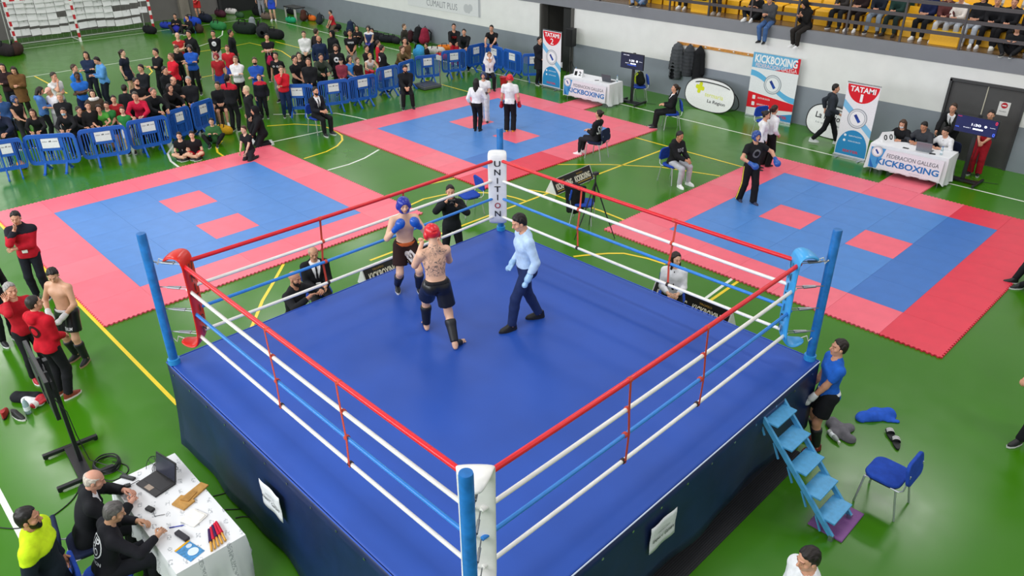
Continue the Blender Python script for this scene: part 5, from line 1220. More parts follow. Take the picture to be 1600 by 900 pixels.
# cables: coil on the floor, cables on the floor and on the table
cc = empty('cable_coil', (-0.737, -11.489, 0.000), 0, 'coil of black cable on the floor beside the wheeled screen stand', 'cable')
for k in range(6):
    R_ = .19-.012*(k % 3); MB().tube([(R_*math.cos(t)*(1+.06*math.sin(3*t+k)), R_*.85*math.sin(t), .012+.014*k+.01*math.sin(2*t+k)) for t in np.linspace(0, 2*math.pi, 26)], .008, 6, False).build('loop', mat('#15161a', .5), cc, smooth=True)
def floor_cable(pts, lb, r_=.007):
    c = empty('floor_cable', pts[0], 0, lb, 'cable'); o = Vector(pts[0]); pp = [Vector(p)-o+Vector((0, 0, .008)) for p in pts]; sm = []
    for i in range(len(pp)-1):
        a, b, c_, d = pp[max(0, i-1)], pp[i], pp[i+1], pp[min(len(pp)-1, i+2)]
        for k in range(5): t = k/5; sm.append(.5*((2*b)+(-a+c_)*t+(2*a-5*b+4*c_-d)*t*t+(-a+3*b-3*c_+d)*t**3))
    MB().tube(sm+[pp[-1]], r_, 6).build('wire', mat('#15161a', .5), c, smooth=True)
floor_cable([(-0.767, -11.413, 0.000), (-0.559, -11.306, 0.000), (-0.408, -11.361, 0.000), (-0.394, -11.552, 0.000), (-0.626, -11.671, 0.000)], 'black cable looping from the cable coil towards the table')
floor_cable([(-0.569, -12.861, -0.000), (-0.331, -12.646, -0.000), (-0.258, -12.350, -0.000), (-0.367, -12.062, 0.000), (-0.553, -11.882, 0.000)], 'black cable snaking across the floor to the screen stand')
floor_cable([(0.784, -10.738, 0.000), (0.838, -10.603, 0.000), (0.832, -10.462, 0.000), (0.780, -10.349, 0.000)], 'short black cable running from the table under the ring skirt'); floor_cable([(1.109, -10.734, 0.000), (1.226, -10.599, 0.000), (1.308, -10.454, -0.000)], 'thin black cable on the floor under the table end'); floor_cable([(1.327, -10.708, 0.000), (1.400, -10.603, 0.000), (1.576, -10.527, 0.000)], 'thin black cable nearest the ring skirt on the floor')
tcb = empty('table_cables', (TX-.72, TY+.14, TZ), 0, 'tangle of thin black cables behind the laptop on the officials table', 'cable')
for k in range(5):
    rr = random.Random(k); x0 = rr.uniform(-.1, .1); MB().tube([(x0+.22*math.sin(t*1.7+k), .04*k-.1+.08*math.cos(t*2.3+k*2), .008+.006*k) for t in np.linspace(0, 3, 14)], .0035, 5).build('wire', CHK, tcb, smooth=True)
# ------------------------------------------------------------------ floor things on the left
soft_thing('sports_bag', 'black bag with a white towel on the floor by the screen stand', 'bag', [((-.18, 0, .05), (.14, 0, .05), .09, .09), ((-.05, .08, .04), (.15, .05, .04), .06, .07)], '#1a1b20', (-3.041, -11.817, 0.000), RAD(40), .018)
r = soft_thing('towel', 'white towel lying on the black bag beside the screen stand', 'towel', [((-.08, 0, .08), (.1, .02, .06), .07, .07)], '#e6e6e8', (-2.857, -11.807, 0.000), RAD(40), .016)
r = empty('boxing_glove', (-2.791, -11.739, 0.000), RAD(30), 'red and white boxing glove on the floor by the screen stand', 'glove'); g = Grid((-.2, -.2, -.01), (.2, .25, .25), .014); F_ = g.new(); g.ell(F_, (0, .06, .08), (.075, .09, .075), k=0); g.cone(F_, (0, -.08, .07), (0, 0, .075), .05, .05, k=.03); g.cone(F_, (.06, -.01, .07), (.075, .07, .08), .025, .022, k=.01); V, Q = g.mesh(F_); link('glove_body', to_mesh('glove_body', V, Q, mat('#b81c2c', .35)), r); MB().tube([(0, -.10, .07), (0, -.03, .072)], .054, 12).build('cuff', mat('#e8e4e0', .5), r, smooth=True)
bottle((-2.703, -11.908, 0.000), 'clear water bottle standing on the floor by the black bag', '#bcd4da', '#e8f0f4', 0, False, 1.3)
def shoe_thing(pos, rz, lb, c1, c2): r = empty('sports_shoe', pos, rz, lb, 'shoe', 'loose sports shoes'); link('shoe_body', shoe_mesh(c1, c2), r); MB().box((0, .06, .10), (.05, .09, .008)).build('laces', mat('#e8e8e8'), r).rotation_euler = (RAD(-25), 0, 0)
shoe_thing((-2.844, -12.180, 0.000), RAD(70), 'red and black sports shoe at the left edge of the floor', '#a02020', '#201818'); shoe_thing((-2.727, -12.060, -0.000), RAD(-70), 'black and white sports shoe beside the red one on the floor', '#1c1a1c', '#e0dcd8')
# ------------------------------------------------------------------ bench with yellow top, scale, bins
bn = empty('bench', (-14.75, -3.75, 0), RAD(-3), 'low wooden bench with a yellow sheet on its left half', 'bench'); MB().box((0, 0, .48), (.85, 1.2, .05)).build('plank', mat('#9a6030', .5, 0, .25, 12), bn)
for sy in (-.5, .5): MB().box((0, sy, .23), (.6, .06, .46)).build('support', mat('#5a4030', .6), bn)
ye = empty('yellow_sheet', (-14.75, -4.05, .506), RAD(-3), 'yellow cardboard sheet lying on the wooden bench', 'sheet'); MB().prism([(-.40, -.30), (.42, -.35), (.35, .28), (.1, .33), (-.38, .25)], 0, .012).build('sheet_body', mat('#eec01c', .5), ye); MB().prism([(.1, -.2), (.38, -.25), (.33, .0)], .012, .018).build('sheet_fold', mat('#f2cc34', .5), ye)
sc = empty('weighing_scale', (-13.572, 4.100, 0.000), RAD(-5), 'grey platform weighing scale with a display pole by the barriers', 'scale'); MB().box((0, 0, .06), (.75, .75, .10)).build('platform', mat('#55595c', .5), sc, bevel=.015); MB().box((0, 0, .115), (.66, .66, .012)).build('plate', metal('#6c7072', .4), sc); MB().tube([(.32, .35, .1), (.32, .35, 1.0)], .02, 8).build('pole', metal(), sc); MB().box((.32, .34, 1.05), (.26, .06, .14)).build('display', mat('#b8bcb8', .5), sc)
bk = empty('bucket', (-11.753, 6.182, 0.000), 0, 'red plastic bucket behind the red-helmeted fighter', 'bucket'); MB().lathe([(.11, 0), (.14, .30), (.15, .30), (.15, .32), (.135, .31)], n=16).build('pail', plastic('#c8262c'), bk, smooth=True); MB().tube([(.14*math.cos(t), 0, .30+.12*math.sin(t)) for t in np.linspace(0, math.pi, 9)], .006, 6).build('handle', metal(), bk)
# ------------------------------------------------------------------ handball goal with paper sheets, far left
gl = empty('handball_goal', (-31.6, -2.0, 0), 0, 'red and white banded handball goal in front of the grey end wall', 'goal')
RW = [mat('#e8e6e2', .5), mat('#c0202c', .5)]
for y in (-2.6, 0, 3.4):
    p = MB()
    for k in range(10): p.box((0, y, .1+k*.2), (.09, .09, .2), m=k % 2)
    p.build('post', RW, gl)
p = MB()
for k in range(30): p.box((0, -2.6+.1+k*.2, 2.05), (.09, .2, .09), m=k % 2)
p.build('crossbar', RW, gl)
for y in (-2.6, 0, 3.4): MB().tube([(0, y, 2.0), (-.9, y, 1.9), (-1.2, y, .04), (0, y, .04)], .02, 6).build('back_stay', mat('#d8d8d4', .5), gl)
MB().tube([(-1.2, -2.6, .04), (-1.2, 3.4, .04)], .02, 6).build('ground_bar', mat('#d8d8d4', .5), gl)
nb = MB()
for k in range(25): y = -2.6+k*.25; nb.bar((-1.15, y, .05), (-.85, y, 1.95), .008, .008)
for k in range(9): z = .1+k*.22; nb.bar((-1.15+.03*k, -2.6, z), (-1.15+.03*k, 3.4, z), .008, .008)
tag(nb.build('net', mat('#8a8a86', .8), gl), kind='stuff')
prs = {}
for r_, (z, x, y0, y1) in enumerate(((.55, -1.02, -2.5, 3.2), (.95, -.98, -2.5, 3.3), (1.2, -.95, -2.5, 2.0), (1.5, -.9, -2.5, 3.3), (1.75, -.88, -2.5, 3.3), (1.95, -.86, -2.5, 3.3))):
    y = y0
    while y < y1:
        sg = .10*math.sin((y+2.5)*1.0)**2
        if (r_, round(y, 1)) not in ((2, -.5),):
            if 's' not in prs: o = MB().box((0, 0, 0), (.006, .40, .28)).build('paper_sheet', mat('#e2e2e2', .7, 0, .04, 3), gl); prs['s'] = o.data
            else: o = link('paper_sheet', prs['s'], gl)
            o.location = (x+.03*math.sin(y*7+r_), y+.2, z-sg); o.rotation_euler = (RAD(3*math.sin(y*3+r_)), RAD(-10), 0)
        y += .41

# ------------------------------------------------------------------ bags along the wall and on the floor
def duffel(pos, rz, c, lb, s=1., strap='#1c1c20'):
    r = soft_thing('sports_bag', lb, 'bag', [((-.22*s, 0, .13*s), (.22*s, 0, .13*s), .14*s, .14*s), ((0, 0, .12*s), (.34*s, .16*s, .15*s))], c, pos, rz, .03, 'bag_body', .005, 30, group='sports bags')
    MB().tube([(-.12*s, -.13*s, .15*s), (-.10*s, -.06*s, .34*s), (.10*s, -.06*s, .34*s), (.12*s, -.13*s, .15*s)], .016*s, 6).build('handle', cloth(strap), r, smooth=True); return r
def backpack(pos, rz, c, lb, s=1., c2='#1c1c20', lie=False):
    r = soft_thing('backpack', lb, 'backpack', [((0, 0, .16*s), (0, .02*s, .36*s), .16*s, .12*s), ((0, -.10*s, .14*s), (.12*s, .07*s, .12*s))], c, pos, rz, .026, 'bag_body', .004, 30, group='backpacks')
    for q in (-1, 1): MB().tube([(q*.08*s, .10*s, .42*s), (q*.10*s, .19*s, .32*s), (q*.10*s, .16*s, .10*s)], .02*s, 6).build('shoulder_strap', cloth(c2), r, smooth=True)
    MB().tube([(-.04*s, .05*s, .47*s), (0, .06*s, .52*s), (.04*s, .05*s, .47*s)], .01*s, 6).build('grab_loop', cloth(c2), r); return r
BG = [
 ('b', (-27.613, 8.258, 0.000), 10, '#2c3038', 'dark grey backpack leaning on the long wall left of the crouching child', 1.1), ('d', (-25.837, 8.002, 0.000), 40, '#1b1c22', 'black sports bag by the long wall right of the crouching child', 1.),
 ('b', (-24.407, 7.990, -0.000), 10, '#1d2a44', 'navy backpack standing on its own at the long wall', 1.2), ('d', (-24.007, 7.474, -0.000), -20, '#16181c', 'low black bag with green trim at the long wall', .7),
 ('d', (-22.165, 7.979, 0.000), 10, '#17191f', 'big black sports bag at the long wall behind the helmeted child', 1.2), ('d', (-21.332, 7.958, 0.000), 25, '#1d1f26', 'black sports bag second in the heap by the long wall', 1.2),
 ('d', (-20.961, 8.117, 0.000), -15, '#23252b', 'dark grey sports bag at the right end of the wall heap', 1.1), ('b', (-20.580, 8.701, 0.000), 20, '#3a1a20', 'dark red backpack behind the brown-haired child', 1.1),
 ('b', (-20.204, 9.073, 0.000), 5, '#16171a', 'tall black backpack propped upright at the long wall', 1.5), ('b', (-19.744, 9.116, 0.000), 5, '#8a2038', 'maroon backpack with a pink patch propped at the long wall', 1.5),
 ('d', (-17.821, 7.031, -0.000), -40, '#3a9ad2', 'large light blue sports bag behind the barriers', 1.6), ('d', (-17.719, 7.847, 0.000), 30, '#c8c4be', 'white and black sports bag right of the light blue one', 1.2), ('d', (-17.974, 8.517, 0.000), 60, '#e07a24', 'orange bag on the floor behind the barriers', 1.), ('d', (-16.861, 7.459, 0.000), 0, '#b02a2a', 'red bag behind the barriers left of the leaning pair', .9),
 ('d', (-28.051, 4.398, -0.000), 20, '#1a2420', 'big dark green bag lying on the court at the far left group', 1.9), ('d', (-26.826, 4.692, 0.000), -30, '#222428', 'big dark grey bag lying in the middle of the far court', 2.0), ('d', (-25.856, 4.765, -0.000), 10, '#16171a', 'black bag with a white shoe beside it on the far court', 1.6), ('b', (-28.915, 5.215, 0.000), 0, '#8a9094', 'grey and white striped backpack on top of the heap on the far court', 1.2),
 ('d', (-31.381, 1.114, 0.000), 10, '#17181c', 'black sports bag at the right goal post', 1.3), ('d', (-32.149, 2.278, 0.000), 30, '#2a3fa8', 'blue bag on the floor right of the goal', 1.1), ('d', (-30.818, 2.138, -0.000), 0, '#2a2f9c', 'royal blue bag in front of the sitting pair by the end wall', 1.2), ('d', (-31.929, 3.501, 0.000), 10, '#1f45b8', 'bright blue bag beside the sitting pair by the end wall', 1.6), ('d', (-32.548, 4.463, 0.000), 0, '#1a2030', 'navy bag by the end wall', 1.5), ('d', (-29.983, 2.961, 0.000), -20, '#3c2a22', 'brown bag on the far court below the bright blue one', 1.3), ('d', (-29.964, 3.938, -0.000), 15, '#2f7a44', 'green and white bag on the far court', 1.4), ('d', (-33.516, 5.734, 0.000), 0, '#4a2230', 'maroon bag by the end wall', 1.3), ('d', (-33.886, 6.540, -0.000), 20, '#d8d4d0', 'white bag by the end wall', 1.1), ('d', (-32.575, 6.371, 0.000), 0, '#3a5a3c', 'olive bag at the corner of the far court', 1.),
 ('d', (-32.403, 7.403, 0.000), 0, '#141518', 'black bag in the far corner', 1.5), ('d', (-30.905, 7.166, 0.000), 30, '#6a5a50', 'grey-brown bag by the blue-shorted person', 1.2), ('d', (-29.178, 7.506, 0.000), 10, '#1f9a6a', 'green bag under the white trestle', 1.), ('b', (-29.041, 8.176, 0.000), 20, '#4a2a22', 'brown backpack by the white trestle', 1.2), ('d', (-28.923, 8.562, 0.000), 0, '#d86a24', 'orange bag by the long wall', 1.), ('d', (-31.529, 9.445, -0.000), 0, '#191a1e', 'black bag on the white trestle', 1.),
 ('d', (-30.769, -5.281, 0.000), 10, '#2a2426', 'dark bag heap left of the goal', 1.8), ('d', (-30.706, -4.851, -0.000), -20, '#3a2620', 'brown-black bag at the left goal post', 1.6), ('d', (-31.833, -5.219, 0.000), 0, '#c82a28', 'red bag with a yellow top at the left edge', 1.2),
 ('d', (-18.517, -8.161, 0.000), 20, '#1d2438', 'navy bag on the floor behind the leftmost barriers', 1.2), ('d', (-14.441, -8.925, 0.000), 0, '#c8862c', 'orange-yellow bag under the second barrier', .6),
 ('d', (-13.509, -3.673, 0.000), 10, '#c8961c', 'mustard yellow bag beside the sitting child in green', .9)]
for k, p, a, c, lb, s in BG:
    (backpack if k == 'b' else duffel)((max(p[0], -33.9), min(p[1], 8.85), 0), RAD(a), c, lb, s)
r = backpack(((-7.090, 8.105, 0.000)[0], (-7.090, 8.105, 0.000)[1], .487), 2.373, '#1c2018', 'black and lime backpack sitting on the blue chair by the wall', 1., '#b8d020')
dw_ = empty('drawstring_bag', Vector((-18.378, 0.583, 0.))+Vector((-math.sin(-2.077), math.cos(-2.077), 0))*.20, -1.816, 'crimson drawstring bag hanging from the arm of the person in the black t-shirt', 'bag'); dw_.location.z = .60
g = Grid((-.2, -.15, 0), (.2, .15, .6), .02); F_ = g.new(); g.cone(F_, (0, 0, .14), (0, 0, .30), .13, .08, k=0); V, Q = g.mesh(F_); link('bag_body', to_mesh('bag_body', V, Q, cloth('#b01c48')), dw_); MB().tube([(-.05, 0, .38), (-.03, 0, .6)], .008, 6).tube([(.05, 0, .38), (.03, 0, .6)], .008, 6).build('cord', cloth('#e8d8dc'), dw_)
tr = empty('trestle', (-29.880, 8.172, 0.000), 0, 'white trestle table with bags by the far wall', 'table'); MB().box((0, 0, .62), (1.2, .6, .05)).build('tabletop', mat('#2a2a2c', .5), tr)
for sx in (-.5, .5): MB().box((sx, -.25, .3), (.07, .05, .6)).build('leg', mat('#d8d4cc', .5), tr); MB().box((sx, .25, .3), (.07, .05, .6)).build('leg', mat('#d8d4cc', .5), tr)

# ------------------------------------------------------------------ the people of the hall
BK, NVY, RD, WT, GY, BRN = '#17181b', '#1c2438', '#c01c2e', '#e4e4e6', '#6a6c70', '#5a3f28'
SK1, SK2, SK3, SKD = '#d9a184', '#e2b496', '#c48a6a', '#5a3824'
H1, H2, HB, HG = '#1a1412', '#3a271a', '#b59668', '#8c8884'
T = lambda k, c, *a: (k, c)+a
def seat_person(label, pos, rz, chlabel, H=1.70, pose='sit', proto=None, **k):
    d = Vector((-math.sin(rz), math.cos(rz), 0)); chair(Vector(pos)-d*.04, rz, chlabel, proto); return person(label, pos, rz, H, pose, **k)
# --- in the ring
RZ = 1.352
person('shirtless boxer in a blue headguard, blue gloves and dark patterned shorts, facing the camera', (.25, -7.14, RZ), -1.990, 1.62, dict(pel=(0, .0, .86), lean=10, LF=(-.15, .10, .08), RF=(.16, -.12, .08), LH=(-.15, .33, 1.28), RH=(.17, .28, 1.26), LE=(-.7, -.2, -1), RE=(.7, -.2, -1), hp=2),
       top=('none', ''), bot=('shorts', '#2a1614', '#b8562a'), hair=('headguard', '#22309a'), skinc='#e0b498', shoes=('#17181c', '#c8c8c8'), res=.013, gloves=('#1a56b8', 1.25), guards='#15182a')
_b = 'shirtless boxer in a blue headguard, blue gloves and dark patterned shorts, facing the camera'
_blob = [(math.cos(t)*(1+.25*math.sin(3*t)), math.sin(t)*(1+.2*math.cos(5*t))) for t in np.linspace(0, 2*math.pi, 24, endpoint=False)]
garment_print(_b, '', .15, .17, ink('#c9c2c0'), -.14, False, -.03, 'shorts_print', ([(0, 0)]+_blob, [(0, i+1, (i+1) % 24+1) for i in range(24)]), 'bot')
garment_print(_b, '', .07, .08, ink('#3a2a28'), -.13, False, -.03, 'shorts_print', ring_poly(.4, 1.), 'bot')
person('shirtless boxer in a red headguard and black shorts with a tattooed back, seen from behind', (1.62, -7.67, RZ), 1.082, 1.72, dict(pel=(0, 0, .88), lean=8, twist=-12, LF=(-.12, .30, .08), RF=(.16, -.28, .08), LH=(-.13, .27, 1.30), RH=(.13, .27, 1.30), LE=(-.5, -.4, -1), RE=(.5, -.4, -1), RFa=50, LFa=0),
       top=('none', ''), bot=('shorts', '#141416', 'satin', '#1c1c20'), hair=('headguard', '#d0202a'), skinc='#ddb094', shoes=None, res=.013, guards='#121318', tattoo=True, curl=1.1)
person('referee in a light blue shirt and navy trousers walking across the ring', (2.15, -6.56, RZ), 2.687, 1.70, dict(pel=(0, 0, .925), LF=(-.10, .24, .08), RF=(.10, -.24, .08), LH=(-.24, .05, .86), RH=(.22, .12, .9), hp=16, lean=4),
       top=('shirt', '#b4cdea'), bot=('trousers', '#1d2c56'), hair=('short', '#191412'), skinc=SK1, shoes=('#121214', '#1c1c20'), res=.013, gloves=('#9cc4e8', .62))
# --- close to the ring and in the foreground
person('man in a red and black tracksuit with a white badge, hand at his mouth', (-6.331, -10.690, 0.), -2.025, 1.72, 'mouth', top=('jacket', '#b8182a'), bot=('trousers', '#1b1d26'), hair=('short', H1), res=.016, extra=[('yoke', '#1e1c26', .40), ('lanyard', '#222226'), ('medal',)])
person('shirtless fighter with white hand wraps, black shorts and black shin guards', (-3.644, -10.876, 0.), -2.549, 1.70, dict(RH=(.14, .20, .98), LH=(-.13, .22, .96), RE=(1, -.6, 0), LE=(-1, -.6, 0), hp=24, hy=-30, LF=(-.14, .05, .08)), top=('none', ''), bot=('shorts', '#141416', 'satin', '#d8d8da'), hair=('short', '#1e1613'), skinc='#d8a888', shoes=('#151518', '#a88468'), res=.015, guards='#17181c', gloves=('#dadada', .8))
garment_print('shirtless fighter with white hand wraps, black shorts and black shin guards', 'VENUM', .15, .05, ink('#e8e8ea'), -.24, False, -.09, on='bot')
person('man in a red hooded sweatshirt with a dark round emblem, seen from behind', (-2.770, -11.385, 0.), 0.453, 1.72, 'clasp', top=('hoodie', '#c01226'), bot=('trousers', '#16161a'), hair=('buzz', '#2a2320'), shoes=('#8a3a2a', '#e8e0dc'), res=.016, hy=25)
garment_print('man in a red hooded sweatshirt with a dark round emblem, seen from behind', '', .20, .20, ink('#3a0c12'), .28, True, 0, 'round_emblem', ring_poly(.62, 1.))
person('grey-haired person in a red sweatshirt holding a hand to the ear', (-3.512, -11.499, 0.), -1.379, 1.68, dict(RH=(.13, .06, 1.50), LH=(-.1, .2, 1.05), RE=(.6, .5, -1)), top=('long', '#b01626'), bot=('trousers', '#18181c'), hair=('short', '#9a9692'), shoes=('#b01c2a', '#e8e4e0'), res=.016)
person('person in dark clothes cut off by the left edge beside the red tracksuit man', (-5.032, -11.565, 0.), -1.292, 1.7, 'stand', top=('long', '#15181c'), bot=('trousers', '#15181c'))
seat_person('bald official in a dark suit sitting at the near table', (.98, -12.14, 0), RAD(-8), 'dark navy chair under the bald official at the near table', 1.72, 'desk', chair1, top=('suit', '#17181c'), bot=('trousers', '#17181c'), hair=('balding', '#c8bcb0'), skinc='#d8a088', res=.014, hy=18)
seat_person('grey-haired official in a black sweatshirt with white back print at the near table', (1.62, -12.16, 0), RAD(-4), 'blue chair under the writing official at the near table', 1.70, 'desk', None, top=('long', '#1a1a20'), bot=('trousers', '#1a1c22'), hair=('short', '#5c5856'), skinc='#c89878', res=.014, hy=12, RH=(.22, .50, .86), LH=(-.16, .42, .84), extra=[])
_l = 'grey-haired official in a black sweatshirt with white back print at the near table'
garment_print(_l, 'UP', .15, .09, ink('#e8e8ea'), .36); garment_print(_l, 'PRO', .15, .09, ink('#e8e8ea'), .26); garment_print(_l, '', .24, .27, ink('#e8e8ea'), .30, True, 0, 'print_outline', ring_poly(.90, 1.)); garment_print(_l, 'UNITION', .20, .045, ink('#e8e8ea'), .11)
person('bearded man in a dark jacket with a bright yellow-green shoulder panel, lower left', (1.68, -12.64, 0), RAD(-30), 1.74, 'stand', top=('jacket', '#16202a'), bot=('trousers', '#16202a'), hair=('short', '#17110f'), skinc='#c89070', res=.014, wd=1.08, extra=[('beard', '#17110f'), ('yoke', '#c4e21c', .34)])
person('dark-haired man in a white shirt whose head shows at the bottom edge', (6.990, -7.861, 0.), 2.635, 1.75, 'stand', top=('shirt', '#e6e8ea'), bot=('trousers', '#20242c'), hair=('short', '#211a18'), res=.015, hp=10)
person('young fighter in a blue t-shirt and black and white shorts waiting beside the ring', (5.60, -4.42, 0), 2.338, 1.70, dict(RH=(.10, .22, .92), LH=(-.10, .24, .90), hp=-6, LF=(-.12, .04, .08)), top=('tee', '#2160c0'), bot=('shorts', '#17181c', '#dcdce0'), hair=('short', '#221814'), skinc='#d69c7c', res=.015, guards='#141418', shoes=('#7a2024', '#1a1a1c'), gloves=('#dcdcdc', .75))
garment_print('young fighter in a blue t-shirt and black and white shorts waiting beside the ring', 'FIGHT TEAM', .26, .06, ink('#dce6f4'), .36)
seat_person('official in a black suit and tie with a white badge sitting behind the ring', (-2.173, -7.345, 0.), -1.903, 'blue chair under the suited official behind the ring', 1.70, 'sit', None, top=('suit', '#15161a'), bot=('trousers', '#15161a'), hair=('balding', '#a8988a'), skinc='#c89476', res=.016, hp=8, extra=[('medal',)])
person('bald bearded man in a black sweatshirt leaning with his hands on the ring canvas', (-.98, -8.42, 0), RAD(-68), 1.72, dict(RH=(.12, .42, 1.42), LH=(-.14, .46, 1.42), lean=12, RE=(1, -.3, -.6), LE=(-1, -.3, -.6)), top=('long', '#1a1b1e'), bot=('trousers', '#15161a'), hair=('bald', ''), skinc='#c08a6c', res=.016, extra=[('beard', '#2a2220')])
person('photographer in a black tracksuit holding a camera to his face behind the ring', (-1.932, -4.491, 0.), -2.200, 1.72, dict(RH=(.10, .20, 1.50), LH=(-.09, .24, 1.44), RE=(1, .1, -.8), LE=(-1, .1, -.8), LF=(-.18, 0, .08), RF=(.18, 0, .08)), top=('jacket', '#17191e'), bot=('trousers', '#14151a'), hair=('short', H1), res=.018)
cmr = empty('camera', (0, 0, 0), -2.200, 'black photo camera held up by the photographer behind the ring', 'camera'); p_ = (-1.932, -4.491, 0.); d_ = Vector((-math.sin(-2.200), math.cos(-2.200), 0)); cmr.location = Vector((p_[0], p_[1], 1.50))+d_*.27
MB().box((0, 0, 0), (.14, .07, .10)).build('camera_body', plastic('#15161a'), cmr, bevel=.008); MB().tube([(0, .03, 0), (0, .15, 0)], [.036, .042], 14).build('lens', plastic('#101114'), cmr, smooth=True)
seat_person('long-haired woman in a white blouse sitting by the ring, hands in her lap', (2.242, -3.114, 0.), -2.514, 'blue chair under the white-bloused woman beside the ring', 1.66, 'sit', None, top=('shirt', '#e6e6ea', '#241a20'), bot=('trousers', '#15161a'), hair=('long', '#2a1a14'), skinc=SK2, res=.018, wd=.92, hy=-30)
# --- on and around the mats
person('fighter in a blue headguard, blue gloves and black clothes with a yellow leg stripe', (0.330, 2.608, 0.000), -2.077, 1.72, dict(LF=(-.08, .16, .08), RF=(.14, -.12, .08), RH=(.18, .26, 1.06), LH=(-.40, .32, 1.12), RE=(1, -.5, 0), LE=(-1, 0, -.3)), top=('tee', '#1b1b1e'), bot=('baggy', '#17171a'), hair=('headguard', '#23458c'), res=.018, gloves=('#2456a8', 1.3), shoes=('#1c2444', '#e0e0e0'), extra=[('legstripe', '#e0cc4a')])
garment_print('fighter in a blue headguard, blue gloves and black clothes with a yellow leg stripe', '', .2, .2, ink('#6a6c70'), .30, False, 0, 'round_print', ring_poly(.6, 1.))
person('woman referee in a white shirt and wide black trousers, hand behind her back', (-0.634, 5.154, 0.), -0.332, 1.62, dict(LH=(-.10, -.14, 1.02), RH=(.2, .1, .95), LE=(-1, -.4, -.3)), top=('shirt', '#e8e8ea', '#1a1a1c'), bot=('baggy', '#141416'), hair=('pony', '#33211a'), res=.02, wd=.92)
person('person in white top and black trousers half hidden behind the woman referee', (-0.632, 4.762, 0.), -1.117, 1.55, 'stand', top=('long', '#e4e4e6'), bot=('trousers', '#141416'), hair=('bun', '#241a16'), wd=.92)
person('man in a dark jacket striding past the La Region board', (-0.425, 8.058, 0.), -1.117, 1.72, 'walk', top=('hoodie', '#2b3038'), bot=('trousers', '#16171b'), hair=('short', H1), shoes=('#d0d2d4', '#e8e8e8'), res=.02)
person('woman in a white blouse and black trousers on the back mat, seen from behind', (-8.262, 1.787, 0.000), 0.541, 1.58, dict(RH=(.22, .30, 1.08), LH=(-.24, .05, .92), LF=(-.08, 0, .08), RF=(.08, 0, .08)), top=('shirt', '#ececee'), bot=('trousers', '#141418'), hair=('long', '#171210'), res=.02, fat=1.08)
person('girl in a blue headguard, white t-shirt and white trousers on the back mat', (-8.799, 2.559, 0.000), -2.426, 1.56, dict(RH=(.1, .3, 1.2), LH=(-.1, .3, 1.1)), top=('tee', '#e8e8ea'), bot=('baggy', '#e4e4e6'), hair=('headguard', '#233458'), gloves=('#3a2226', 1.1), res=.022, shoes=('#20222c', '#d0d0d0'), wd=.94)
person('fighter in a red headguard, white t-shirt and black trousers with yellow shoes', (-7.570, 2.482, 0.000), 0.663, 1.70, dict(RH=(.27, .08, .88), LH=(-.27, .08, .86)), top=('tee', '#e6e6e8'), bot=('baggy', '#15161c'), hair=('headguard', '#d8222c'), gloves=('#c01c28', 1.1), shoes=('#e8a820', '#e8b838'), res=.02, extra=[('yoke', '#e6e6e8', .30)])
seat_person('woman in a black top with white back print seated at the back mat', (-4.258, 2.520, 0.000), 1.762, 'dark-backed blue chair beside the back mat with a woman turned away', 1.66, 'sitback', chair1, top=('long', '#1a1a20'), bot=('leggings', '#26262c'), hair=('bun', '#2a1814'), shoes=('#e8e8e8', '#f0f0f0'), res=.02, wd=.92)
garment_print('woman in a black top with white back print seated at the back mat', 'S&B', .24, .24, ink('#e4e4e6'), .27)
seat_person('woman in a black suit sitting sideways on a blue chair by the back mat', (-4.437, 6.183, 0.000), 2.338, 'blue chair under the black-suited woman by the long wall', 1.66, 'sitback', None, top=('suit', '#17181b'), bot=('trousers', '#17181b'), hair=('pony', '#33221a'), res=.02, wd=.92)
seat_person('young man in a black hoodie and light grey trousers sitting on a blue chair', (-1.693, 2.479, 0.000), -1.728, 'blue chair under the young man in grey trousers between the mats', 1.68, 'sitfwd', None, top=('hoodie', '#17181b'), bot=('trousers', '#b4b6bc'), hair=('short', H1), skinc=SK3, shoes=('#ececec', '#f4f4f4'), res=.018, lean=8)
garment_print('young man in a black hoodie and light grey trousers sitting on a blue chair', 'FIGHT', .2, .10, ink('#b8bac0'), .34, False)
seat_person('judge in a dark suit and white shirt sitting beside the barriers', (-11.547, -1.612, 0.), -1.501, 'blue chair under the suited judge beside the barriers', 1.72, 'sit', None, top=('suit', '#1a1c24'), bot=('trousers', '#17181c'), hair=('short', H1), res=.022, extra=[('beard', '#1a1412')])
seat_person('bearded man in black sitting in front of the barriers with clasped hands', (-12.038, 2.030, 0.), -2.130, 'chair under the bearded man in black in front of the barriers', 1.74, 'sitfwd', chair1, top=('jacket', '#16171b'), bot=('trousers', '#15161a'), hair=('short', H1), res=.022, lean=8, extra=[('beard', '#1a1412')])
seat_person('long-haired woman in a white blouse sitting in front of the corner barriers', (-11.791, 5.525, 0.), -2.200, 'blue chair under the long-haired woman at the corner barriers', 1.64, 'sitmouth', None, top=('shirt', '#e8e8ea', '#1a1a1c'), bot=('trousers', '#15161a'), hair=('long', '#8a6a48'), skinc=SK2, res=.022, wd=.92)
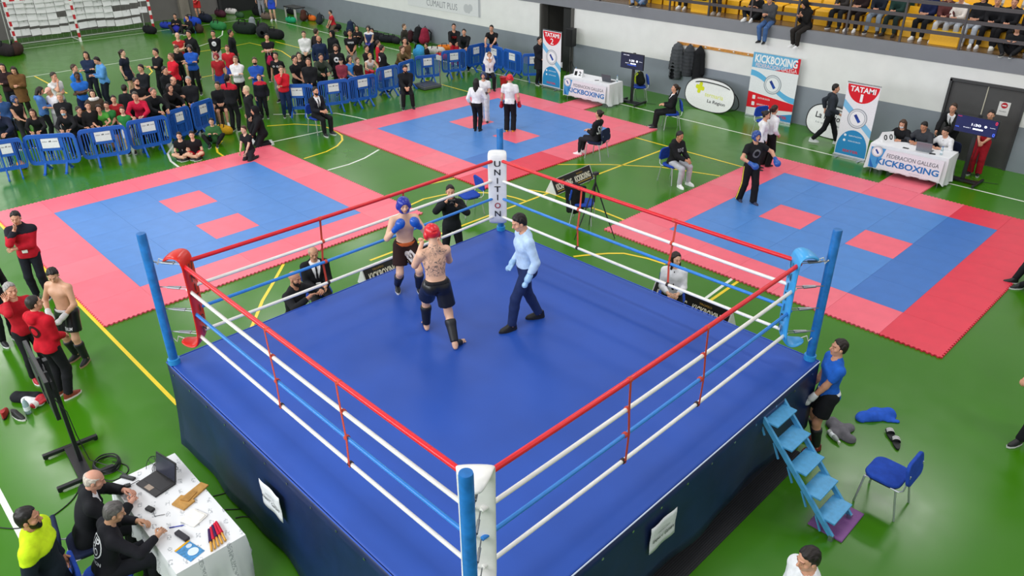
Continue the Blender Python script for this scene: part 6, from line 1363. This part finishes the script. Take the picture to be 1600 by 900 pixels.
# --- right scoring table
seat_person('woman in a white face mask sitting at the left of the right scoring table', (1.72, 7.72, 0), RAD(178), 'chair of the masked woman at the right scoring table', 1.62, 'desk', chair1, top=('long', '#1a1a1e'), hair=('long', '#4a3426'), extra=[('mask', '#e8e8ea')], wd=.9, res=.022)
seat_person('man with a grey hooded jacket sitting in the middle of the right scoring table', (2.25, 7.75, 0), RAD(172), 'chair of the man in the grey hooded jacket at the right scoring table', 1.68, 'desk', chair1, top=('hoodie', '#3a3c42'), hair=('short', H1), skinc=SK3, res=.022)
person('man in a black jacket bending over the right scoring table from behind', (2.50, 8.66, 0), RAD(176), 1.72, 'lean', top=('suit', '#17181b'), hair=('short', '#3a2a20'), res=.022, LH=(-.14, .46, .95), RH=(.14, .46, .95))
seat_person('woman in a white shirt and tie sitting at the right of the right scoring table', (2.78, 7.78, 0), RAD(165), 'chair of the woman in the white shirt at the right scoring table', 1.62, 'desk', chair1, top=('shirt', '#e6e6e8', '#1a1a1c'), hair=('bun', '#17110f'), res=.022, wd=.92)
person('person in red trousers standing behind the lit score screen', (3.42, 8.35, 0), RAD(185), 1.66, 'clasp', top=('tee', '#a01824'), bot=('baggy', '#a81c2a'), hair=('short', H1), shoes=('#17181c', '#c8c8c8'), res=.022)
person('dark figure standing behind the barriers left of the tatami 2 banner', (-10.960, 7.206, 0.), -1.641, 1.68, 'clasp', top=('coat', '#1a1c22'), hair=('short', H1))
person('person at the right edge crouching on the floor beside the right mat', (6.428, 2.810, 0.000), 2.199, 1.6, 'floorknees', top=('long', '#17181b'))
person('person at the right edge stepping into the picture in black trousers and black shoes', (7.609, -2.162, 0.000), 2.548, 1.7, 'walk', top=('long', '#17181b'))

# --- the crowd behind the barriers: label, position, facing, height, pose, top, trousers, hair, skin, extra keywords
def crowd(label, pos, rz, H, pose, top, bot=('trousers', BK), hair=('short', H1), sk=SK1, **k):
    k.setdefault('group', 'spectators and fighters on the hall floor')
    if pose == 'lean': pos = (pos[0]+math.sin(rz)*.06, pos[1]-math.cos(rz)*.06, 0)
    return person(label, pos, rz, H, pose, top=top, bot=bot, hair=hair, skinc=sk, **k)
R_ = .035
CR = [
 ('woman in a black jacket over a red top at the left edge of the hall', (-19.821, -7.638, 0.), -1.903, 1.68, 'folded', T('jacket', '#2a1a1c'), T('trousers', '#16181c'), ('long', H1)),
 ('long-haired woman in a brown coat on the left', (-19.372, -7.437, 0.), -1.990, 1.66, 'phone', T('coat', '#6a4a28'), T('trousers', '#1a1612'), ('long', '#2a1c14')),
 ('girl in a blue headguard and black sleeveless top', (-16.071, -8.315, 0.), -1.117, 1.50, 'clasp', T('vest', '#1a1618'), T('trousers', '#2a2a2e'), ('headguard', '#2c4474')),
 ('dark-haired person in a pale blue hoodie turned to the pink cap', (-16.327, -7.629, 0.), -0.245, 1.58, 'phone', T('hoodie', '#4a76b4'), T('trousers', '#16181c'), ('bob', '#241a18')),
 ('young man in a white t-shirt holding his hand to his mouth', (-17.378, -6.894, 0.), -1.117, 1.70, 'mouth', T('tee', '#d8d6d4'), T('trousers', GY), ('short', '#2a2018')),
 ('person in a pink cap and white t-shirt', (-16.207, -7.340, 0.), -2.688, 1.55, 'phone', T('tee', '#e0dce0'), T('trousers', '#b0aeb0'), ('cap', '#e8b0a0')),
 ('short-haired blond woman in a black jacket behind the masked boy', (-14.930, -7.447, 0.), -2.077, 1.62, 'clasp', T('jacket', '#17181b'), T('trousers', BK), ('short', '#a89878')),
 ('man in a bright blue t-shirt turned to the right', (-17.924, -6.134, 0.), -0.856, 1.72, 'clasp', T('tee', '#2a7ad0'), T('shorts', BK), ('short', H2)),
 ('dark-skinned man in a bright blue t-shirt with folded arms', (-16.862, -6.380, 0.), -1.728, 1.70, 'folded', T('tee', '#2468c4'), T('shorts', '#1a2240'), ('short', '#14100e'), SKD),
 ('long-haired woman in a navy jacket with a white hem', (-19.884, -5.160, 0.), -2.165, 1.68, 'folded', T('jacket', '#1e2c48'), T('trousers', '#161c28'), ('long', '#1e1612')),
 ('man in a light blue jacket holding a white bag', (-18.742, -5.135, 0.), -3.037, 1.70, 'phone', T('jacket', '#5a96d0'), T('trousers', '#161c28'), ('short', H1)),
 ('woman wrapped in a white scarf and brown coat', (-14.970, -6.610, 0.), -1.903, 1.55, 'clasp', T('coat', '#4a3c30'), T('trousers', BK), ('bob', '#241814'), SK2, dict(extra=[('scarf', '#dcd8d4')])),
 ('brown-haired girl in black bending over the barrier', (-14.672, -8.248, 0.), -1.990, 1.48, 'lean', T('long', '#1a1a1c'), T('trousers', BK), ('long', '#3a261a')),
 ('boy in a black hoodie and light blue face mask at the barrier', (-14.292, -7.605, 0.), -2.077, 1.46, 'lean', T('hoodie', '#1b1b1e'), T('trousers', BK), ('short', '#2a201a'), SK1, dict(extra=[('mask', '#a8d0e0')])),
 ('boy in a black sweater looking to the right at the barrier', (-14.282, -7.265, 0.), -1.292, 1.42, 'lean', T('long', '#1a1b1e'), T('trousers', BK), ('short', '#33241a')),
 ('brown-haired boy in black between the masked boy and the green shirts', (-14.150, -7.032, 0.), -1.641, 1.44, 'stand', T('long', '#1c1a1a'), T('trousers', BK), ('short', '#3a2618')),
 ('curly-haired boy in a light green t-shirt with a white ribbon', (-14.128, -6.778, 0.), -1.990, 1.40, 'lean', T('tee', '#4f9a3a'), T('shorts', BK), ('curly', '#33241c'), SK1, dict(extra=[('lanyard', '#e8e8e8')])),
 ('dark-haired boy in a green t-shirt behind the curly-haired boy', (-14.131, -6.568, 0.), -2.077, 1.36, 'clasp', T('tee', '#2f7a3c'), T('shorts', BK), ('short', '#2a1c14')),
 ('boy in a red t-shirt behind the green-shirted boys', (-14.279, -6.305, 0.), -1.903, 1.46, 'clasp', T('tee', '#a8222a'), T('shorts', BK), ('short', '#241a16')),
 ('fair-faced boy in a green football shirt at the barrier', (-13.523, -6.377, 0.), -2.165, 1.30, 'clasp', T('tee', '#2c7a3a'), T('shorts', '#e0e0e0'), ('short', '#4a3424'), SK2),
 ('boy in black turned away behind the red-sweatered man', (-14.888, -5.768, 0.), 0.715, 1.56, 'stand', T('long', '#191a1e'), T('trousers', BK), ('short', '#201814')),
 ('bearded man in a black t-shirt looking right', (-14.794, -5.443, 0.), -1.292, 1.72, 'folded', T('tee', '#17171a'), T('trousers', BK), ('short', H1), SK1, dict(extra=[('beard', '#2a1c16')])),
 ('man in a crimson sweater leaning on the barrier', (-13.673, -5.903, 0.), -2.077, 1.72, 'lean', T('long', '#c0183a'), T('trousers', BK), ('short', '#4a423c')),
 ('man in a black jacket leaning over the barrier to the right', (-13.788, -5.413, 0.), -1.379, 1.72, 'lean', T('jacket', '#17181b'), T('trousers', BK), ('buzz', '#5a4a42')),
 ('child in a red headguard behind the leaning man in black', (-14.199, -5.255, 0.), -0.594, 1.50, 'stand', T('tee', '#2a2224'), T('shorts', BK), ('headguard', '#c02430')),
 ('long-haired person in black bowing over the barrier', (-14.101, -4.828, 0.), -1.292, 1.66, 'lean', T('long', '#191719'), T('trousers', BK), ('bob', '#1e1616')),
 ('balding man in a black jacket with orange sleeves', (-14.470, -4.551, 0.), -1.292, 1.68, 'phone', T('jacket', '#17181b'), T('trousers', BK), ('balding', '#5a4a40'), SK1, dict(extra=[('stripe', '#e8603c')])),
 ('grey-haired man in a black tracksuit jacket at the barrier', (-14.134, -4.207, 0.), -2.165, 1.66, 'clasp', T('jacket', '#1a1b1f'), T('trousers', BK), ('short', '#9a9894'), SK1, dict(extra=[('stripe', '#d8d8d8')])),
 ('dark-haired man in a black jacket with white sleeve stripes', (-15.857, -4.191, 0.), -1.117, 1.68, 'clasp', T('jacket', '#17181b'), T('trousers', BK), ('short', H1), SK1, dict(extra=[('stripe', '#e4e4e4')])),
 ('man in a bright red jacket with a shaved head', (-17.363, -3.354, 0.), -3.037, 1.74, 'folded', T('jacket', '#d01c30'), T('trousers', BK), ('buzz', '#6a4a38'), SK1, dict(wd=1.08)),
 ('man in a black polo sweater with a dark quiff', (-18.436, -3.423, 0.), -2.863, 1.74, 'folded', T('long', '#16171a'), T('trousers', BK), ('short', H1)),
 ('man in a dark sweater with a white collar', (-16.546, -4.635, 0.), -2.688, 1.70, 'clasp', T('long', '#17191f'), T('trousers', BK), ('short', H1), SK1, dict(extra=[])),
 ('girl with a ponytail in a dark dress and skirt', (-19.658, -4.085, 0.), -0.943, 1.62, 'stand', T('tee', '#1c2030'), T('skirt', '#1c2034'), ('pony', '#33221a'), SK2, dict(wd=.9)),
 ('shaven-headed man in a red vest', (-20.859, -1.669, 0.), -1.816, 1.72, 'folded', T('vest', '#b02a2a'), T('shorts', BK), ('bald', ''), SK2),
 ('dark-haired man in a black hoodie behind the blue track jacket', (-20.703, -1.297, 0.), -2.601, 1.76, 'stand', T('hoodie', '#16171a'), T('shorts', '#1a1a1c'), ('short', H1)),
 ('reddish-haired person in black with a white sash', (-19.227, -2.449, 0.), -1.292, 1.62, 'phone', T('long', '#1a1819'), T('trousers', BK), ('short', '#5a2a20'), SK2),
 ('fighter in a black headguard and blue track jacket with folded arms', (-18.460, -2.267, 0.), -2.252, 1.70, 'folded', T('jacket', '#2458b8'), T('trousers', '#16171a'), ('headguard', '#231f24')),
 ('youth in a black sweatshirt with a white round print and white shorts', (-20.616, -0.423, 0.), -2.252, 1.66, 'clasp', T('long', '#131416'), T('shorts', '#dcdcdc'), ('short', '#141a16')),
 ('youth in a black jacket with a white sleeve stripe looking right', (-19.945, -0.054, 0.), -0.681, 1.72, 'stand', T('jacket', '#15171a'), T('trousers', BK), ('short', H1), SK3, dict(extra=[('stripe', '#d8dcd8')])),
 ('fighter in a red headguard, red shirt and blue shorts', (-17.178, -1.937, 0.), -2.339, 1.56, 'stand', T('tee', '#a02028'), T('shorts', '#24408c'), ('headguard', '#8a1c28')),
 ('boy in a red t-shirt and blue shorts', (-18.032, -1.134, 0.), -2.165, 1.58, 'stand', T('tee', '#c02430'), T('shorts', '#3a50b0'), ('short', '#5a2e24')),
 ('woman in a white sweatshirt with folded arms', (-15.780, -1.926, 0.), -2.252, 1.66, 'folded', T('hoodie', '#e2e0e0'), T('trousers', '#1c1818'), ('bun', '#6a5444'), SK2, dict(wd=.95)),
 ('man in a blue jacket and black face mask with folded arms', (-14.888, -1.710, 0.), -2.077, 1.72, 'folded', T('jacket', '#2450a8'), T('trousers', '#1e2a4a'), ('short', '#4a3a2a'), SK1, dict(extra=[('mask', '#17171a')])),
 ('ponytailed woman in a black jacket with red shoulders, seen from behind', (-13.466, -3.328, 0.), 0.628, 1.68, 'clasp', T('jacket', '#16171b'), T('trousers', '#15161a'), ('pony', '#17110f'), SK1, dict(extra=[('yoke', '#c01c30', .36)])),
 ('blond person in a black hoodie looking left', (-12.033, -3.466, 0.), 2.897, 1.62, 'stand', T('hoodie', '#17191c'), T('trousers', '#15161a'), ('short', '#c8b890'), SK2, dict(shoes=('#e8e8e8', '#f0f0f0'))),
 ('child in a black tracksuit with a red collar beside the blue jacket', (-14.109, -2.030, 0.), -2.165, 1.36, 'stand', T('jacket', '#1d1c26'), T('trousers', '#15161a'), ('short', '#4a3426'), SK2, dict(extra=[('yoke', '#c02438', .40)])),
 ('woman in a bright red jacket at the end of the barrier', (-13.738, -1.451, 0.), -1.903, 1.60, 'mouth', T('jacket', '#d02030'), T('trousers', '#1a2c50'), ('short', '#6a5444'), SK2),
 ('person in a black t-shirt with folded arms carrying a crimson bag', (-18.378, 0.583, 0.), -2.077, 1.70, 'folded', T('tee', '#17171a'), T('trousers', '#26181c'), ('short', H1)),
 ('boy in a black t-shirt with two white chest prints', (-15.481, -0.661, 0.), -2.514, 1.64, 'stand', T('tee', '#161618'), T('trousers', '#8a8c8e'), ('short', '#1c1613')),
 ('dark-haired man in a black t-shirt with white sleeves at the barrier', (-14.422, -0.578, 0.), -1.292, 1.68, 'clasp', T('tee', '#151518'), T('trousers', BK), ('short', H1)),
 ('long-haired woman in black between the barrier men', (-14.848, -0.171, 0.), -1.903, 1.66, 'clasp', T('long', '#1c1a1c'), T('trousers', BK), ('long', '#2a1c16'), SK2),
 ('man in a black jacket with white chest print behind the seated judge', (-13.590, -0.554, 0.), -2.252, 1.72, 'clasp', T('jacket', '#17181c'), T('trousers', BK), ('short', '#4a3628')),
 ('woman in a white jacket standing on the court', (-18.060, 1.914, 0.), -2.165, 1.66, 'clasp', T('jacket', '#dcdcda'), T('trousers', '#16171a'), ('bun', '#3a2a20'), SK2),
 ('man in a dark jacket behind the woman in the white jacket', (-17.786, 2.276, 0.), 0.104, 1.74, 'stand', T('jacket', '#241e22'), T('trousers', BK), ('short', '#33261c')),
 ('bald bearded man in a navy jacket', (-16.512, 1.605, 0.), -1.903, 1.74, 'stand', T('jacket', '#1c2a48'), T('trousers', '#1a2030'), ('bald', ''), SK3, dict(extra=[('beard', '#3a281c')])),
 ('woman in an olive jacket bending towards the barrier', (-14.593, 0.473, 0.), -1.816, 1.66, 'lean', T('jacket', '#3a4238'), T('trousers', BK), ('bun', '#2a1e1a')),
 ('person in a black hood standing by the long wall', (-17.223, 2.604, 0.), -2.863, 1.70, 'stand', T('hoodie', '#14161a'), T('trousers', BK), ('hood', '#14161a')),
 ('curly-haired bearded man in a black hoodie with a chest print', (-14.790, 1.220, 0.), -2.252, 1.72, 'stand', T('hoodie', '#15161a'), T('trousers', BK), ('curly', '#3a281e'), SK1, dict(extra=[('beard', '#2a1e18')])),
 ('boy in a black cap and red-patterned jacket at the barrier', (-14.098, 0.937, 0.), -2.252, 1.42, 'clasp', T('jacket', '#8a3444'), T('trousers', BK), ('cap', '#1c1c1e'), SK2),
 ('youth in a black t-shirt with white lettering and clasped hands', (-16.759, 3.083, 0.), -2.165, 1.72, 'clasp', T('tee', '#16161a'), T('trousers', '#9a968e'), ('short', '#1c1613'), SK3),
 ('dark-haired girl in a light blue t-shirt at the barrier', (-14.072, 1.248, 0.), -1.292, 1.44, 'clasp', T('tee', '#3a86d0'), T('trousers', BK), ('bob', '#1e1613')),
 ('brown-haired child in black next to the light blue t-shirt', (-13.947, 1.485, 0.), -1.467, 1.36, 'clasp', T('long', '#2a1c1a'), T('trousers', BK), ('short', '#5a3c28'), SK2),
 ('fair-haired child with red gloves bending over the barrier', (-14.251, 2.188, 0.), -1.816, 1.44, 'lean', T('vest', '#e4dcd8'), T('shorts', RD), ('short', '#c88a5a'), SK2, dict(gloves=('#c8202c', 1.2))),
 ('dark-haired child behind the fair-haired child', (-14.913, 2.526, 0.), -1.292, 1.50, 'clasp', T('long', '#2a2022'), T('trousers', BK), ('short', '#1c1412')),
 ('child in a red jacket behind the black-jacketed man', (-15.376, 3.342, 0.), -0.594, 1.48, 'stand', T('jacket', '#c42436'), T('trousers', '#a01c28'), ('short', '#3a2620')),
 ('man in a black jacket with a round white back print at the barrier', (-14.014, 2.555, 0.), -0.245, 1.62, 'clasp', T('jacket', '#17181b'), T('trousers', BK), ('short', '#2a201a')),
 ('child in a dark helmet and white and blue chest protector', (-17.933, 4.697, 0.), -2.514, 1.54, 'clasp', T('vest', '#2c3c6c'), T('trousers', '#20243a'), ('headguard', '#1a1c22'), SK2, dict(extra=[('yoke', '#e0e0e4', .40)], gloves=('#3a3a98', 1.))),
 ('girl in dark clothes sitting by the long wall', (-21.886, 6.742, 0.), -2.339, 1.55, 'floorknees', T('long', '#1f1c1e'), T('trousers', BK), ('long', '#2a1e18')),
 ('small dark head beside the wall bags', (-20.723, 6.797, 0.), -2.688, 1.6, 'floorknees', T('long', '#17181c'), T('trousers', BK), ('short', H1)),
 ('child in an olive top holding a paper at the barrier', (-14.356, 3.635, 0.), -1.467, 1.48, 'lean', T('long', '#6a5838'), T('trousers', BK), ('short', '#4a3222'), SK2),
 ('dark-haired woman in brown and black behind the olive child', (-14.553, 3.945, 0.), -1.990, 1.62, 'clasp', T('long', '#6a5034'), T('trousers', BK), ('short', '#17110f')),
 ('brown-haired boy in camouflage at the wall', (-17.583, 6.179, 0.), -1.117, 1.45, 'stand', T('jacket', '#33302a'), T('trousers', BK), ('short', '#5a4634'), SK2),
 ('dark-haired boy low behind the barrier by the light blue bag', (-15.112, 5.346, 0.), 2.897, 1.15, 'stand', T('long', '#17181b'), T('trousers', BK), ('short', H1)),
 ('man in a black sweater with red print leaning on the barrier', (-15.155, 6.764, 0.), -2.339, 1.74, 'lean', T('long', '#17171a'), T('trousers', RD), ('short', H1), SK1, dict(lean=22)),
 ('woman in a black jacket with orange cuff leaning beside the red print sweater', (-14.379, 6.613, 0.), -2.426, 1.66, 'lean', T('jacket', '#16171a'), T('trousers', BK), ('bun', '#1c1613'), SK1, dict(lean=24)),
 ('man in a black t-shirt and blue shorts leaning on the corner barrier', (-13.940, 7.631, 0.), -2.601, 1.74, 'lean', T('tee', '#16161a'), T('shorts', '#2a48b0'), ('short', H1), SK1, dict(lean=26)),
 ('child in red kneeling by the wall bags', (-25.390, 7.487, 0.), 2.897, 1.45, 'kneel', T('tee', '#c02430'), T('trousers', '#6a5a4a'), ('short', '#1c1613')),
 ('person in blue shorts and white shoes standing at the far corner', (-30.173, 7.064, 0.000), -2.252, 1.7, 'stand', T('tee', '#2a50b0'), T('shorts', '#2a48c0'), ('short', H1), SK2, dict(shoes=('#e8e8e8', '#f0f0f0'))),
 ('person in grey trousers beside the blue shorts in the far corner', (-31.682, 7.246, 0.000), -2.165, 1.7, 'stand', T('long', '#8a8c90'), T('trousers', '#8a8c94'), ('short', H1)),
 ('person in red shorts and gloves by the end wall', (-33.6, 4.6, 0), -2.339, 1.6, 'clasp', T('tee', '#8a2a2a'), T('shorts', '#c02a2a'), ('short', H2), SK1, dict(gloves=('#c02a2a', 1.1))),
 ('person in black sitting by the end wall beside the goal', (-30.816, 2.262, 0.), -2.165, 1.6, 'floorknees', T('long', '#17181b'), T('trousers', '#2a2a24'), ('short', H1)),
 ('second person in black sitting by the end wall, nearer the blue bag', (-29.969, 2.559, 0.), -2.863, 1.6, 'floorknees', T('long', '#1b1a1e'), T('trousers', BK), ('short', H1)),
 ('girl in an orange and black jacket sitting on the wooden bench', (-14.55, -3.2, 0), -1.990, 1.60, 'sit', T('jacket', '#1a1b20'), T('shorts', BK), ('bun', '#2a1c16'), SK1, dict(shoes=('#ececec', '#f4f4f4'), extra=[('stripe', '#e86a48')], hy=20)),
 ('person in a black hood kneeling at the corner of the left mat', (-11.679, -3.605, 0.), 2.897, 1.66, 'kneel', T('hoodie', '#15161a'), T('trousers', '#15161a'), ('hood', '#15161a'), SK1, dict(shoes=('#e8e8e8', '#f0f0f0'))),
 ('boy in a black t-shirt with a medal ribbon sitting cross-legged beside the left mat', (-12.199, -5.482, 0.), -2.165, 1.38, 'floor', T('tee', '#151518'), T('shorts', BK), ('short', '#241a16'), SK2, dict(extra=[('lanyard', '#e4e4e8')])),
 ('boy in black with red shorts and a white ribbon sitting on the floor', (-12.012, -5.223, 0.), -2.077, 1.40, 'floor', T('tee', '#18161a'), T('shorts', '#b81c2c'), ('short', '#1c1613'), SK2, dict(extra=[('lanyard', '#e8e8e8')])),
 ('dark-haired child in a green and white jacket sitting on the floor', (-12.796, -4.293, 0.), -2.165, 1.40, 'floorknees', T('jacket', '#3a6a3c'), T('trousers', '#1a1a1c'), ('short', '#1c1613'), SK2, dict(extra=[('lanyard', '#e8e0a0')])),
 ('brown-haired boy in a black t-shirt kneeling on the edge of the left mat', (-10.650, -4.432, 0.), -2.776, 1.40, 'kneel', T('tee', '#151518'), T('trousers', '#26262a'), ('short', '#4a3022'), SK2),
 ('person in denim blue at the left edge behind the barriers', (-16.219, -8.626, 0.), -1.641, 1.6, 'clasp', T('jacket', '#2f4f80'), T('trousers', BK), ('short', H1)),
 ('person in a navy jacket leaning at the leftmost barrier', (-14.714, -9.028, 0.), -1.990, 1.66, 'lean', T('jacket', '#1b2136'), T('trousers', BK), ('short', H2)),
]
for c in CR:
    kw = c[9] if len(c) > 9 else {}
    crowd(*c[:9], res=R_, **kw)
for lb, tx, w_, h_, z_, bk in (('youth in a black t-shirt with white lettering and clasped hands', 'VIPER', .24, .07, .36, False), ('man in a black sweater with red print leaning on the barrier', 'OOD', .2, .1, .33, False), ('boy in a black t-shirt with two white chest prints', 'o o', .22, .06, .34, False)):
    garment_print(lb, tx, w_, h_, ink('#c02a30' if 'red print' in lb else '#e0e0e2'), z_, bk)
for lb, bk, r0 in (('youth in a black sweatshirt with a white round print and white shorts', False, .2), ('man in a black jacket with a round white back print at the barrier', True, .5), ('curly-haired bearded man in a black hoodie with a chest print', False, .4)):
    garment_print(lb, '', .18, .18, ink('#e0e0e2'), .32, bk, 0, 'round_print', ring_poly(r0, 1.))
# --- people in the stand
def stander(label, pos, pose, top, bot, hair=('short', H1), rz=math.pi, z=2.762, H=1.66, **k):
    k.setdefault('res', .035); return person(label, (pos[0], pos[1], z), rz, H, pose, top=top, bot=bot, hair=hair, group='spectators in the stand', **k)
def row(px_pos, **k): return (px_pos[0], WY+1.02, 0)
WS = ('#ececec', '#f4f4f4')
stander('spectator in jeans sitting on the slab edge with his legs hanging down', ((-3.433, 9.400, 2.711)[0], WY+.16, 0), dict(pel=(0, 0, .585), LF=(-.10, .34, -.02), RF=(.06, .36, .0), RH=(.05, .32, .78), LH=(-.05, .32, .80), lean=18, hp=18), T('hoodie', '#4a4c50'), T('jeans', '#48689a'), z=2.30, res=.02)
stander('spectator in a black hood sitting on the slab edge, white shoes hanging', ((-2.257, 9.400, 2.853)[0], WY+.16, 0), dict(pel=(0, 0, .585), LF=(-.07, .34, .0), RF=(.09, .34, .02), RH=(.07, .30, .86), LH=(-.05, .32, .90), lean=20, hp=22), T('hoodie', '#1c1a1a'), T('trousers', '#2a2624'), ('hood', '#1c1a1a'), z=2.30, shoes=WS, res=.02, rz=math.pi*.92)
stander('spectator in light jeans and light blue jacket crouching at the left stand edge', ((-8.450, 9.600, 2.763)[0], WY+.42, 0), 'floorknees', T('jacket', '#4a9ad0'), T('jeans', '#7a8aa8'), rz=math.pi*1.05)
stander('spectator in dark trousers standing behind the railing', ((-5.476, 9.700, 2.726)[0], WY+.45, 0), 'stand', T('coat', '#33302e'), T('trousers', '#3a3432'), shoes=('#b0a8a0', '#d0c8c0'))
stander('spectator in black crouching behind the railing, white shoes', ((-4.084, 9.750, 2.781)[0], WY+.5, 0), 'floorknees', T('long', '#1a1a1c'), T('trousers', BK), shoes=WS)
ROW = [('seated spectator in brown trousers and white shoes far left in the stand', (-6.923, 9.930, 2.722), '#2a2420', '#1c1a1a', WS), ('seated spectator with white shoes second from left in the stand', (-6.299, 9.930, 2.990), '#33302e', '#2a2628', WS),
 ('seated spectator in black trousers and black and white shoes', (-1.598, 9.930, 2.777), '#3a3634', '#202226', ('#1a1a1c', '#f0f0f0')), ('seated spectator in dark trousers and white shoe right of the hooded one', (-1.105, 9.930, 2.803), '#2a1c1c', '#1c1416', WS), ('seated spectator in light ripped jeans in the stand', (-0.578, 9.930, 2.781), '#1c2430', '#8a96a4', ('#222226', '#e0e0e0')), ('seated spectator in dark green trousers beside the ripped jeans', (-0.029, 9.930, 2.747), '#1f3a34', '#22302e', ('#2a2420', '#2a2420')),
 ('seated spectator in a navy jacket holding a phone and white shoes', (0.747, 9.930, 3.050), '#1a2348', '#15171c', WS), ('seated spectator in white trousers left of the rail post', (1.214, 9.930, 3.107), '#5a3030', '#c4c6ca', WS), ('seated spectator in light grey jeans and a white top', (1.534, 9.930, 3.180), '#e0d8d0', '#a8aeb8', ('#c8b49a', '#e0d8cc')), ('seated spectator in pale jeans and white shoes at the right rail post', (2.015, 9.930, 2.852), '#1c1c20', '#b8c0ca', WS), ('seated spectator in black trousers and white shoes right of the pale jeans', (2.369, 9.930, 2.803), '#1a1a1e', '#17171a', WS), ('seated spectator in black with white and black shoes near the right edge', (2.773, 9.930, 2.764), '#1a1a1e', '#17171a', ('#e0e0d8', '#f0f0e8'))]
for i, (lb, p, ct, cb, sh) in enumerate(ROW):
    stander(lb, row(p), 'sitfwd' if i % 3 else 'sit', T('jacket' if i % 2 else 'long', ct), T('jeans' if i % 2 else 'trousers', cb), (('short', 'bob', 'short', 'pony')[i % 4], (H1, H2, '#4a3424')[i % 3]), shoes=sh, rz=math.pi+.12*math.sin(i*2))
stander('child in a black sweatshirt peeking through the railing', ((3.137, 9.600, 3.019)[0], WY+.38, 0), 'floorknees', T('long', '#17181b'), T('trousers', BK), H=1.4)
stander('woman in a pink sweater standing at the right end of the stand', ((3.152, 10.000, 3.122)[0]+.1, WY+.75, 0), dict(RH=(.06, .2, 1.4), LH=(-.06, .2, 1.4)), T('long', '#c89ab0'), T('trousers', '#1a181c'), ('long', '#4a1c22'))
stander('spectator in a lime vest sitting in the upper row', ((-0.138, 10.700, 3.537)[0], WY+2.2, 0), 'sit', T('jacket', '#b8e020'), T('trousers', '#1e3a30'), z=3.14); stander('spectator in dark clothes sitting in the upper row above the jeans', ((-3.918, 10.700, 3.171)[0], WY+2.2, 0), 'sit', T('long', '#3a3a40'), T('jeans', '#5a6a80'), z=3.14)
